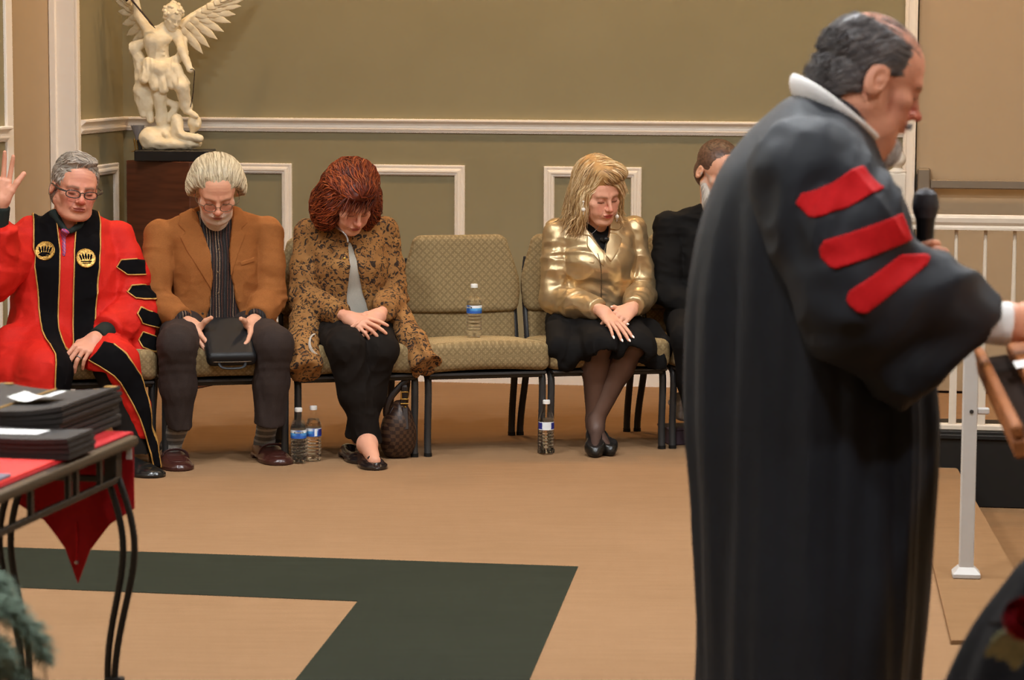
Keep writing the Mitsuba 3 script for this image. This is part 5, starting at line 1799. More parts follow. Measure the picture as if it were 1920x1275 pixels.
def red_man():
    K = Person(thing('person', 'man in a red and black academic gown and glasses, right hand raised', 'person'), CR, corg(0))
    J = K.J
    o = dict(skin='d0957a', red='b45a48', lip='9f5348', brow='6a5a4c', w=.96, jaw=1.08, nose=1.1, cheek=1.0, jowl=1, ruddy=1.3, lips=.7, len=.95)
    sc = 1.06
    th = J(141, 353, .16)
    Rh = rotz(math.radians(10)) @ roty(math.radians(7)) @ rotx(math.radians(10))
    loc = lambda q: ((np.asarray(q) - th) @ Rh) / sc
    nb = J(128, 432, .22)
    hf = head_sdf(o, neck=[((0, .020, -.05), loc(nb), .058, .064)])
    SL, SR = J(62, 440, .24), J(222, 448, .24)
    EL, ER = J(-20, 512, .10), J(252, 590, .15)
    WL, WR_ = J(1, 384, .02), J(181, 634, -.06)
    KL, KR = J(84, 696, -.10), J(206, 684, -.10)
    AL, AR = J(100, 840, -.04), J(255, 856, -.10)
    cx = J(130, 500, .23)[0]
    HL, HR_ = np.array([cx - .09, .29, .50]), np.array([cx + .09, .29, .50])
    # raised hand, palm to the front; the other rests on the lap
    d1, n1 = np.array([.02, .02, 1.0]), np.array([.15, 1.0, 0])
    h1 = hand_sdf(WL, d1, n1, side_of(d1, n1, (1, 0, 0)), curls=[(4, 8, 5), (4, 8, 5), (5, 8, 5), (6, 10, 6)], thumb=(.082, .112, .006), thumb2=(.058, .080, .012), forearm=WL + (EL - WL) * .4, spread=7, size=1.05)
    d2, n2 = J(128, 672, -.16) - WR_, np.array([-.25, -.72, .66])
    h2 = hand_sdf(WR_, d2, n2, side_of(d2, n2, (-.7, 0, .7)), curls=[(30, 30, 16), (32, 32, 18), (34, 34, 18), (36, 34, 18)], thumb=(.030, .105, .028), forearm=WR_ + (ER - WR_) * .3, spread=3, size=1.03)
    core = [(HL, KL, .06, .05), (HR_, KR, .06, .05), (KL, AL + [0, .02, .08], .046, .03), (KR, AR + [0, .02, .08], .046, .03), ((cx, .26, .52), (cx, .24, .80), .10, .10), ((cx, .24, .80), nb, .09, .05), (nb - [0, 0, .06], SL - [0, 0, .02], .03, .03), (nb - [0, 0, .06], SR - [0, 0, .02], .03, .03), (SL, EL, .042, .036), (SR, ER, .042, .036), (EL, WL, .034, .026), (ER, WR_, .034, .024)]
    body, _, _ = body_mesh((hf, Rh, th, sc), [h1, h2], core)
    K.add('body', body, 'mat_skin', skin_colors(body, Rh, th, sc, o))

    def hair(p):
        d = np.minimum(sd_ell(p, (0, .020, .040), (.0815, .1005, .0885)), sd_ell(p, (0, .05, -.02), (.077, .068, .075)))
        d = su(d, sd_ell(p, (0, -.030, .108), (.056, .046, .022)), .02)
        d = smax(d, -sd_ell(p, (0, -.110, .012), (.070, .080, .096)), .01)
        d = smax(d, -sd_cap(p, (.086, .002, -.012), (.07, -.05, -.03), .026, .04), .006)
        return smax(d, -sd_cap(p, (-.086, .002, -.012), (-.07, -.05, -.03), .026, .04), .006)
    hb = largest(surface_nets(hair, (-.12, -.12, -.12), (.12, .15, .17), .0035))
    hb = displace(hb, .002 * vnoise(hb.vertices, 70, 3))
    rr = RNG(51)
    pk = hb.vertices[rr.choice(len(hb.vertices), 900)]
    flow = lambda q: np.stack([q[:, 0] * 3 + .4, -.8 * (q[:, 2] > .07) + .5 * (q[:, 2] <= .07), .35 * (q[:, 2] > .07) - .8 * (q[:, 2] <= .07)], 1)
    lk, rn, tv = locks(hb, pk, flow, 6, .032, .0022, .003, seed=14, spread=.25, sides=4)
    pal = ['746a60', 'a0968b', 'c4bbb0']
    hm = cat(hb, lk)
    K.add('hair', moved(trimesh.Trimesh(hm.vertices * sc, hm.faces, process=False), Rh, th), 'mat_hair', np.vstack([ramp(['655b52', '8f857b', 'a89f94'], .5 + .5 * vnoise(hb.vertices, 60, 7)), ramp(pal, rn)]))
    gk = K.key + '__glasses'
    for nm, m in glasses(o, .0018, .0245, .0135, -.108, .008, .080, -.001):
        K.add(nm, moved(trimesh.Trimesh(m.vertices * sc, m.faces, process=False), Rh, th), 'mat_glass_dark', parent=gk)
    for s in (-1, 1):
        K.add('temple_bar', moved(trimesh.Trimesh(tube(spline([(s * .055, -.095, .006), (s * .078, -.072, .009), (s * .084, -.03, .010)], 10), .0045, 6, flat=.4).vertices * sc, tube(spline([(s * .055, -.095, .006), (s * .078, -.072, .009), (s * .084, -.03, .010)], 10), .0045, 6).faces, process=False), Rh, th), 'mat_glass_dark', parent=gk)

    # the gown: body, sleeves, and the front hanging over the thighs
    z = lambda v, u=130, y=.1: J(u, v, y)[2]
    rows = [(.40, cx, .235, .235, .155), (.52, cx, .22, .235, .155), (.62, cx, .215, .220, .150), (.74, cx, .21, .205, .138), (.83, cx, .215, .185, .112), (.885, cx, .21, .125, .085), (.93, cx, .205, .078, .068)]

    def base(p):
        d = sd_loft(p, rows, .03)
        for S_, sx in ((SL, -1), (SR, 1)):
            d = su(d, sd_cap(p, (cx + sx * .045, .21, .915), S_ + np.array([-sx * .02, 0, 0]), .050, .052), .04)
        return d

    def lap(p):
        # cloth over the thighs, falling from the knees
        d = sd_path(p, [HL, (HL + KL) / 2, KL], [.115, .105, .088], .03)
        d = su(d, sd_path(p, [HR_, (HR_ + KR) / 2, KR], [.115, .105, .088], .03), .03)
        L2, L3 = J(72, 760, -.10), J(82, 842, -.06)
        d = su(d, sd_path(p, [KL, L2, L3], [.090, .098, .100], .03), .04)
        d = su(d, sd_path(p, [J(22, 640, .10), J(26, 700, .02), J(40, 790, -.02)], [.06, .07, .07], .03), .05)
        R2, R3 = J(252, 762, -.11), J(280, 872, -.08)
        d = su(d, sd_path(p, [KR + [.025, 0, 0], R2, R3], [.082, .050, .036], .03), .04)
        return d

    def sleeves(p):
        d = sd_path(p, [SL, (SL + EL) / 2 + np.array([0, 0, -.015]), EL], [.070, .085, .100], .03)
        f = sd_path(p, [EL, EL + (WL - EL) * .62], [.100, .078], .03)
        ax = (WL - EL) / np.linalg.norm(WL - EL)
        M_ = EL + (WL - EL) * .72
        f = sd_cap(p, EL, M_, .100, .082)
        d = su(d, smax(f, (p - f32(M_)) @ f32(ax), .008), .03)
        M2 = ER + (WR_ - ER) * .72
        ax = (WR_ - ER) / np.linalg.norm(WR_ - ER)
        e = sd_path(p, [SR, (SR + ER) / 2 + np.array([.012, 0, 0]), ER], [.066, .078, .086], .02)
        e = su(e, sd_cap(p, J(262, 590, .12), J(266, 660, .06), .062, .042), .04)      # the bell of the sleeve hangs down
        f = sd_cap(p, ER, M2, .086, .060)
        e = su(e, smax(f, (p - f32(M2)) @ f32(ax), .008), .03)
        return np.minimum(d, e)

    def gown(p):
        d = su(base(p), lap(p), .05)
        d = np.maximum(d, -(p[:, 2] - .17) - .35 * np.clip(p[:, 0] - cx - .12, 0, .3))
        return su(d, sleeves(p), .012)

    zq = lambda u, v_, y=.08: J(u, v_, y)[[0, 2]]
    gap = [zq(160, 694, -.1), zq(196, 694, -.1), zq(220, 740, -.1), zq(238, 800, -.1), zq(244, 900, -.1), zq(136, 900, -.1), zq(140, 760, -.1)]

    def gcut(p):
        d = gown(p)
        d = smax(d, -np.maximum(sd_poly(p[:, 0], p[:, 2], gap), p[:, 1] - .10), .006)
        return smax(d, -sd_cap(p, (cx - .005, .095, .855), (cx + .002, .13, .985), .014, .082), .006)
    m = surface_nets(gcut, (cx - .48, -.26, .02), (cx + .40, .43, 1.0), .0063)
    def wr_(v):
        wr = folds(v, (9, 9, 5), .007, 91) + folds(v, (20, 20, 9), .003, 92)
        for E_ in (ER, EL, (SR + ER) / 2, ER + (WR_ - ER) * .5):
            wr += folds(v, (13, 13, 24), .007, 95) * np.exp(-(np.linalg.norm(v - E_, axis=1) / .10) ** 2)
        return wr * np.clip((np.abs(v[:, 0] - cx) - .02) / .08, .25, 1)
    wr = wr_(m.vertices)
    K.add('gown', displace(m, wr), 'mat_gown_red')
    gk = K.key + '__gown'
    l0, l1 = J(132, 690, -.02), J(240, 690, -.02)
    inn = surface_nets(lambda p: sd_box(p, ((l0[0] + l1[0]) / 2, .03, .33), ((l1[0] - l0[0]) / 2, .012, .165), None, .01) + .012 * np.sin(p[:, 0] * 70), (l0[0] - .04, -.03, .12), (l1[0] + .04, .09, .52), .008)
    K.add('lining', inn, 'mat_gown_lining', parent=gk)

    def shell(fn, poly, t0, t1, y0, y1, h=.004, line=None, mesh_only=False):
        a = np.array(poly)
        pf = (lambda p: sd_poly(p[:, 0], p[:, 2], poly)) if line is None else (lambda p: sd_line(p[:, 0], p[:, 2], poly) - line)
        f = lambda p: smax(np.maximum(fn(p) - t1, t0 - fn(p)), np.maximum(pf(p), np.maximum(p[:, 1] - y1, y0 - p[:, 1])), .002)
        return wrinkled(surface_nets(f, (a[:, 0].min() - .02, y0 - .01, a[:, 1].min() - .02), (a[:, 0].max() + .02, y1 + .01, a[:, 1].max() + .02), h), fn, wr_)
    body_only = lambda p: su(base(p), lap(p), .05)
    # velvet facings, upper parts on the chest, lower parts over the lap
    A = [(84, 352), (74, 374), (68, 400), (66, 470), (71, 540), (77, 618), (90, 640), (102, 661), (101, 700), (98, 800), (94, 850)]
    B = [(138, 850), (139, 740), (152, 681), (126, 655), (108, 616), (111, 540), (114, 470), (110, 420), (104, 395), (101, 376), (104, 352)]
    Cc = [(162, 352), (164, 378), (160, 395), (146, 420), (141, 470), (138, 540), (136, 640), (140, 660)]
    D = [(160, 650), (178, 600), (183, 540), (190, 470), (191, 420), (188, 400), (178, 378), (172, 352)]
    left = [zq(*q, .06 if q[1] < 640 else -.1) for q in A + B]
    rt = [zq(*q, .06) for q in Cc + D]
    Elw = [(166, 674), (186, 684), (209, 698), (222, 712), (233, 730), (247, 755), (260, 782), (276, 830), (288, 876)]
    Fup = [(300, 876), (296, 850), (282, 780), (275, 745), (261, 703), (233, 662), (212, 644), (195, 640)]
    low = [zq(*q, -.12) for q in Elw + Fup]
    K.add('facing', shell(gown, left, -.004, .0075, -.30, .28), 'mat_velvet', parent=gk)
    K.add('facing', shell(body_only, rt, -.004, .0075, -.05, .28), 'mat_velvet', parent=gk)
    K.add('facing', shell(body_only, low, -.004, .0085, -.30, .10), 'mat_velvet', parent=gk)
    for ln, fn, yy in ((A, gown, .28), (B, gown, .28), (Cc, body_only, .28), (D[1:], body_only, .28), (Elw, body_only, .1), (Fup[::-1][1:], body_only, .1)):
        pp = [zq(*q, (-.12 if ln in (Elw, Fup) or q[1] > 640 else .06)) for q in ln]
        K.add('piping', shell(fn, pp, .001, .0105, -.30, yy, .003, line=.0030), 'mat_piping_gold', parent=gk)
    b = trimesh.creation.icosphere(2, 1.0)

    def drop(fn, q, dy=.002, n=200):
        q = q.copy()
        for _ in range(n):
            if fn(f32([q]))[0] < 0: break
            q[1] += dy
        return q
    # round gold emblems: a disc with a rim, an open book under a row of leaves
    for u_, v_ in ((92, 478), (166, 491)):
        q = drop(body_only, J(u_, v_, -.05)); q = q - [0, .010 + max(0, float(wr_(q[None])[0])), 0]
        g_ = grad(body_only, q[None])[0]
        ex_ = np.cross([0, 0, 1.0], g_); ex_ /= np.linalg.norm(ex_)
        Rm = np.stack([ex_, np.cross(g_, ex_), g_], 1)
        q = drop(body_only, J(u_, v_, -.05)); q = q + g_ * (.007 + max(0, float(wr_(q[None])[0])))
        k = K.add('medallion', moved(lathe([(.0, -.004), (.037, -.004), (.038, .003), (.036, .0045), (.033, .003), (0, .003)], 36), Rm, q), 'mat_medallion', parent=gk, smooth=30)
        leaf = lambda x_, zz, a: moved(trimesh.Trimesh(b.vertices * [.004, .012, .002], b.faces), rotz(a), [x_, zz, .0035])
        em = union(*[leaf(x_, .004 + .003 * math.cos(x_ * 90), -x_ * 16) for x_ in (-.020, -.010, 0, .010, .020)], bx(-.020, .020, -.0155, -.012, .001, .0055), bx(-.016, .016, -.0215, -.019, .001, .0055))
        K.add('emblem', moved(em, Rm, q), 'mat_velvet', parent=gk)
    # bars on the sleeve
    for bar in ([(222, 503), (230, 490), (258, 489), (275, 491), (275, 516), (240, 516)], [(239, 548), (248, 535), (275, 535), (292, 538), (292, 562), (253, 560)], [(253, 586), (261, 575), (284, 583), (302, 592), (302, 616), (262, 603)], [(257, 634), (264, 619), (288, 629), (304, 640), (304, 664), (264, 648)]):
        pp = [zq(*q, .09) for q in bar]
        K.add('sleeve_bar', largest(shell(sleeves, pp, -.004, .0065, -.05, .26, .004)), 'mat_velvet', parent=gk)
        K.add('piping', shell(sleeves, [pp[-1], pp[0], pp[1], pp[2]], .001, .0090, -.05, .26, .003, line=.0028), 'mat_piping_gold', parent=gk)
        K.add('piping', shell(sleeves, [pp[4], pp[5]], .001, .0090, -.05, .26, .003, line=.0028), 'mat_piping_gold', parent=gk)
    # shirt collar, tie, cuffs
    def collar(p):
        bk_, l_, r_, f_ = J(134, 384, .275), J(101, 402, .17), J(163, 414, .165), J(128, 434, .100)
        c = su(sd_cap(p, bk_, l_, .018, .017), sd_cap(p, bk_, r_, .018, .017), .01)
        c = su(c, sd_cap(p, l_, f_ - [.008, 0, 0], .017, .010), .01)
        c = su(c, sd_cap(p, r_, f_ + [.008, 0, 0], .017, .010), .01)
        return c
    K.add('collar', surface_nets(collar, (cx - .12, .06, .82), (cx + .12, .30, 1.0), .005), 'mat_shirt_green')
    tk = drop(lambda p: np.minimum(body_only(p), collar(p)), J(127, 437, -.02))
    tp = [tk - [0, .004, 0]] + [drop(body_only, J(u_, v_, -.05)) - [0, .004, 0] for u_, v_ in ((126, 450), (126, 468), (125, 485))]
    K.add('tie', tube(spline(tp, 14), np.interp(np.linspace(0, 1, 14), [0, .25, .35, 1], [.017, .014, .009, .006]), 10, flat=.5, up=(0, 1, 0)), 'mat_tie')
    for W_, E_ in ((WL, EL), (WR_, ER)):
        ax = (W_ - E_) / np.linalg.norm(W_ - E_)
        K.add('cuff', surface_nets(lambda p: smax(sd_cap(p, W_ - ax * .10, W_ + ax * .004, .042, .037), (p - f32(W_ - ax * .004)) @ f32(ax), .004), np.minimum(W_, W_ - ax * .1) - .06, np.maximum(W_, W_ - ax * .1) + .06, .005), 'mat_shirt_green')
    t_, d_, n_ = h2.frame
    rp = h2.bones[6][0] * .35 + h2.bones[6][1] * .65
    ra = h2.bones[6][1] - h2.bones[6][0]; ra /= np.linalg.norm(ra)
    e1_ = np.cross(ra, n_); e1_ /= np.linalg.norm(e1_); e2_ = np.cross(ra, e1_)
    a = np.linspace(0, 2 * np.pi, 17)
    K.add('ring', tube(rp + .0102 * (np.cos(a)[:, None] * e1_ + np.sin(a)[:, None] * e2_), .0024, 6, cap=False), 'mat_silver')

    # trousers and shoes
    def trousers(p):
        d = sd_ell(p, (cx, .28, .48), (.16, .14, .08))
        for H_, K_, A_ in ((HL, KL, AL), (HR_, KR, AR)):
            S_ = K_ + (A_ - K_) * .98
            d = su(d, sd_path(p, [H_, K_, S_], [.08, .062, .052], .03), .02)
        return d
    K.add('trousers', surface_nets(trousers, (cx - .3, -.26, .06), (cx + .4, .44, .6), .008), 'mat_trousers_black')
    sf = shoe_sdf(.29, .102, .085)
    m = surface_nets(sf, sf.lo, sf.hi, .0045)
    g = lambda u, v: K.Rw.T @ (G(u, v) - K.o)
    toe = g(300, 896)
    dd = np.array([.55, -.83, 0]); dd /= np.linalg.norm(dd)
    K.add('shoe', moved(m, frame_dir(dd), toe - dd * .29), 'mat_shoe_black')
    toe = g(108, 905)
    K.add('shoe', moved(m, np.eye(3), toe + [0, .29, 0]), 'mat_shoe_black')
    return K


REDMAN = red_man()
# ------------------------------------------------------------------ the standing speaker in the black doctoral gown
mat('mat_gown_black', tweed('181a20', '20242b'), 0.62, 0.3, sheen=0.45)
mat('mat_bar_red', tweed('b01317', 'c51a1e'), 0.75, 0.15, sheen=0.4)
mat('mat_shirt_white', 'e2dfdc', 0.7, 0.2)
mat('mat_mic_grey', '3b3a3e', 0.5, 0.4, 0.3)


def speaker():
    K = Person(thing('person', 'balding man standing in a black academic gown with three red bars on the sleeve', 'person'), np.eye(3), np.array([0, 5.0, 0]))
    J = K.J
    o = dict(skin='cf9274', red='b85a48', lip='9a5046', brow='4a3c34', w=1.0, jaw=1.08, nose=.82, ear=1.18, jowl=1, ruddy=1.25, beard='b9b2aa', beard_a=.0)
    sc = .98
    th = J(1634, 149, .0)
    yaw = math.radians(90 + 11)
    Rh = rotz(yaw) @ rotx(math.radians(25)) @ roty(math.radians(0))
    loc = lambda q: ((np.asarray(q) - th) @ Rh) / sc
    nb = J(1556, 262, .0)
    hf0 = head_sdf(o, neck=[((0, .030, -.04), loc(nb), .066, .076), ((0, -.005, -.075), loc(J(1608, 270, 0)), .052, .06)])

    def hf(p):
        d = hf0(p)
        d = su(d, sd_ell(p, (0, .062, -.055), (.050, .03, .05)), .02)       # folds of the nape
        return d
    S0 = J(1520, 330, -.20)
    E0 = J(1600, 560, -.27)
    W0_ = J(1868, 600, -.20)
    SB, EB, WB = J(1560, 330, .20), J(1640, 540, .24), J(1742, 520, .22)
    # right hand over the lectern, left hand round the microphone
    d1, n1 = np.array([.93, .10, -.10]), np.array([.05, -.72, .69])
    h1 = hand_sdf(J(1878, 600, -.19), d1, n1, side_of(d1, n1, (0, .5, .9)), curls=[(18, 30, 15), (24, 34, 18), (30, 36, 20), (34, 38, 20)], thumb=(.050, .10, .03), forearm=W0_ - np.array([.09, 0, -.01]), rw=.030, size=1.08)
    d2, n2 = np.array([.75, -.20, .45]), np.array([.45, .75, -.3])
    mic = J(1733, 500, .215)
    h2 = hand_sdf(mic + np.array([-.055, .045, -.06]), d2, n2, side_of(d2, n2, (0, 0, 1)), curls=[(40, 65, 40), (42, 65, 40), (44, 66, 42), (46, 66, 42)], thumb=(.045, .075, .055), forearm=WB - np.array([.10, -.02, .06]), size=1.05)
    hip = np.array([J(1520, 800, 0)[0], 0, .90])
    core = [(hip, J(1500, 420, 0), .12, .12), (J(1500, 420, 0), nb, .10, .07), (J(1500, 380, 0), S0, .06, .05), (J(1500, 380, 0), SB, .06, .05), (S0, E0, .05, .04), (E0, W0_, .04, .03), (SB, EB, .05, .04), (EB, WB - np.array([.06, 0, .05]), .04, .03), (hip + [0, -.09, 0], (hip[0] - .02, -.10, .10), .08, .045), (hip + [0, .09, 0], (hip[0] + .06, .10, .10), .08, .045)]
    body, _, _ = body_mesh((hf, Rh, th, sc), [h1, h2], core)
    K.add('body', body, 'mat_skin', skin_colors(body, Rh, th, sc, o))

    # hair: a dark band round the back and sides, thin over the crown
    def hair(p):
        d = sd_ell(p, (0, .020, .034), (.0820, .1010, .0870))
        d = np.minimum(d, sd_ell(p, (0, .050, -.025), (.076, .070, .070)))
        face = sd_ell(p, (0, -.115, .02), (.11, .085, .16))
        d = smax(d, -face, .01)
        for s in (-1, 1):
            d = smax(d, -sd_cap(p, (s * .090, .012, -.020), (s * .07, -.06, -.025), .030, .05), .006)
            d = smax(d, -sd_cap(p, (s * .07, .030, -.075), (s * .06, -.05, -.075), .032, .05), .006)
        return smax(d, -sd_ell(p, (0, -.030, .167), (.140, .150, .090)), .008)
    hb = largest(surface_nets(hair, (-.12, -.12, -.14), (.12, .15, .15), .0033), 2)
    hb = displace(hb, .0016 * vnoise(hb.vertices, 90, 3))
    rr = RNG(61)
    pk = hb.vertices[rr.choice(len(hb.vertices), 1000)]
    flow = lambda q: np.stack([q[:, 0] * 0, np.full(len(q), 1.0), -.9 * (q[:, 1] > .0) - .15], 1)
    lk, rn, tv = locks(hb, pk, flow, 5, .026, .0015, .0012, seed=16, spread=.2, sides=4)
    curl_ = pk[(pk[:, 1] > .085) & (pk[:, 2] < .06) & (pk[:, 2] > -.05)][:160]
    lk2, rn2, tv2 = locks(hb, curl_, lambda q: np.stack([q[:, 0] * 4, np.full(len(q), .9), np.full(len(q), -.35)], 1), 7, .030, .0018, .003, seed=17, curl=.7, spread=.3, sides=4, follow=.35)
    # thin strands over the bald crown
    hs = surface_nets(lambda p: hf(p), (-.12, -.15, .02), (.12, .15, .15), .005)
    q_ = hs.vertices[(hs.vertices[:, 2] > .070) & (hs.vertices[:, 1] > -.07) & (hs.vertices[:, 1] < .05)]
    tp = q_[rr.choice(len(q_), 200)]
    lk3, rn3, tv3 = locks(hs, tp, lambda q: np.stack([q[:, 0] * 0, np.full(len(q), 1.0), q[:, 0] * 0], 1), 7, .05, .0009, .0008, seed=18, spread=.12, sides=3)
    pal = ['292526', '474242', '67605e', '8a827e']
    hm = cat(hb, lk, lk2, lk3)
    K.add('hair', moved(trimesh.Trimesh(hm.vertices * sc, hm.faces, process=False), Rh, th), 'mat_hair', np.vstack([ramp(['2a2526', '4a4443', '655d5a'], .5 + .5 * vnoise(hb.vertices, 60, 7)), ramp(pal, rn * .8), ramp(pal, rn2 * .5), ramp(pal, .4 + .6 * rn3)]))
    # goatee and moustache
    go = surface_nets(lambda p: su(sd_ell(p, (0, -.092, -.108), (.022, .020, .028)), sd_cap(p, (0, -.090, -.110), (0, -.086, -.150), .018, .009), .02), (-.05, -.13, -.18), (.05, -.05, -.06), .004)
    pk = go.vertices[rr.choice(len(go.vertices), 260)]
    l4, r4, t4 = locks(go, pk, lambda q: np.stack([q[:, 0] * 0, q[:, 0] * 0, np.full(len(q), -1.0)], 1), 6, .035, .0015, .0015, seed=19, spread=.2, sides=4)
    mo = np.stack([np.repeat([-1, 1], 60) * rr.uniform(.002, .026, 120), np.full(120, -.102), np.full(120, -.045)], 1)
    l5, r5, t5 = locks(hs, mo, lambda q: np.stack([np.sign(q[:, 0]) * .8, np.full(len(q), .25), np.full(len(q), -.6)], 1), 5, .022, .0014, .001, seed=20, spread=.15, sides=4, follow=0)
    gm = cat(go, l4, l5)
    pal2 = ['9a938c', 'c6c0b8', 'ded9d2']
    K.add('beard', moved(trimesh.Trimesh(gm.vertices * sc, gm.faces, process=False), Rh, th), 'mat_hair', np.vstack([np.repeat(lin('bdb6ae')[None], len(go.vertices), 0), ramp(pal2, r4), ramp(['6a625c', '9a938c'], r5)]))

    # white collar
    ca, cb_, cc = J(1506, 168, .0), J(1556, 205, -.105), J(1612, 262, -.055)
    col = spline([J(1500, 164, .055), J(1505, 166, -.06), J(1545, 190, -.112), J(1588, 224, -.108), J(1622, 254, -.06), J(1636, 268, .0)], 24)
    K.add('shirt_collar', tube(col, [.024] * 24, 12, flat=.45, up=(0, -1, .2)), 'mat_shirt_white')

    # the gown
    z = lambda v: float(J(1500, v, 0)[2])
    X = lambda u, v: float(J(u, v, 0)[0])
    sil = [(172, 1486, 1592, .085), (200, 1455, 1612, .125), (250, 1402, 1634, .185), (330, 1346, 1664, .225), (420, 1319, 1690, .235), (560, 1301, 1716, .235), (690, 1292, 1738, .235), (800, 1290, 1750, .235), (950, 1298, 1748, .235), (1120, 1302, 1740, .24), (1275, 1304, 1727, .24), (1450, 1290, 1728, .25), (1660, 1270, 1735, .27)]
    rows = [(z(v), (X(a, v) + X(b, v)) / 2, 0.0, (X(b, v) - X(a, v)) / 2, d) for v, a, b, d in sil]

    def trunk(p):
        d = sd_loft(p, rows, .03)
        d = su(d, sd_cap(p, J(1515, 262, -.09), S0 + np.array([-.015, .02, .02]), .06, .07), .05)
        return su(d, sd_cap(p, J(1530, 262, .09), SB, .06, .07), .05)

    def pleats(v):
        # long soft folds falling from the yoke
        a = np.arctan2(v[:, 1], v[:, 0] - X(1520, 600))
        k = np.clip((z(300) - v[:, 2]) / .25, 0, 1)
        w = meshkit.noise(np.stack([np.cos(a) * 4 + 9, np.sin(a) * 4 + 9, v[:, 2] * .8], 1), 5) - .5
        w2 = meshkit.noise(np.stack([np.cos(a) * 9 + 19, np.sin(a) * 9 + 19, v[:, 2] * 1.2], 1), 6) - .5
        return (k * (.050 * w + .020 * w2)).astype(np.float32)

    def sleeve(p):
        d = sd_path(p, [S0, (S0 + E0) / 2 + np.array([.02, 0, 0]), E0], [.105, .118, .105], .03)
        d = su(d, sd_path(p, [E0, J(1745, 545, -.26), J(1850, 592, -.20)], [.105, .066, .040], .03), .04)
        # the wide bell hanging below the forearm
        bell = [zz(1560, 545), zz(1690, 478), zz(1748, 492), zz(1800, 528), zz(1866, 578), zz(1872, 592), zz(1832, 644), zz(1760, 718), zz(1690, 779), zz(1668, 772), zz(1600, 700), zz(1545, 640)]
        c = sd_poly(p[:, 0], p[:, 2], bell)
        yy = np.abs(p[:, 1] + .245 + .05 * np.clip((p[:, 0] - E0[0]) / .3, 0, 1) * -1)
        e = smax(c + .02, yy - .058, .05) - np.float32(.012)
        return su(d, e, .04)
    zz = lambda u, v: tuple(J(u, v, -.24)[[0, 2]])
    far_arm = lambda p: su(sd_path(p, [SB, EB], [.105, .10], .03), sd_cap(p, EB, WB + np.array([-.03, 0, -.02]), .10, .065), .03)

    def swr(v):
        up_ = np.exp(-((v[:, 2] - z(330)) / .10) ** 2)
        w = folds(v, (10, 5, 7), .010, 101) + folds(v, (22, 8, 12), .003, 102) + folds(v, (30, 8, 4), .007, 103) * up_
        return w.astype(np.float32)
    m = surface_nets(lambda p: np.maximum(su(trunk(p), far_arm(p), .03), sd_cap(p, J(1555, 215, 0), J(1600, 120, 0), .072, .085) * -1), (X(1270, 900) - .05, -.36, .02), (X(1800, 600), .42, z(140)), .0085)
    v = m.vertices
    m = trimesh.Trimesh(v + grad(trunk, v) * np.array([1, 1, 0]) * pleats(v)[:, None], m.faces, process=False)
    K.add('gown', m, 'mat_gown_black')
    gk = K.key + '__gown'
    sm = surface_nets(lambda p: smax(sleeve(p), -sd_cap(p, J(1840, 600, -.20), J(1900, 612, -.20), .034, .05), .006), (X(1330, 600), -.44, z(800)), (X(1900, 600), .02, z(150)), .007)
    K.add('sleeve', displace(sm, swr(sm.vertices)), 'mat_gown_black', parent=gk)
    for bar in ([(1496, 384), (1506, 364), (1616, 321), (1654, 361), (1531, 409), (1516, 407)], [(1535, 464), (1544, 449), (1684, 404), (1706, 452), (1564, 502), (1552, 498), (1537, 482)], [(1579, 556), (1585, 541), (1689, 477), (1749, 484), (1742, 496), (1616, 582), (1600, 580), (1583, 566)]):
        pp = [tuple(J(u_, v_, -.33)[[0, 2]]) for u_, v_ in bar]
        a = np.array(pp)
        f = lambda p: smax(np.maximum(sleeve(p) - .005, -.005 - sleeve(p)), np.maximum(sd_poly(p[:, 0], p[:, 2], pp), p[:, 1] + .20), .0)
        bm = surface_nets(f, (a[:, 0].min() - .02, -.46, a[:, 1].min() - .02), (a[:, 0].max() + .02, -.15, a[:, 1].max() + .02), .003)
        K.add('sleeve_bar', wrinkled(bm, sleeve, swr), 'mat_bar_red', parent=gk)
    # shirt cuff
    ax = np.array([.97, .02, -.10]); ax /= np.linalg.norm(ax)
    c0 = J(1872, 606, -.195)
    K.add('shirt_cuff', surface_nets(lambda p: smax(smax(sd_cap(p, c0 - ax * .08, c0 + ax * .05, .040, .040), (p - f32(c0 + ax * .022)) @ f32(ax), .006), -smax(sd_cap(p, c0 - ax * .08, c0 + ax * .08, .033, .033), -((p - f32(c0 + ax * .010)) @ f32(ax)), .002), .002), c0 - .13, c0 + .09, .004), 'mat_shirt_white')
    # shoes below the hem
    sf = shoe_sdf(.29, .104, .08)
    sh = surface_nets(sf, sf.lo, sf.hi, .006)
    for y_, dx in ((-.11, .02), (.10, .10)):
        K.add('shoe', moved(sh, rotz(math.radians(80)), (hip[0] + dx - .08, y_, 0)), 'mat_shoe_black')

    # the microphone in his left hand
    k = thing('microphone', 'black handheld microphone with a round grille held by the speaker', 'microphone')
    body_ = lathe([(0, -.185), (.011, -.185), (.0125, -.18), (.0150, -.10), (.0165, .0), (.0185, .045), (.020, .058), (0, .058)], 28)
    gr = lathe([(.0, .056), (.0215, .056), (.0235, .066), (.0262, .074), (.0262, .080), (.0255, .088), (.022, .102), (.013, .111), (0, .114)], 32)
    top = mic + np.array([0, 0, (J(1733, 352, .215)[2] - .114 - mic[2])])
    obj('grip', K.w(moved(body_, t=top)), 'mat_black_plastic', k, smooth=30)
    obj('grille', K.w(moved(gr, t=top)), 'mat_mic_grey', k, smooth=30)
    return K


SPEAKER = speaker()
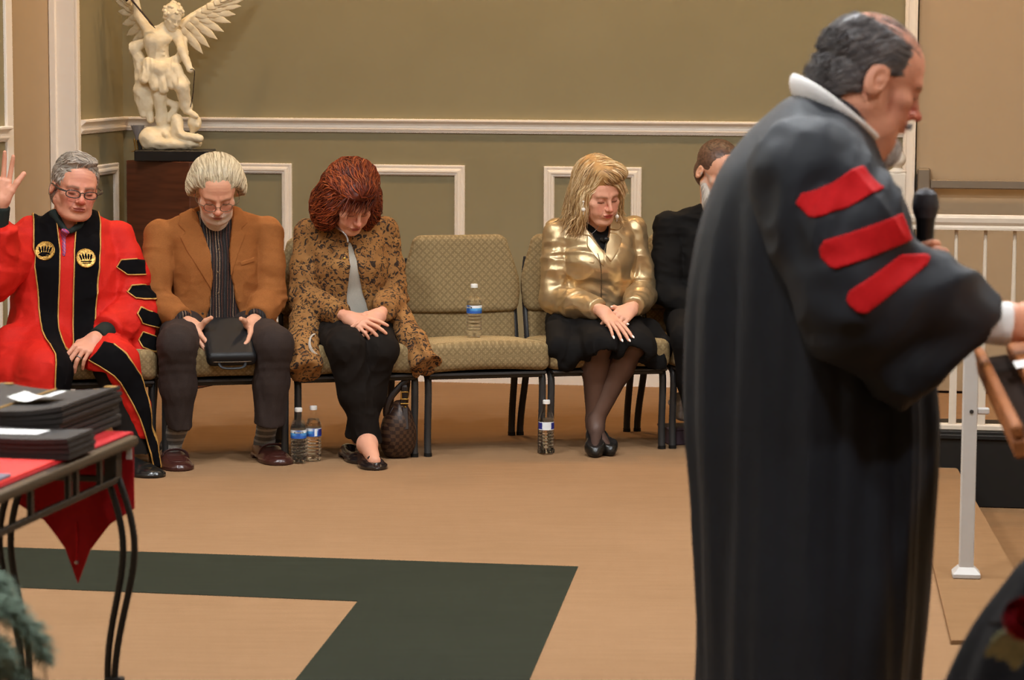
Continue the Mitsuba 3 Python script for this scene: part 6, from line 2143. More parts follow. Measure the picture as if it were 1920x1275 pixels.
# ------------------------------------------------------------------ the pedestal with the winged statue
mat('mat_pedestal', proc(lambda p, n, uv: mix('3a1a10', '5e3019', fbm(p.x * 8 + 3 * fbm(p.x * 5, p.y * 5, p.z * 5), p.y * 8, p.z * 60))), 0.4, 0.45)
mat('mat_slab', '0d0c0c', 0.3, 0.5)
mat('mat_statue', proc(lambda p, n, uv: mix('d9c8a4', 'f0e6cd', fbm(p.x * 40, p.y * 40, p.z * 40))), 0.6, 0.3)
mat('mat_sword', '2a1a16', 0.35, 0.5, 0.5)
mat('mat_brass', '8a6a34', 0.35, 0.5, 0.8)
mat('mat_cup_grey', '86858a', 0.4, 0.5, 0.3)

YP = 12.5                                                # it stands close to the back wall
GROW = YP / 10.93
PED = P(337, 700, YP + .08); PED[2] = 0
zt_ = float(P(330, 303, YP - .12)[2])
side = .350
t = thing('pedestal', 'square dark wooden pedestal under the winged statue', 'pedestal')
ang = math.radians(-25)
obj('column', moved(bx(-side / 2, side / 2, -side / 2, side / 2, 0, zt_, .004), rotz(ang), PED), 'mat_pedestal', t)
obj('plinth', moved(bx(-side / 2 - .010, side / 2 + .010, -side / 2 - .010, side / 2 + .010, 0, .05, .006), rotz(ang), PED), 'mat_pedestal', t)
SLAB = P(329, 300, YP); SLAB[2] = zt_
t = thing('base_slab', 'black slab between the pedestal and the winged statue', 'stand')
hs_ = float(P(330, 282, YP - .10)[2]) - zt_
obj('block', moved(bx(-.177, .177, -.115, .115, 0, hs_, .004), rotz(0), SLAB), 'mat_slab', t)


def statue():
    V0 = P(329, 282.5, 10.93)                            # shaped at the size it has here, then enlarged and set on its slab
    K = Person(thing('statue', 'cream winged warrior statue with raised sword on a black slab', 'statue'), np.eye(3), V0)
    K.size, K.at = GROW, SLAB + np.array([0, 0, hs_])
    q = lambda u, v, y=0.0: K.J(200 + u / 4.25, v / 4.25, y)       # from the enlarged detail
    H = q(525, 150, -.02)
    Rh = rotz(math.radians(38)) @ roty(math.radians(6)) @ rotx(math.radians(28))
    hf = head_sdf({})
    hsz = .42
    top = 60

    def fig(p):
        # trunk
        d = sd_path(p, [q(470, 235), q(395, 330, -.01), q(405, 410), q(425, 500), q(430, 580)], [.028, .047, .040, .036, .043], .02)
        d = su(d, sd_cap(p, q(355, 275), q(545, 285), .026, .024), .02)
        d = su(d, sd_ell(p, q(370, 315, -.028), (.024, .018, .022)), .012)
        d = su(d, sd_ell(p, q(470, 320, -.028), (.024, .018, .022)), .012)
        for k_, v_ in enumerate((375, 410, 445)):
            for s in (-1, 1):
                d = su(d, sd_ell(p, q(425 + s * 24, v_, -.036), (.0085, .006, .007)), .005)
        d = su(d, sd_cap(p, q(470, 240), H + [-.004, .004, -.03], .018, .016), .012)
        # arms: the right one raised with the sword, the left across the front, down to the chain
        d = su(d, sd_path(p, [q(345, 270), q(255, 140, .01), q(215, -60, .0)], [.022, .018, .014], .01), .012)
        d = su(d, sd_ell(p, q(210, -85, .0), (.014, .014, .018)), .008)
        d = su(d, sd_path(p, [q(560, 285), q(600, 400, -.04), q(655, 545, -.06)], [.021, .017, .012], .01), .012)
        d = su(d, sd_ell(p, q(668, 565, -.06), (.014, .010, .010)), .006)
        # legs
        d = su(d, sd_path(p, [q(500, 590, -.01), q(600, 690, -.05), q(632, 850, -.02), q(640, 885, -.02)], [.040, .028, .022, .017], .012), .015)
        d = su(d, sd_cap(p, q(640, 890, -.02), q(715, 935, -.05), .015, .010), .01)
        d = su(d, sd_path(p, [q(425, 590, .01), q(420, 760, -.01), q(440, 940, 0), q(455, 1060, 0)], [.040, .026, .023, .015], .012), .015)
        d = su(d, sd_cap(p, q(455, 1060, 0), q(480, 1090, -.05), .014, .011), .01)
        # boots' cuffs
        d = su(d, sd_cap(p, q(628, 835, -.02), q(640, 850, -.02), .025, .024), .004)
        d = su(d, sd_cap(p, q(438, 950, 0), q(440, 965, 0), .026, .025), .004)
        return d

    def cloth(p):
        d = sd_path(p, [q(330, 510, -.03), q(420, 555, -.045), q(540, 500, -.02)], [.022, .024, .020], .01)
        for a, b, r in (((330, 540), (300, 640), .020), ((370, 560), (385, 700), .022), ((430, 580), (455, 725), .021), ((500, 570), (520, 690), .020), ((550, 550), (590, 660), .022), ((590, 600), (645, 670), .014)):
            d = su(d, sd_cap(p, q(*a, -.035), q(*b, -.045), r, r * .85), .010)
        # the cloak billowing at his right side and behind the legs
        for a, b, r1, r2 in (((300, 350), (210, 390), .018, .022), ((210, 390), (260, 470), .022, .018), ((260, 470), (285, 640), .022, .026), ((285, 640), (270, 730), .026, .028), ((270, 730), (320, 850), .030, .022), ((320, 700), (350, 820), .024, .020), ((330, 860), (350, 960), .018, .016), ((260, 800), (290, 920), .018, .014), ((430, 800), (560, 850), .018, .010), ((560, 850), (500, 960), .014, .018)):
            d = su(d, sd_cap(p, q(*a, .015), q(*b, .01), r1, r2), .012)
        d = su(d, sd_path(p, [q(540, 500, -.02), q(610, 430, .0), q(610, 330, .01), q(560, 290, -.01)], [.016, .018, .016, .014], .01), .012)
        return d

    def rocks(p):
        d = sd_ell(p, q(530, 1150, 0), (.118, .075, .030))
        d = su(d, sd_ell(p, q(350, 1110, 0), (.045, .06, .045)), .02)
        d = su(d, sd_ell(p, q(470, 1080, .02), (.06, .05, .045)), .02)
        # the fallen figure: back, arm, head
        d = su(d, sd_cap(p, q(560, 960, -.02), q(560, 1080, -.03), .024, .026), .015)
        d = su(d, sd_path(p, [q(560, 960, -.03), q(590, 1080, -.055), q(740, 1110, -.05)], [.018, .016, .014], .01), .012)
        d = su(d, sd_ell(p, q(700, 985, -.02), (.028, .028, .034)), .012)
        d = su(d, sd_ell(p, q(722, 1005, -.04), (.010, .012, .012)), .006)
        d = su(d, sd_cap(p, q(690, 1030, -.02), q(680, 1060, -.02), .014, .010), .01)
        return d

    def head(p):
        l = ((p - f32(H)) @ f32(Rh)) / np.float32(hsz)
        return hf(np.asfortranarray(l)) * np.float32(hsz)
    m = surface_nets(lambda p: su(su(fig(p), cloth(p), .006), su(rocks(p), head(p), .0), .006), q(150, 1215, -.12) * [1, 0, 0] + [0, -.12, .001], q(830, 0, .0) * [1, 0, 0] + [0, .10, .78], .0037)
    v = m.vertices
    lowr = np.clip((.13 - v[:, 2]) / .08, 0, 1)
    fold_ = np.exp(-((v[:, 2] - .30) / .12) ** 2)
    m = displace(m, folds(v, (26, 26, 26), .004, 111) * lowr + folds(v, (62, 40, 14), .0048, 112) * fold_ + .0008 * vnoise(v, 90, 5))
    K.add('figure', m, 'mat_statue')
    # curls
    rr = RNG(71)
    b = trimesh.creation.icosphere(2, 1.0)
    cur = surface_nets(lambda p: np.maximum(sd_ell(p, (0, .022, .045), (.088, .108, .095)), -sd_ell(p, (0, -.115, .0), (.072, .085, .10))), (-.12, -.12, -.08), (.12, .15, .16), .008)
    pk = cur.vertices[rr.choice(len(cur.vertices), 150)]
    hm = union(*[trimesh.Trimesh(b.vertices * np.array([.020, .020, .018]) * rr.uniform(.8, 1.3) + w_, b.faces) for w_ in pk[:60]])
    hm = cat(cur, hm)
    K.add('hair', moved(trimesh.Trimesh(hm.vertices * hsz, hm.faces, process=False), Rh, H), 'mat_statue')

    # wings: rows of feathers
    def wing(root, tip, low, name, y0, n=(11, 10, 9)):
        root, tip, low = (np.asarray(a, float) for a in (root, tip, low))
        wk = K.key + '__' + name
        out = []
        lead = spline([root, (root + tip) / 2 + (root - low) * .10, tip], 40)
        L = np.linalg.norm(tip - root)
        arm = tube(lead, np.interp(np.linspace(0, 1, 40), [0, .2, 1], [.026, .022, .006]), 10, flat=.7)
        K.add('arm', arm, 'mat_statue', parent=wk)
        down = low - root
        for row, (cnt, ln, off) in enumerate(zip(n, (1.0, .62, .34), (0, -.010, -.018))):
            for k in range(cnt):
                t = (k + .3) / cnt
                p0 = lead[min(39, int(t * 39))]
                dirn = down * (1 - t) * .95 + (tip - root) * (.22 + .75 * t) * .55
                dirn = dirn / np.linalg.norm(dirn)
                ll = ln * np.linalg.norm(down) * 1.25 * (1.0 - .10 * t) * (1.0 if t < .8 else 1.0 - .9 * (t - .8))
                e = p0 + dirn * ll
                w = .018 if row == 0 else .015
                sp = np.linspace(0, 1, 9)
                pts = p0 + (e - p0) * sp[:, None] + np.array([0, 1, 0]) * (off + y0 * sp[:, None] * .5)
                rad = w * np.sqrt(np.clip(1 - (sp - .35) ** 2 * 1.9, .02, 1)) * np.clip((1.03 - sp) / .25, .08, 1)
                out.append(tube(pts, rad, 8, flat=.30, up=(0, 1, 0)))
        for f in out:
            K.add('feather', f, 'mat_statue', parent=wk)
    wing(q(575, 225, .03), q(1000, -30, .09), q(660, 440, .05), 'wing', .02)
    wing(q(330, 250, .03), q(90, -110, .09), q(270, 400, .06), 'wing_001', .02, (9, 8, 7))

    # sword and chain
    a, c = q(390, 238, -.06), q(185, -10, -.05)
    dd = (c - a) / np.linalg.norm(c - a)
    sk = K.key + '__sword'
    K.add('blade', tube([a, a + dd * .02, c], [.001, .0055, .0065], 8, flat=.6), 'mat_sword', parent=sk)
    cr = np.cross(dd, [0, 1, 0])
    K.add('guard', tube([c - cr * .022, c, c + cr * .022], .0042, 8), 'mat_sword', parent=sk)
    K.add('grip', tube([c, c + dd * .055], .006, 8), 'mat_sword', parent=sk)
    K.add('chain', tube(spline([q(668, 562, -.072), q(692, 562, -.075), q(699, 620, -.075), q(690, 740, -.07), q(668, 862, -.06)], 24), .0018, 6), 'mat_sword')
    return K


STATUE = statue()
# the little grey cup on its brass stand, at the statue's foot
c = P(257, 300, YP + .02); c[2] = zt_
hh = lambda v: float(P(257, v, YP + .02)[2]) - zt_
t = thing('goblet', 'small grey flared cup on a black and brass stand beside the statue', 'cup')
obj('cup', moved(lathe([(0, hh(262)), (.010, hh(262)), (.012, hh(256)), (.020, hh(248)), (.031, hh(237)), (.032, hh(235)), (.028, hh(236)), (.010, hh(250)), (0, hh(252))], 28), t=c + [.004, 0, 0]), 'mat_cup_grey', t, smooth=40)
obj('stem', moved(bx(-.006, .016, -.008, .008, 0, hh(261), .003), t=c + [.008, 0, 0]), 'mat_slab', t)
obj('leg', tube(spline([c + [-.012, -.01, hh(260)], c + [-.006, -.012, hh(278)], c + [.0, -.014, .0]], 12), .004, 8), 'mat_brass', t, smooth=True)
obj('leg', tube(spline([c + [-.002, -.012, hh(262)], c + [.006, -.012, hh(280)], c + [.010, -.014, .0]], 12), .003, 8), 'mat_brass', t, smooth=True)
obj('rung', tube([c + [-.024, -.012, hh(284)], c + [.004, -.012, hh(282)]], .0025, 8), 'mat_brass', t, smooth=True)
# ------------------------------------------------------------------ water bottles
mat('mat_label_blue', proc(lambda p, n, uv: mix('2b57a8', mix('5aa0d8', 'e6ebee', smoothstep(.62, .70, uv.y)), smoothstep(.15, .55, uv.y) * smoothstep(.0, .12, dr.abs(uv.x - .5)))), 0.35, 0.4)
mat('mat_label_navy', '2a2f7a', 0.35, 0.4)
mat('mat_label_white', 'dfe3e6', 0.35, 0.4)
mat('mat_cap', 'e4e2dc', 0.4, 0.4)
scene['mat_water'] = {'type': 'dielectric', 'int_ior': 1.33, 'ext_ior': 1.0}
scene['mat_plastic_clear'] = {'type': 'thindielectric', 'int_ior': 1.45}


def bent_text(text, height, radius, z0, a0=0.0):
    """lettering wrapped round a cylinder, centred on the side a0 (radians from -y)"""
    m = meshkit.text_mesh(text, height, .0004, True)
    v = m.vertices
    v = v - [v[:, 0].mean(), 0, 0]
    a = v[:, 0] / radius + a0
    r = radius + v[:, 2]
    return trimesh.Trimesh(np.stack([r * np.sin(a), -r * np.cos(a), z0 + v[:, 1]], 1), m.faces, process=False)


def bottle(pos, label, turn, kind):
    k = thing('water_bottle', label, 'bottle', 'clear plastic water bottles with blue labels')
    R = .0305
    prof = [(.0, .004), (.020, .004), (.0265, .0), (R - .001, .006), (R, .014)]
    for i in range(5):
        z = .022 + i * .0135
        prof += [(R, z), (R - .0022, z + .004), (R - .0022, z + .007), (R, z + .011)]
    prof += [(R - .002, .094), (R - .001, .097), (R - .001, .130), (R, .134), (R - .001, .140), (.027, .150), (.0225, .163), (.0165, .178), (.0128, .188), (.0122, .194), (.0135, .195), (.0135, .198), (.0118, .199)]
    sh = lathe(prof + [(.0118, .208), (0, .208)], 40)
    a = np.arctan2(sh.vertices[:, 1], sh.vertices[:, 0])
    low = np.clip((.024 - sh.vertices[:, 2]) / .024, 0, 1) * (np.hypot(sh.vertices[:, 0], sh.vertices[:, 1]) > .01)
    sh.vertices[:, :2] *= (1 - .10 * low * (.5 + .5 * np.cos(5 * a)))[:, None]
    obj('bottle', moved(sh, rotz(turn), pos), 'mat_plastic_clear', k, smooth=True)
    wt = [(0, .006)] + [(max(r - .0012, .001), z + .0006) for r, z in prof if .004 <= z < (.165 if kind != 2 else .150)]
    wt += [(0, wt[-1][1])]
    obj('water', moved(lathe(wt, 36), rotz(turn), pos), 'mat_water', k, smooth=True)
    lab = lathe([(R + .0003, .098), (R + .0003, .130)], 48)
    u_ = (np.arctan2(lab.vertices[:, 0], -lab.vertices[:, 1]) / (2 * np.pi) + .5)
    uv = np.stack([u_, (lab.vertices[:, 2] - .098) / .032], 1)
    lk = obj('label', moved(lab, rotz(turn), pos), 'mat_label_blue' if kind < 2 else 'mat_label_white', k, smooth=True, uv=uv, label='blue and white paper label')
    band = lambda a0, a1, z0, z1, rr=R + .0006: trimesh.Trimesh(np.array([[rr * np.sin(q), -rr * np.cos(q), z] for q in np.linspace(a0, a1, 13) for z in (z0, z1)]), np.array([f for i in range(12) for f in ((2 * i, 2 * i + 2, 2 * i + 3), (2 * i, 2 * i + 3, 2 * i + 1))]), process=False)
    if kind == 0:
        obj('plate', moved(band(-.62, .62, .118, .125), rotz(turn), pos), 'mat_black_plastic', lk, smooth=False)
        obj('lettering', moved(bent_text('KIRKLAND', .0046, R + .0008, .1192), rotz(turn), pos), 'mat_label_white', lk, smooth=False)
    elif kind == 1:
        obj('plate', moved(band(-.1, .25, .100, .129), rotz(turn), pos), 'mat_label_white', lk, smooth=False)
        obj('plate', moved(band(.4, 1.3, .102, .127), rotz(turn), pos), 'mat_label_navy', lk, smooth=False)
    else:
        obj('plate', moved(band(-1.5, -.45, .101, .127), rotz(turn), pos), 'mat_label_navy', lk, smooth=False)
        obj('plate', moved(band(.75, 1.6, .101, .127), rotz(turn), pos), 'mat_label_navy', lk, smooth=False)
        obj('lettering', moved(bent_text('8888', .012, R + .0008, .108, .15), rotz(turn), pos), 'mat_bar', lk, smooth=False) if False else None
    cap = lathe([(0, .214), (.0138, .214), (.0146, .212), (.0146, .2), (.0138, .199), (.0, .199)], 36)
    obj('cap', moved(cap, rotz(turn), pos), 'mat_cap', k, smooth=40)
    return k


bottle(G(560, 868), 'clear water bottle on the carpet nearest the white-haired man, left of a pair', .1, 0)
bottle(G(588, 864), 'clear water bottle on the carpet, right of a pair beside the red-haired woman', .3, 1)
bottle(C(3, (CP(3, 889, 600, .20) - corg(3)) @ E1, .20, .4425), 'clear water bottle standing on the seat of the empty chair', -.9, 0)
bottle(G(1024, 851), 'clear water bottle on the carpet between the empty chair and the blonde woman', -.1, 2)

# ------------------------------------------------------------------ the handbag on the floor
def checks(p, n, uv):
    i = dr.floor(uv.x * 70) + dr.floor(uv.y * 70)
    odd = i * .5 - dr.floor(i * .5) > .25
    return mix('2a1811', '47301f', dr.select(odd, 1.0, 0.0) * (.7 + .3 * noise(p.x * 200, p.y * 200, p.z * 200)))


mat('mat_bag', proc(checks), 0.4, 0.45)
mat('mat_bag_leather', '22140e', 0.35, 0.5)
bag = thing('handbag', 'dark brown checked leather handbag with a gold buckle on the floor', 'bag')
bc = G(746, 858)
Rb = CR
bl = lambda x, y, z: bc + E1 * x - E2 * y + EZ * z
m = surface_nets(lambda p: smax(su(sd_ell(p, (0, 0, .085), (.070, .060, .098)), sd_ell(p, (.006, 0, .150), (.040, .045, .075)), .04), .003 - p[:, 2], .012), (-.1, -.09, -.01), (.1, .09, .25), .004)
m = displace(m, folds(m.vertices, (22, 22, 8), .004, 121))
obj('body', moved(m, Rb, bc), 'mat_bag', bag, smooth=True, uv=np.stack([m.vertices[:, 0] + .6 * m.vertices[:, 1], m.vertices[:, 2]], 1))
obj('zip_edge', tube(spline([bl(-.050, -.03, .10), bl(-.035, -.02, .175), bl(.0, -.01, .215), bl(.035, -.01, .19)], 16), .005, 8), 'mat_bag_leather', bag, smooth=True)
st = spline([bl(-.045, 0, .165), bl(-.030, .0, .235), bl(.005, .0, .275), bl(.038, .0, .31), bl(.050, .01, .34)], 18)
obj('strap', tube(st, .013, 8, flat=.28, up=(0, 1, 0)), 'mat_bag_leather', bag, smooth=True)
obj('strap', tube(spline([bl(.012, -.02, .20), bl(.020, -.02, .235), bl(.022, -.016, .285)], 10), .013, 8, flat=.28, up=(0, 1, 0)), 'mat_bag_leather', bag, smooth=True)
bk = []
for x, z in ((-.014, -.014), (.014, -.014), (.014, .014), (-.014, .014), (-.014, -.014)):
    bk.append(bl(.020 + x, -.036, .248 + z))
obj('buckle', tube(bk, .0032, 8), 'mat_gold', bag, smooth=True)
obj('ring', tube([bl(.004, -.034, .216), bl(.036, -.034, .216)], .003, 8), 'mat_gold', bag, smooth=True)
obj('stud', moved(trimesh.creation.icosphere(2, .004), t=bl(.020, -.046, .205)), 'mat_gold', bag, smooth=True)
obj('tab', moved(bx(-.012, .012, -.004, .004, -.06, .03, .003), CR @ rotx(-.25), bl(.020, -.045, .175)), 'mat_bag_leather', bag)

# ------------------------------------------------------------------ box and wrapping under the last chair
mat('mat_box_mauve', '4b3a42', 0.6, 0.3)
mat('mat_plastic_white', 'c9c2bd', 0.5, 0.3)
k = thing('storage_box', 'low mauve box on the floor under the chair of the bearded man', 'box')
b0 = G(1300, 834)
obj('tray', moved(bx(-.10, .16, 0, .16, 0, .062, .004), CR, b0), 'mat_box_mauve', k)
obj('lid', moved(bx(-.104, .164, -.004, .164, .060, .068, .002), CR, b0), 'mat_box_mauve', k)
rr = RNG(5)
m = surface_nets(lambda p: sd_ell(p, (0, 0, .05), (.10, .06, .055)), (-.13, -.09, -.02), (.13, .09, .13), .006)
m = displace(m, .020 * vnoise(m.vertices, 26, 3, 3) + folds(m.vertices, (30, 30, 30), .008, 5))
tag(obj('plastic_bag', moved(m, CR @ roty(.45), b0 + E1 * (-.0) - E2 * .08 + EZ * .085), 'mat_plastic_white', smooth=25), 'crumpled white plastic bag on the mauve box under the last chair', 'bag')

# ------------------------------------------------------------------ white balustrade on the black kerb
mat('mat_white_paint', 'c6b8a6', 0.4, 0.4)
KY = 10.14
kz = float(P(1790, 805, KY)[2])
kx = lambda u: P(u, 700, KY)
kb = thing('platform_kerb', 'low black kerb under the white balustrade', 'kerb')
o_ = kx(1640); o_[2] = 0
kd = np.stack([EX, -EY, EZ], 1)
Lk = 2.1
obj('riser', moved(bx(-.1, Lk, -.0, .35, STEP, kz, .004), kd, o_), 'mat_black_paint', kb)
obj('lip', moved(bx(-.1, Lk, -.012, .35, kz - .032, kz - .012, .004), kd, o_), 'mat_black_paint', kb)
rl = thing('balustrade', 'white turned balustrade on the black kerb by the cream door', 'railing')
loc_ = lambda u: float((kx(u) - o_) @ EX)
zr = lambda v: float(P(1790, v, KY)[2])
base_z = kz
obj('bottom_rail', moved(bx(loc_(1690), Lk, .02, .075, base_z, base_z + .022, .004), kd, o_), 'mat_white_paint', rl)
RP = [(-.034, zr(430)), (.034, zr(430)), (.034, zr(426)), (.026, zr(422)), (.034, zr(416)), (.036, zr(408)), (.028, zr(403)), (0, zr(402)), (-.028, zr(403)), (-.036, zr(408)), (-.034, zr(416)), (-.026, zr(422)), (-.034, zr(426))]
hr_a, hr_b = o_ + EX * loc_(1690) - EY * .047, o_ + EX * Lk - EY * .047
obj('handrail', sweep_profile(RP, hr_a, hr_b, EY), 'mat_white_paint', rl, smooth=False)
hb_ = zr(430) - base_z - .02
for i in range(-1, 12):
    u0 = 1787.5 + 54.2 * i
    x = loc_(u0)
    if x > Lk - .04:
        break
    sq = hb_ * .30
    pr = [(.0095, sq), (.012, sq + .012), (.0135, sq + .02), (.009, sq + .028), (.012, sq + .036), (.0135, sq + .046), (.010, sq + .056), (.0125, sq + .09), (.0085, hb_ * .75), (.0065, hb_)]
    m = cat(moved(bx(-.0145, .0145, -.0145, .0145, 0, sq, .002), t=(0, 0, 0)), lathe([(0, sq)] + pr + [(0, hb_)], 20))
    obj('baluster', moved(m, kd, o_ + EX * x - EY * .047 + EZ * (base_z + .02)), 'mat_white_paint', rl)
nw = loc_(1674)
nz = zr(325) - 0
m = cat(bx(-.035, .035, -.035, .035, 0, nz - .0, .004), lathe([(0, nz), (.036, nz), (.036, nz + .006), (.022, nz + .012), (.016, nz + .018), (.018, nz + .022), (.028, nz + .032), (.034, nz + .046), (.033, nz + .062), (.024, nz + .077), (.010, nz + .084), (0, nz + .085)], 28))
obj('newel', moved(m, kd, o_ + EX * nw - EY * .047), 'mat_white_paint', rl)

# the white post on the darker carpet strip
mat('mat_post_white', 'b5b0ab', 0.35, 0.4)
pb_ = G(1811, 1081, .012)
hp = thing('handrail_post', 'white square metal handrail post with a flanged foot on the stage edge', 'post')
ax_ = rotz(math.radians(-6))
w_ = .0215
obj('post', moved(bx(-w_, w_, -w_, w_, 0, .80, .003), ax_, pb_), 'mat_post_white', hp)
obj('flange', moved(cat(bx(-.041, .041, -.041, .041, 0, .016, .003)), ax_, pb_), 'mat_post_white', hp)
obj('collar', moved(trimesh.convex.convex_hull(np.array([(sx * .039, sy * .039, .015) for sx in (-1, 1) for sy in (-1, 1)] + [(sx * .0235, sy * .0235, .032) for sx in (-1, 1) for sy in (-1, 1)])), ax_, pb_), 'mat_post_white', hp)
zb_ = float(P(1815, 770, pb_[1])[2])
obj('bracket', moved(bx(.02, .058, -.012, .012, zb_ - .010 - .012, zb_ + .010 - .012, .004), ax_, [pb_[0], pb_[1], .012]), 'mat_post_white', hp)
obj('bolt', moved(trimesh.creation.cylinder(.006, .006, sections=14), ax_ @ rotx(math.pi / 2), np.array([pb_[0], pb_[1], zb_]) + ax_ @ np.array([.004, -w_ - .001, 0])), 'mat_bar_dark', hp)

# ------------------------------------------------------------------ console table at the left, with the red runner and the diploma covers
mat('mat_iron', '17130f', 0.45, 0.4)
mat('mat_table_top', '33281d', 0.35, 0.45)
mat('mat_runner', tweed('8f1116', 'a5171b'), 0.8, 0.15, sheen=0.4)
mat('mat_cover', '2b2624', 0.55, 0.3)
mat('mat_cover_edge', '1b1817', 0.6, 0.2)
mat('mat_paper', 'ddd9d6', 0.7, 0.1)
mat('mat_gold_cord', 'a87f3f', 0.5, 0.4, 0.3)
ZT = .75
tf = G(263, 815, ZT); tn = G(0, 925, ZT)
dT = (tn - tf) / np.linalg.norm(tn - tf)                  # along the table towards the camera
sT = np.array([dT[1], -dT[0], 0])                        # to the left
if sT[0] > 0: sT = -sT
tabR = np.stack([-sT, -dT, EZ], 1)                       # x right, y away, z up
tl = lambda x, y, z: tf + (-sT) * x + (-dT) * y + EZ * z   # from the far right corner; z from the top
TW, TL = .305, 1.15
k = thing('console_table', 'narrow dark console table with bowed double-rod iron legs', 'table')
m = surface_nets(lambda p: sd_box(p, (-TW / 2, -TL / 2, -.012), (TW / 2, TL / 2, .012), None, .011), (-TW - .03, -TL - .03, -.04), (.03, .03, .02), .006)
obj('table_top', moved(m, tabR, tf), 'mat_table_top', k, smooth=True)
for x in (-.035, -TW + .035):
    obj('apron_rail', moved(bx(x - .006, x + .006, -TL + .05, -.05, -.098, -.084, .002), tabR, tf), 'mat_iron', k)
    for y in (-.16, -.30, -.345, -.55, -.80):
        obj('apron_post', moved(bx(x - .005, x + .005, y - .009, y + .009, -.086, -.02, .002), tabR, tf), 'mat_iron', k)
for y in (-.05, -TL + .05):
    obj('apron_rail', moved(bx(-TW + .035, -.035, y - .006, y + .006, -.098, -.084, .002), tabR, tf), 'mat_iron', k)
for y0, sy in ((-.05, 1), (-TL + .05, -1)):
    for x0, sx in ((-.045, 1), (-TW + .045, -1)):
        lg = obj('leg', moved(bx(x0 - .014, x0 + .014, y0 - .02, y0 + .02, -.10, -.02, .003), tabR, tf), 'mat_iron', k)
        for j, dx in enumerate((-.013, .013)):
            pts = [(x0 + dx * 1.0, y0, -.09), (x0 + sx * .020 + dx, y0, -.15), (x0 + sx * .034 + dx, y0, -.23), (x0 + sx * .020 + dx * .9, y0, -.34), (x0 - sx * .004 + dx * .75, y0, -.46), (x0 - sx * .010 + dx * .55, y0, -.56), (x0 + sx * .0 + dx * .5, y0, -.66), (x0 + sx * .02 + dx * .5, y0, -ZT)]
            obj('rod', tube([tl(*q) for q in spline(pts, 26)], .0075, 10), 'mat_iron', lg, smooth=True)
        obj('collar', moved(bx(x0 - .022, x0 + .018, y0 - .012, y0 + .012, -.585, -.525, .003), tabR, tf), 'mat_iron', lg)
# runner: over the top and down behind the far end, to a point
rn_ = thing('table_runner', 'red table runner with a pointed end hanging off the dark console table', 'table runner')
RW = .262
xm = -TW / 2 + .002
obj('cloth', moved(bx(xm - RW / 2, xm + RW / 2, -TL + .02, .004, .001, .0045, .001), tabR, tf), 'mat_runner', rn_)
g0 = tl(xm, .010, 0)
tipz = float(P(145, 1094, g0[1])[2]) - ZT
midz = float(P(200, 950, g0[1])[2]) - ZT
pg = [(xm - RW / 2, .0), (xm + RW / 2, .0), (xm + RW / 2, midz), (xm + RW * .30, midz - .035), (xm + RW * .12, midz - .095), (xm, tipz), (xm - RW * .12, midz - .095), (xm - RW * .30, midz - .035), (xm - RW / 2, midz)]
m = extr([(q[0], q[1]) for q in pg], .003)
v = m.vertices
m = trimesh.Trimesh(np.stack([v[:, 0], .008 + v[:, 2], v[:, 1]], 1), m.faces[:, ::-1], process=False).subdivide_to_size(.02)
m.vertices[:, 1] += .010 * np.sin(m.vertices[:, 0] * 28 + 1) * np.clip(-m.vertices[:, 2] / .2, 0, 1)
obj('drop', moved(m, tabR, tf), 'mat_runner', rn_, smooth=30)
obj('fold', moved(bx(xm - RW / 2, xm + RW / 2, -.004, .012, -.03, .0045, .002), tabR, tf), 'mat_runner', rn_)
obj('seam', tube([tl(xm, .006, -.20), tl(xm, .004, tipz + .05)], .0016, 6), 'mat_bar_red', rn_, smooth=True)
obj('snap', moved(trimesh.creation.icosphere(2, .0045), t=tl(xm, .004, tipz + .048)), 'mat_silver', rn_, smooth=True)
pt = tl(-.035, .004, -.03)
obj('care_tag', moved(bx(-.006, .006, -.001, .001, -.026, 0), tabR, P(242, 839, pt[1] - .03)), 'mat_paper', rn_)


def cover(x1, y1, w, l, z, bow, n, lab, tilt=0.0, seed=0):
    """a flexible padded folder whose far right corner is (x1, y1), edges curling up"""
    r = RNG(seed + n)
    k = thing('diploma_cover', lab, 'folder', 'black diploma covers on the console table')
    nx, ny = 14, 14
    gx, gy = np.meshgrid(np.linspace(-w, 0, nx), np.linspace(-l, 0, ny), indexing='ij')
    f = bow * ((gx / w + .5) ** 2 * 4)
    jx, jy = r.uniform(-.004, .004, 2)
    h = .0095
    V, F_ = [], []
    for zz in (0, h):
        V.append(np.stack([gx + x1 + jx, gy + y1 + jy, f + z + zz], -1).reshape(-1, 3))
    V = np.concatenate(V)
    id_ = np.arange(nx * ny).reshape(nx, ny)
    for a, b, c_, d in zip(id_[:-1, :-1].ravel(), id_[1:, :-1].ravel(), id_[1:, 1:].ravel(), id_[:-1, 1:].ravel()):
        F_ += [(a, c_, b), (a, d, c_), (a + nx * ny, b + nx * ny, c_ + nx * ny), (a + nx * ny, c_ + nx * ny, d + nx * ny)]
    bd = np.concatenate([id_[:, 0], id_[-1, 1:], id_[-2::-1, -1], id_[0, -2:0:-1]])
    for i, j in zip(bd, np.roll(bd, -1)):
        F_ += [(i, j, j + nx * ny), (i, j + nx * ny, i + nx * ny)]
    m = trimesh.Trimesh(V, F_, process=False)
    obj('board', moved(m, tabR, tf), 'mat_cover', k, smooth=30)
    # the thin gap line between the two boards
    e = np.stack([np.full(ny, x1 + jx + .0006), np.linspace(y1 - l, y1, ny) + jy, np.full(ny, z + bow + h / 2)], 1)
    obj('page_edge', moved(tube(e, .0011, 5), tabR, tf), 'mat_cover_edge', k, smooth=True)
    return k, (lambda x, y: bow * ((x - x1) / w + .5) ** 2 * 4 + z + h)


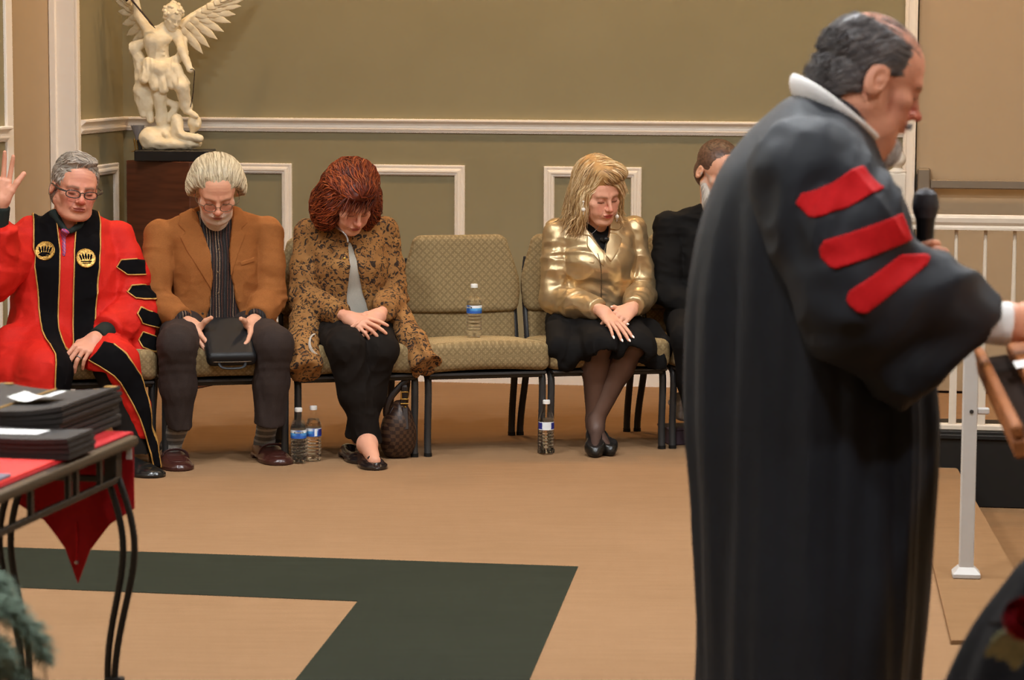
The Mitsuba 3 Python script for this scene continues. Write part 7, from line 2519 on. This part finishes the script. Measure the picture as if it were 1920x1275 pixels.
sx1 = float((G(232, 796, ZT + .003) - tf) @ (-sT)); sy1 = float((G(232, 796, ZT + .003) - tf) @ (-dT))
for n in range(7):
    cv, top = cover(sx1, sy1 - .02, .27, .36, .006 + n * .0105, .001 + .0022 * n, n, ['lowest', 'second', 'third', 'fourth', 'fifth', 'sixth', 'topmost'][n] + ' black diploma cover of the far stack on the table' + (', with gold cord' if n == 6 else ''))
ty = sy1 - .02
tl3 = lambda x, y, dz=0: tl(x, y, top(x, y) + dz)
# gold corners and cord of the topmost, and the note on it
for cx_, cy_ in ((sx1 - .012, ty - .012), (sx1 - .258, ty - .012)):
    obj('corner', moved(bx(-.018, .012, -.012, .008, 0, .0012), tabR, tl3(cx_, cy_, .0004)), 'mat_gold_cord', cv)
xs_ = sx1 - .150
obj('cord', tube([tl3(xs_, y, .0015) for y in np.linspace(ty - .36, ty, 10)] if True else [], .0022, 6), 'mat_gold_cord', cv, smooth=True)
obj('cord', tube([tl(xs_, ty - .362, z_) for z_ in (.012, .05, top(xs_, ty - .36) + .001)], .0022, 6), 'mat_gold_cord', cv, smooth=True)
nt = []
n0 = np.array([sx1 - .105, ty - .20])
gx, gy = np.meshgrid(np.linspace(-.055, .040, 12), np.linspace(-.055, .045, 8), indexing='ij')
zz = .007 + .010 * np.abs(np.sin(gx * 34 + .6)) ** 2 + 0 * gy
Vn = np.array([tl3(n0[0] + a, n0[1] + b_, c_) for a, b_, c_ in zip(gx.ravel(), gy.ravel(), zz.ravel())])
id_ = np.arange(96).reshape(12, 8)
Fn = np.concatenate([np.stack([id_[:-1, :-1], id_[1:, :-1], id_[1:, 1:]], -1).reshape(-1, 3), np.stack([id_[:-1, :-1], id_[1:, 1:], id_[:-1, 1:]], -1).reshape(-1, 3)])
tag(obj('paper_note', cat(trimesh.Trimesh(Vn, Fn, process=False), trimesh.Trimesh(Vn - [0, 0, .0006], Fn[:, ::-1], process=False)), 'mat_paper', smooth=True), 'curled white paper note on the far stack of black covers', 'paper')
q1 = G(107, 863, ZT + .003)
fx1, fy0 = float((q1 - tf) @ (-sT)), float((q1 - tf) @ (-dT))
for n in range(4):
    cv2, top2 = cover(fx1 + .03, fy0 + .130, .22, .150, .006 + n * .0105, .001 + .001 * n, n, ['lowest', 'second', 'third', 'topmost'][n] + ' black diploma cover of the near stack on the table' + (', with a white slip' if n == 3 else ''), seed=40)
sl = [tl(fx1 - .19 + a, fy0 + .02 + b_, top2(fx1 - .15 + a, fy0) + .001) for a, b_ in ((0, 0), (.135, .012), (.14, .075), (.0, .07))]
tag(obj('paper_slip', extr_ := trimesh.Trimesh(np.array(sl + [q - [0, 0, .0006] for q in sl]), [(0, 1, 2), (0, 2, 3), (4, 6, 5), (4, 7, 6), (0, 4, 5), (0, 5, 1), (1, 5, 6), (1, 6, 2), (2, 6, 7), (2, 7, 3), (3, 7, 4), (3, 4, 0)]), 'mat_paper', smooth=False), 'white paper slip on the near stack of black covers', 'paper')
mat('mat_red_folder', 'd2352f', 0.6, 0.25)
q2 = G(104, 866, ZT + .006)
rx, ry = float((q2 - tf) @ (-sT)), float((q2 - tf) @ (-dT))
tag(obj('red_folder', moved(bx(rx - .24, rx, ry - .30, ry - .004, .005, .010, .001), tabR, tf), 'mat_red_folder'), 'bright red folder lying on the runner in front of the black covers', 'folder')
mat('mat_grey_card', '6d6672', 0.6, 0.2)
q3 = G(22, 893, ZT + .011)
gx_, gy_ = float((q3 - tf) @ (-sT)), float((q3 - tf) @ (-dT))
tag(obj('grey_booklet', moved(bx(gx_ - .12, gx_, gy_ - .10, gy_, .0102, .0165, .002), tabR, tf), 'mat_grey_card'), 'small grey booklet on the red folder at the table edge', 'booklet')

# ------------------------------------------------------------------ lectern at the right
mat('mat_lectern_wood', proc(lambda p, n, uv: mix('6e3d1c', 'a9683a', fbm(p.x * 40 + 2 * fbm(p.x * 6, p.y * 6, p.z * 6), p.y * 5, p.z * 40))), 0.6, 0.2)
mat('mat_lectern_dark', '1d120c', 0.9, 0.05)
mat('mat_lectern_grey', 'a09a93', 0.5, 0.3)
LZ = 1.0
la, lb = G(1829, 674, LZ), G(1899, 826, LZ)
dL = (lb - la) / np.linalg.norm(lb - la)
nL = np.array([-dL[1], dL[0], 0])
if nL[0] < 0: nL = -nL
LR = np.stack([nL, -dL, EZ], 1)                           # x to the right (away from the speaker), y away from the camera
Ll = float(np.linalg.norm(lb - la))
k = thing('lectern', 'wooden lectern with a sloping top on a pale grey column, in front of the speaker', 'lectern')
sl_ = roty(math.radians(-10))
Rl = LR @ sl_
obj('rim', moved(bx(0, .55, -Ll, 0.0, -.030, 0, .004), Rl, la), 'mat_lectern_wood', k)
obj('ledge', moved(bx(.0, .018, -Ll, .0, 0, .022, .004), Rl, la), 'mat_lectern_wood', k)
obj('slot', moved(bx(.018, .060, -Ll + .01, -.01, -.004, .002, .001), Rl, la), 'mat_lectern_dark', k)
obj('board', moved(bx(.060, .55, -Ll + .006, -.006, 0, .026, .004), Rl, la), 'mat_lectern_wood', k)
obj('body', moved(trimesh.convex.convex_hull(np.array([(x, y, z) for y in (-Ll + .05, -.05) for x, z in ((.06, -.035), (.50, .035), (.20, -.42), (.46, -.42), (.12, -.25))])), LR, la), 'mat_lectern_grey', k)
def board_xy(u, v):
    q = Rl.T @ (PL(u, v, on(0, 0, .026), Rl[:, 2]) - la)
    return q[:2]


on = lambda x, y, z: la + Rl @ np.array([x, y, z])
xc = min(np.linspace(0, .6, 200), key=lambda x: abs(px(la + LR @ np.array([x, -Ll + .09, -.6]))[0] - 1906))
obj('column', moved(bx(xc, xc + .26, -Ll + .09, -Ll + .20, -LZ + .0, -.40, .008), LR, la), 'mat_lectern_grey', k)
obj('base', moved(bx(.10, .50, -Ll + .06, -.06, -LZ + .001, -LZ + .03, .006), LR, la), 'mat_lectern_wood', k)
p1_ = board_xy(1906, 692)
tag(obj('paper_sheet', moved(bx(p1_[0], p1_[0] + .15, p1_[1], p1_[1] + .10, .0265, .028), Rl, la), 'mat_paper'), 'white paper sheet on the wooden lectern', 'paper')
mat('mat_magenta', 'a53a72', 0.6, 0.2)
m = surface_nets(lambda p: sd_cap(p, (0, 0, 0), (.16, .03, .0), .018, .014), (-.04, -.04, -.03), (.22, .07, .03), .005)
tag(obj('magenta_cloth', moved(displace(m, .004 * vnoise(m.vertices, 40, 2)), Rl, on(*board_xy(1890, 640), .043)), 'mat_magenta', smooth=True), 'magenta cloth on the lectern under the speaker\'s hand', 'cloth')

# black cloth in the right foreground with a rose spray
mat('mat_black_cloth', tweed('0c0b0c', '151315'), 0.9, 0.08, sheen=0.3)
mat('mat_rose', '8f1820', 0.6, 0.25, sheen=0.3)
mat('mat_leaf_grey', proc(lambda p, n, uv: mix('6f7358', 'a3a286', fbm(p.x * 60, p.y * 60, p.z * 60))), 0.6, 0.25)
k = thing('draped_stand', 'stand under a black cloth at the lower right edge, with a rose spray', 'stand')
YB = 3.7
bp = lambda u, v, y=YB: P(u, v, y)
out = [(1783, 1275), (1806, 1222), (1840, 1160), (1880, 1105), (1922, 1052), (1990, 1010)]
c0 = bp(2060, 1100)
rw = [(0.0, c0[0], c0[1], .46, .42)]
for u, v in out:
    q = bp(u, v)
    rw.append((float(q[2]), c0[0], c0[1], float(c0[0] - q[0]), float(c0[0] - q[0]) * .9))
rw.append((rw[-1][0] + .03, c0[0], c0[1], .02, .02))
m = surface_nets(lambda p: sd_loft(p, rw, .01), (c0[0] - .55, c0[1] - .5, 0.0), (c0[0] + .55, c0[1] + .5, 1.1), .014)
a = np.arctan2(m.vertices[:, 1] - c0[1], m.vertices[:, 0] - c0[0])
m = displace(m, .012 * np.sin(a * 14 + 3 * m.vertices[:, 2]) * np.clip((.9 - m.vertices[:, 2]) / .4, 0, 1))
obj('cloth', m, 'mat_black_cloth', k, smooth=True)
fs = thing('rose_spray', 'spray of a dark red rose and pale grey-green leaves on the black cloth', 'flowers')
ro = bp(1916, 1172, YB - .42)
rr = RNG(81)
for i in range(14):
    t_ = i / 14
    m = lathe([(.002, -.004), (.012 + .012 * t_, .002), (.016 + .014 * t_, .016), (.013 + .018 * t_, .028 - .006 * t_)], 10)
    keep = m.vertices[:, 0] > -.004 - .01 * t_
    f = m.faces[keep[m.faces].all(1)]
    m = trimesh.Trimesh(m.vertices, f, process=False)
    obj('petal', moved(m, rotx(math.radians(55)) @ rotz(i * 2.4), ro), 'mat_rose', fs, smooth=True)
for i, (du, dv, L_) in enumerate(((-62, 60, 1.0), (-40, 66, .9), (-50, 40, .8), (-22, 70, .8), (-30, 50, .6), (-10, 84, .7))):
    e = bp(1912 + du, 1172 + dv, YB - .40 + .01 * i)
    s_ = ro + (e - ro) * .25
    sp = np.linspace(0, 1, 9)
    pts = s_ + (e - s_) * sp[:, None] + np.array([0, -.012, .006]) * np.sin(sp * np.pi)[:, None]
    obj('leaf', tube(pts, .011 * np.sqrt(np.clip(1 - (2 * sp - 1.0) ** 2, .03, 1)) + .0008, 8, flat=.16, up=(0, 1, .3)), 'mat_leaf_grey', fs, smooth=True)
obj('stem', tube([bp(1856, 1170, YB - .43), ro, ro + [.08, .02, -.02]], .0022, 6), 'mat_lectern_dark', fs, smooth=True)

# frosted fir garland in the left foreground
mat('mat_needle', proc(lambda p, n, uv: mix('4d6350', '93a394', fbm(p.x * 30, p.y * 30, p.z * 30))), 0.6, 0.2)
mat('mat_twig', '4b4a35', 0.7, 0.2)
k = thing('fir_garland', 'frosted green fir spray hanging in at the lower left edge', 'garland')
YG = 3.5
gp = lambda u, v, y=YG: P(u, v, y)
rr = RNG(91)
br = [[gp(-120, 1060), gp(-40, 1120), gp(20, 1150), gp(62, 1190), gp(85, 1236)], [gp(-120, 1030, YG + .05), gp(-30, 1080, YG + .05), gp(6, 1110, YG + .04), gp(14, 1140, YG + .03)], [gp(-120, 1240), gp(-40, 1240), gp(10, 1258), gp(60, 1300)], [gp(-120, 1180, YG - .04), gp(-50, 1200, YG - .03), gp(-8, 1215, YG - .02), gp(12, 1240)]]
for b_ in br:
    pts = spline(b_, 40)
    bk_ = obj('branch', tube(pts, .0028, 6), 'mat_twig', k, smooth=True)
    T_ = np.gradient(pts, axis=0); T_ /= np.linalg.norm(T_, axis=1, keepdims=True)
    nd = []
    for i in range(700):
        j = rr.integers(0, 40)
        r_ = rr.normal(0, 1, 3); r_ -= T_[j] * (r_ @ T_[j]); r_ /= np.linalg.norm(r_)
        d_ = T_[j] * rr.uniform(.5, .95) + r_ * .8
        d_ /= np.linalg.norm(d_)
        ln = rr.uniform(.020, .034) * (1 if j < 36 else .6)
        p0 = pts[j] + T_[j] * rr.uniform(-.004, .004)
        nd.append(tube([p0, p0 + d_ * ln * .6, p0 + d_ * ln + [0, 0, -.002]], [.0012, .0013, .0003], 3, cap=False))
    obj('needles', cat(*nd), 'mat_needle', bk_, smooth=True, kind='stuff')
obj('twig', tube([gp(84, 1236), gp(87, 1300)], .0016, 5), 'mat_twig', k, smooth=True)
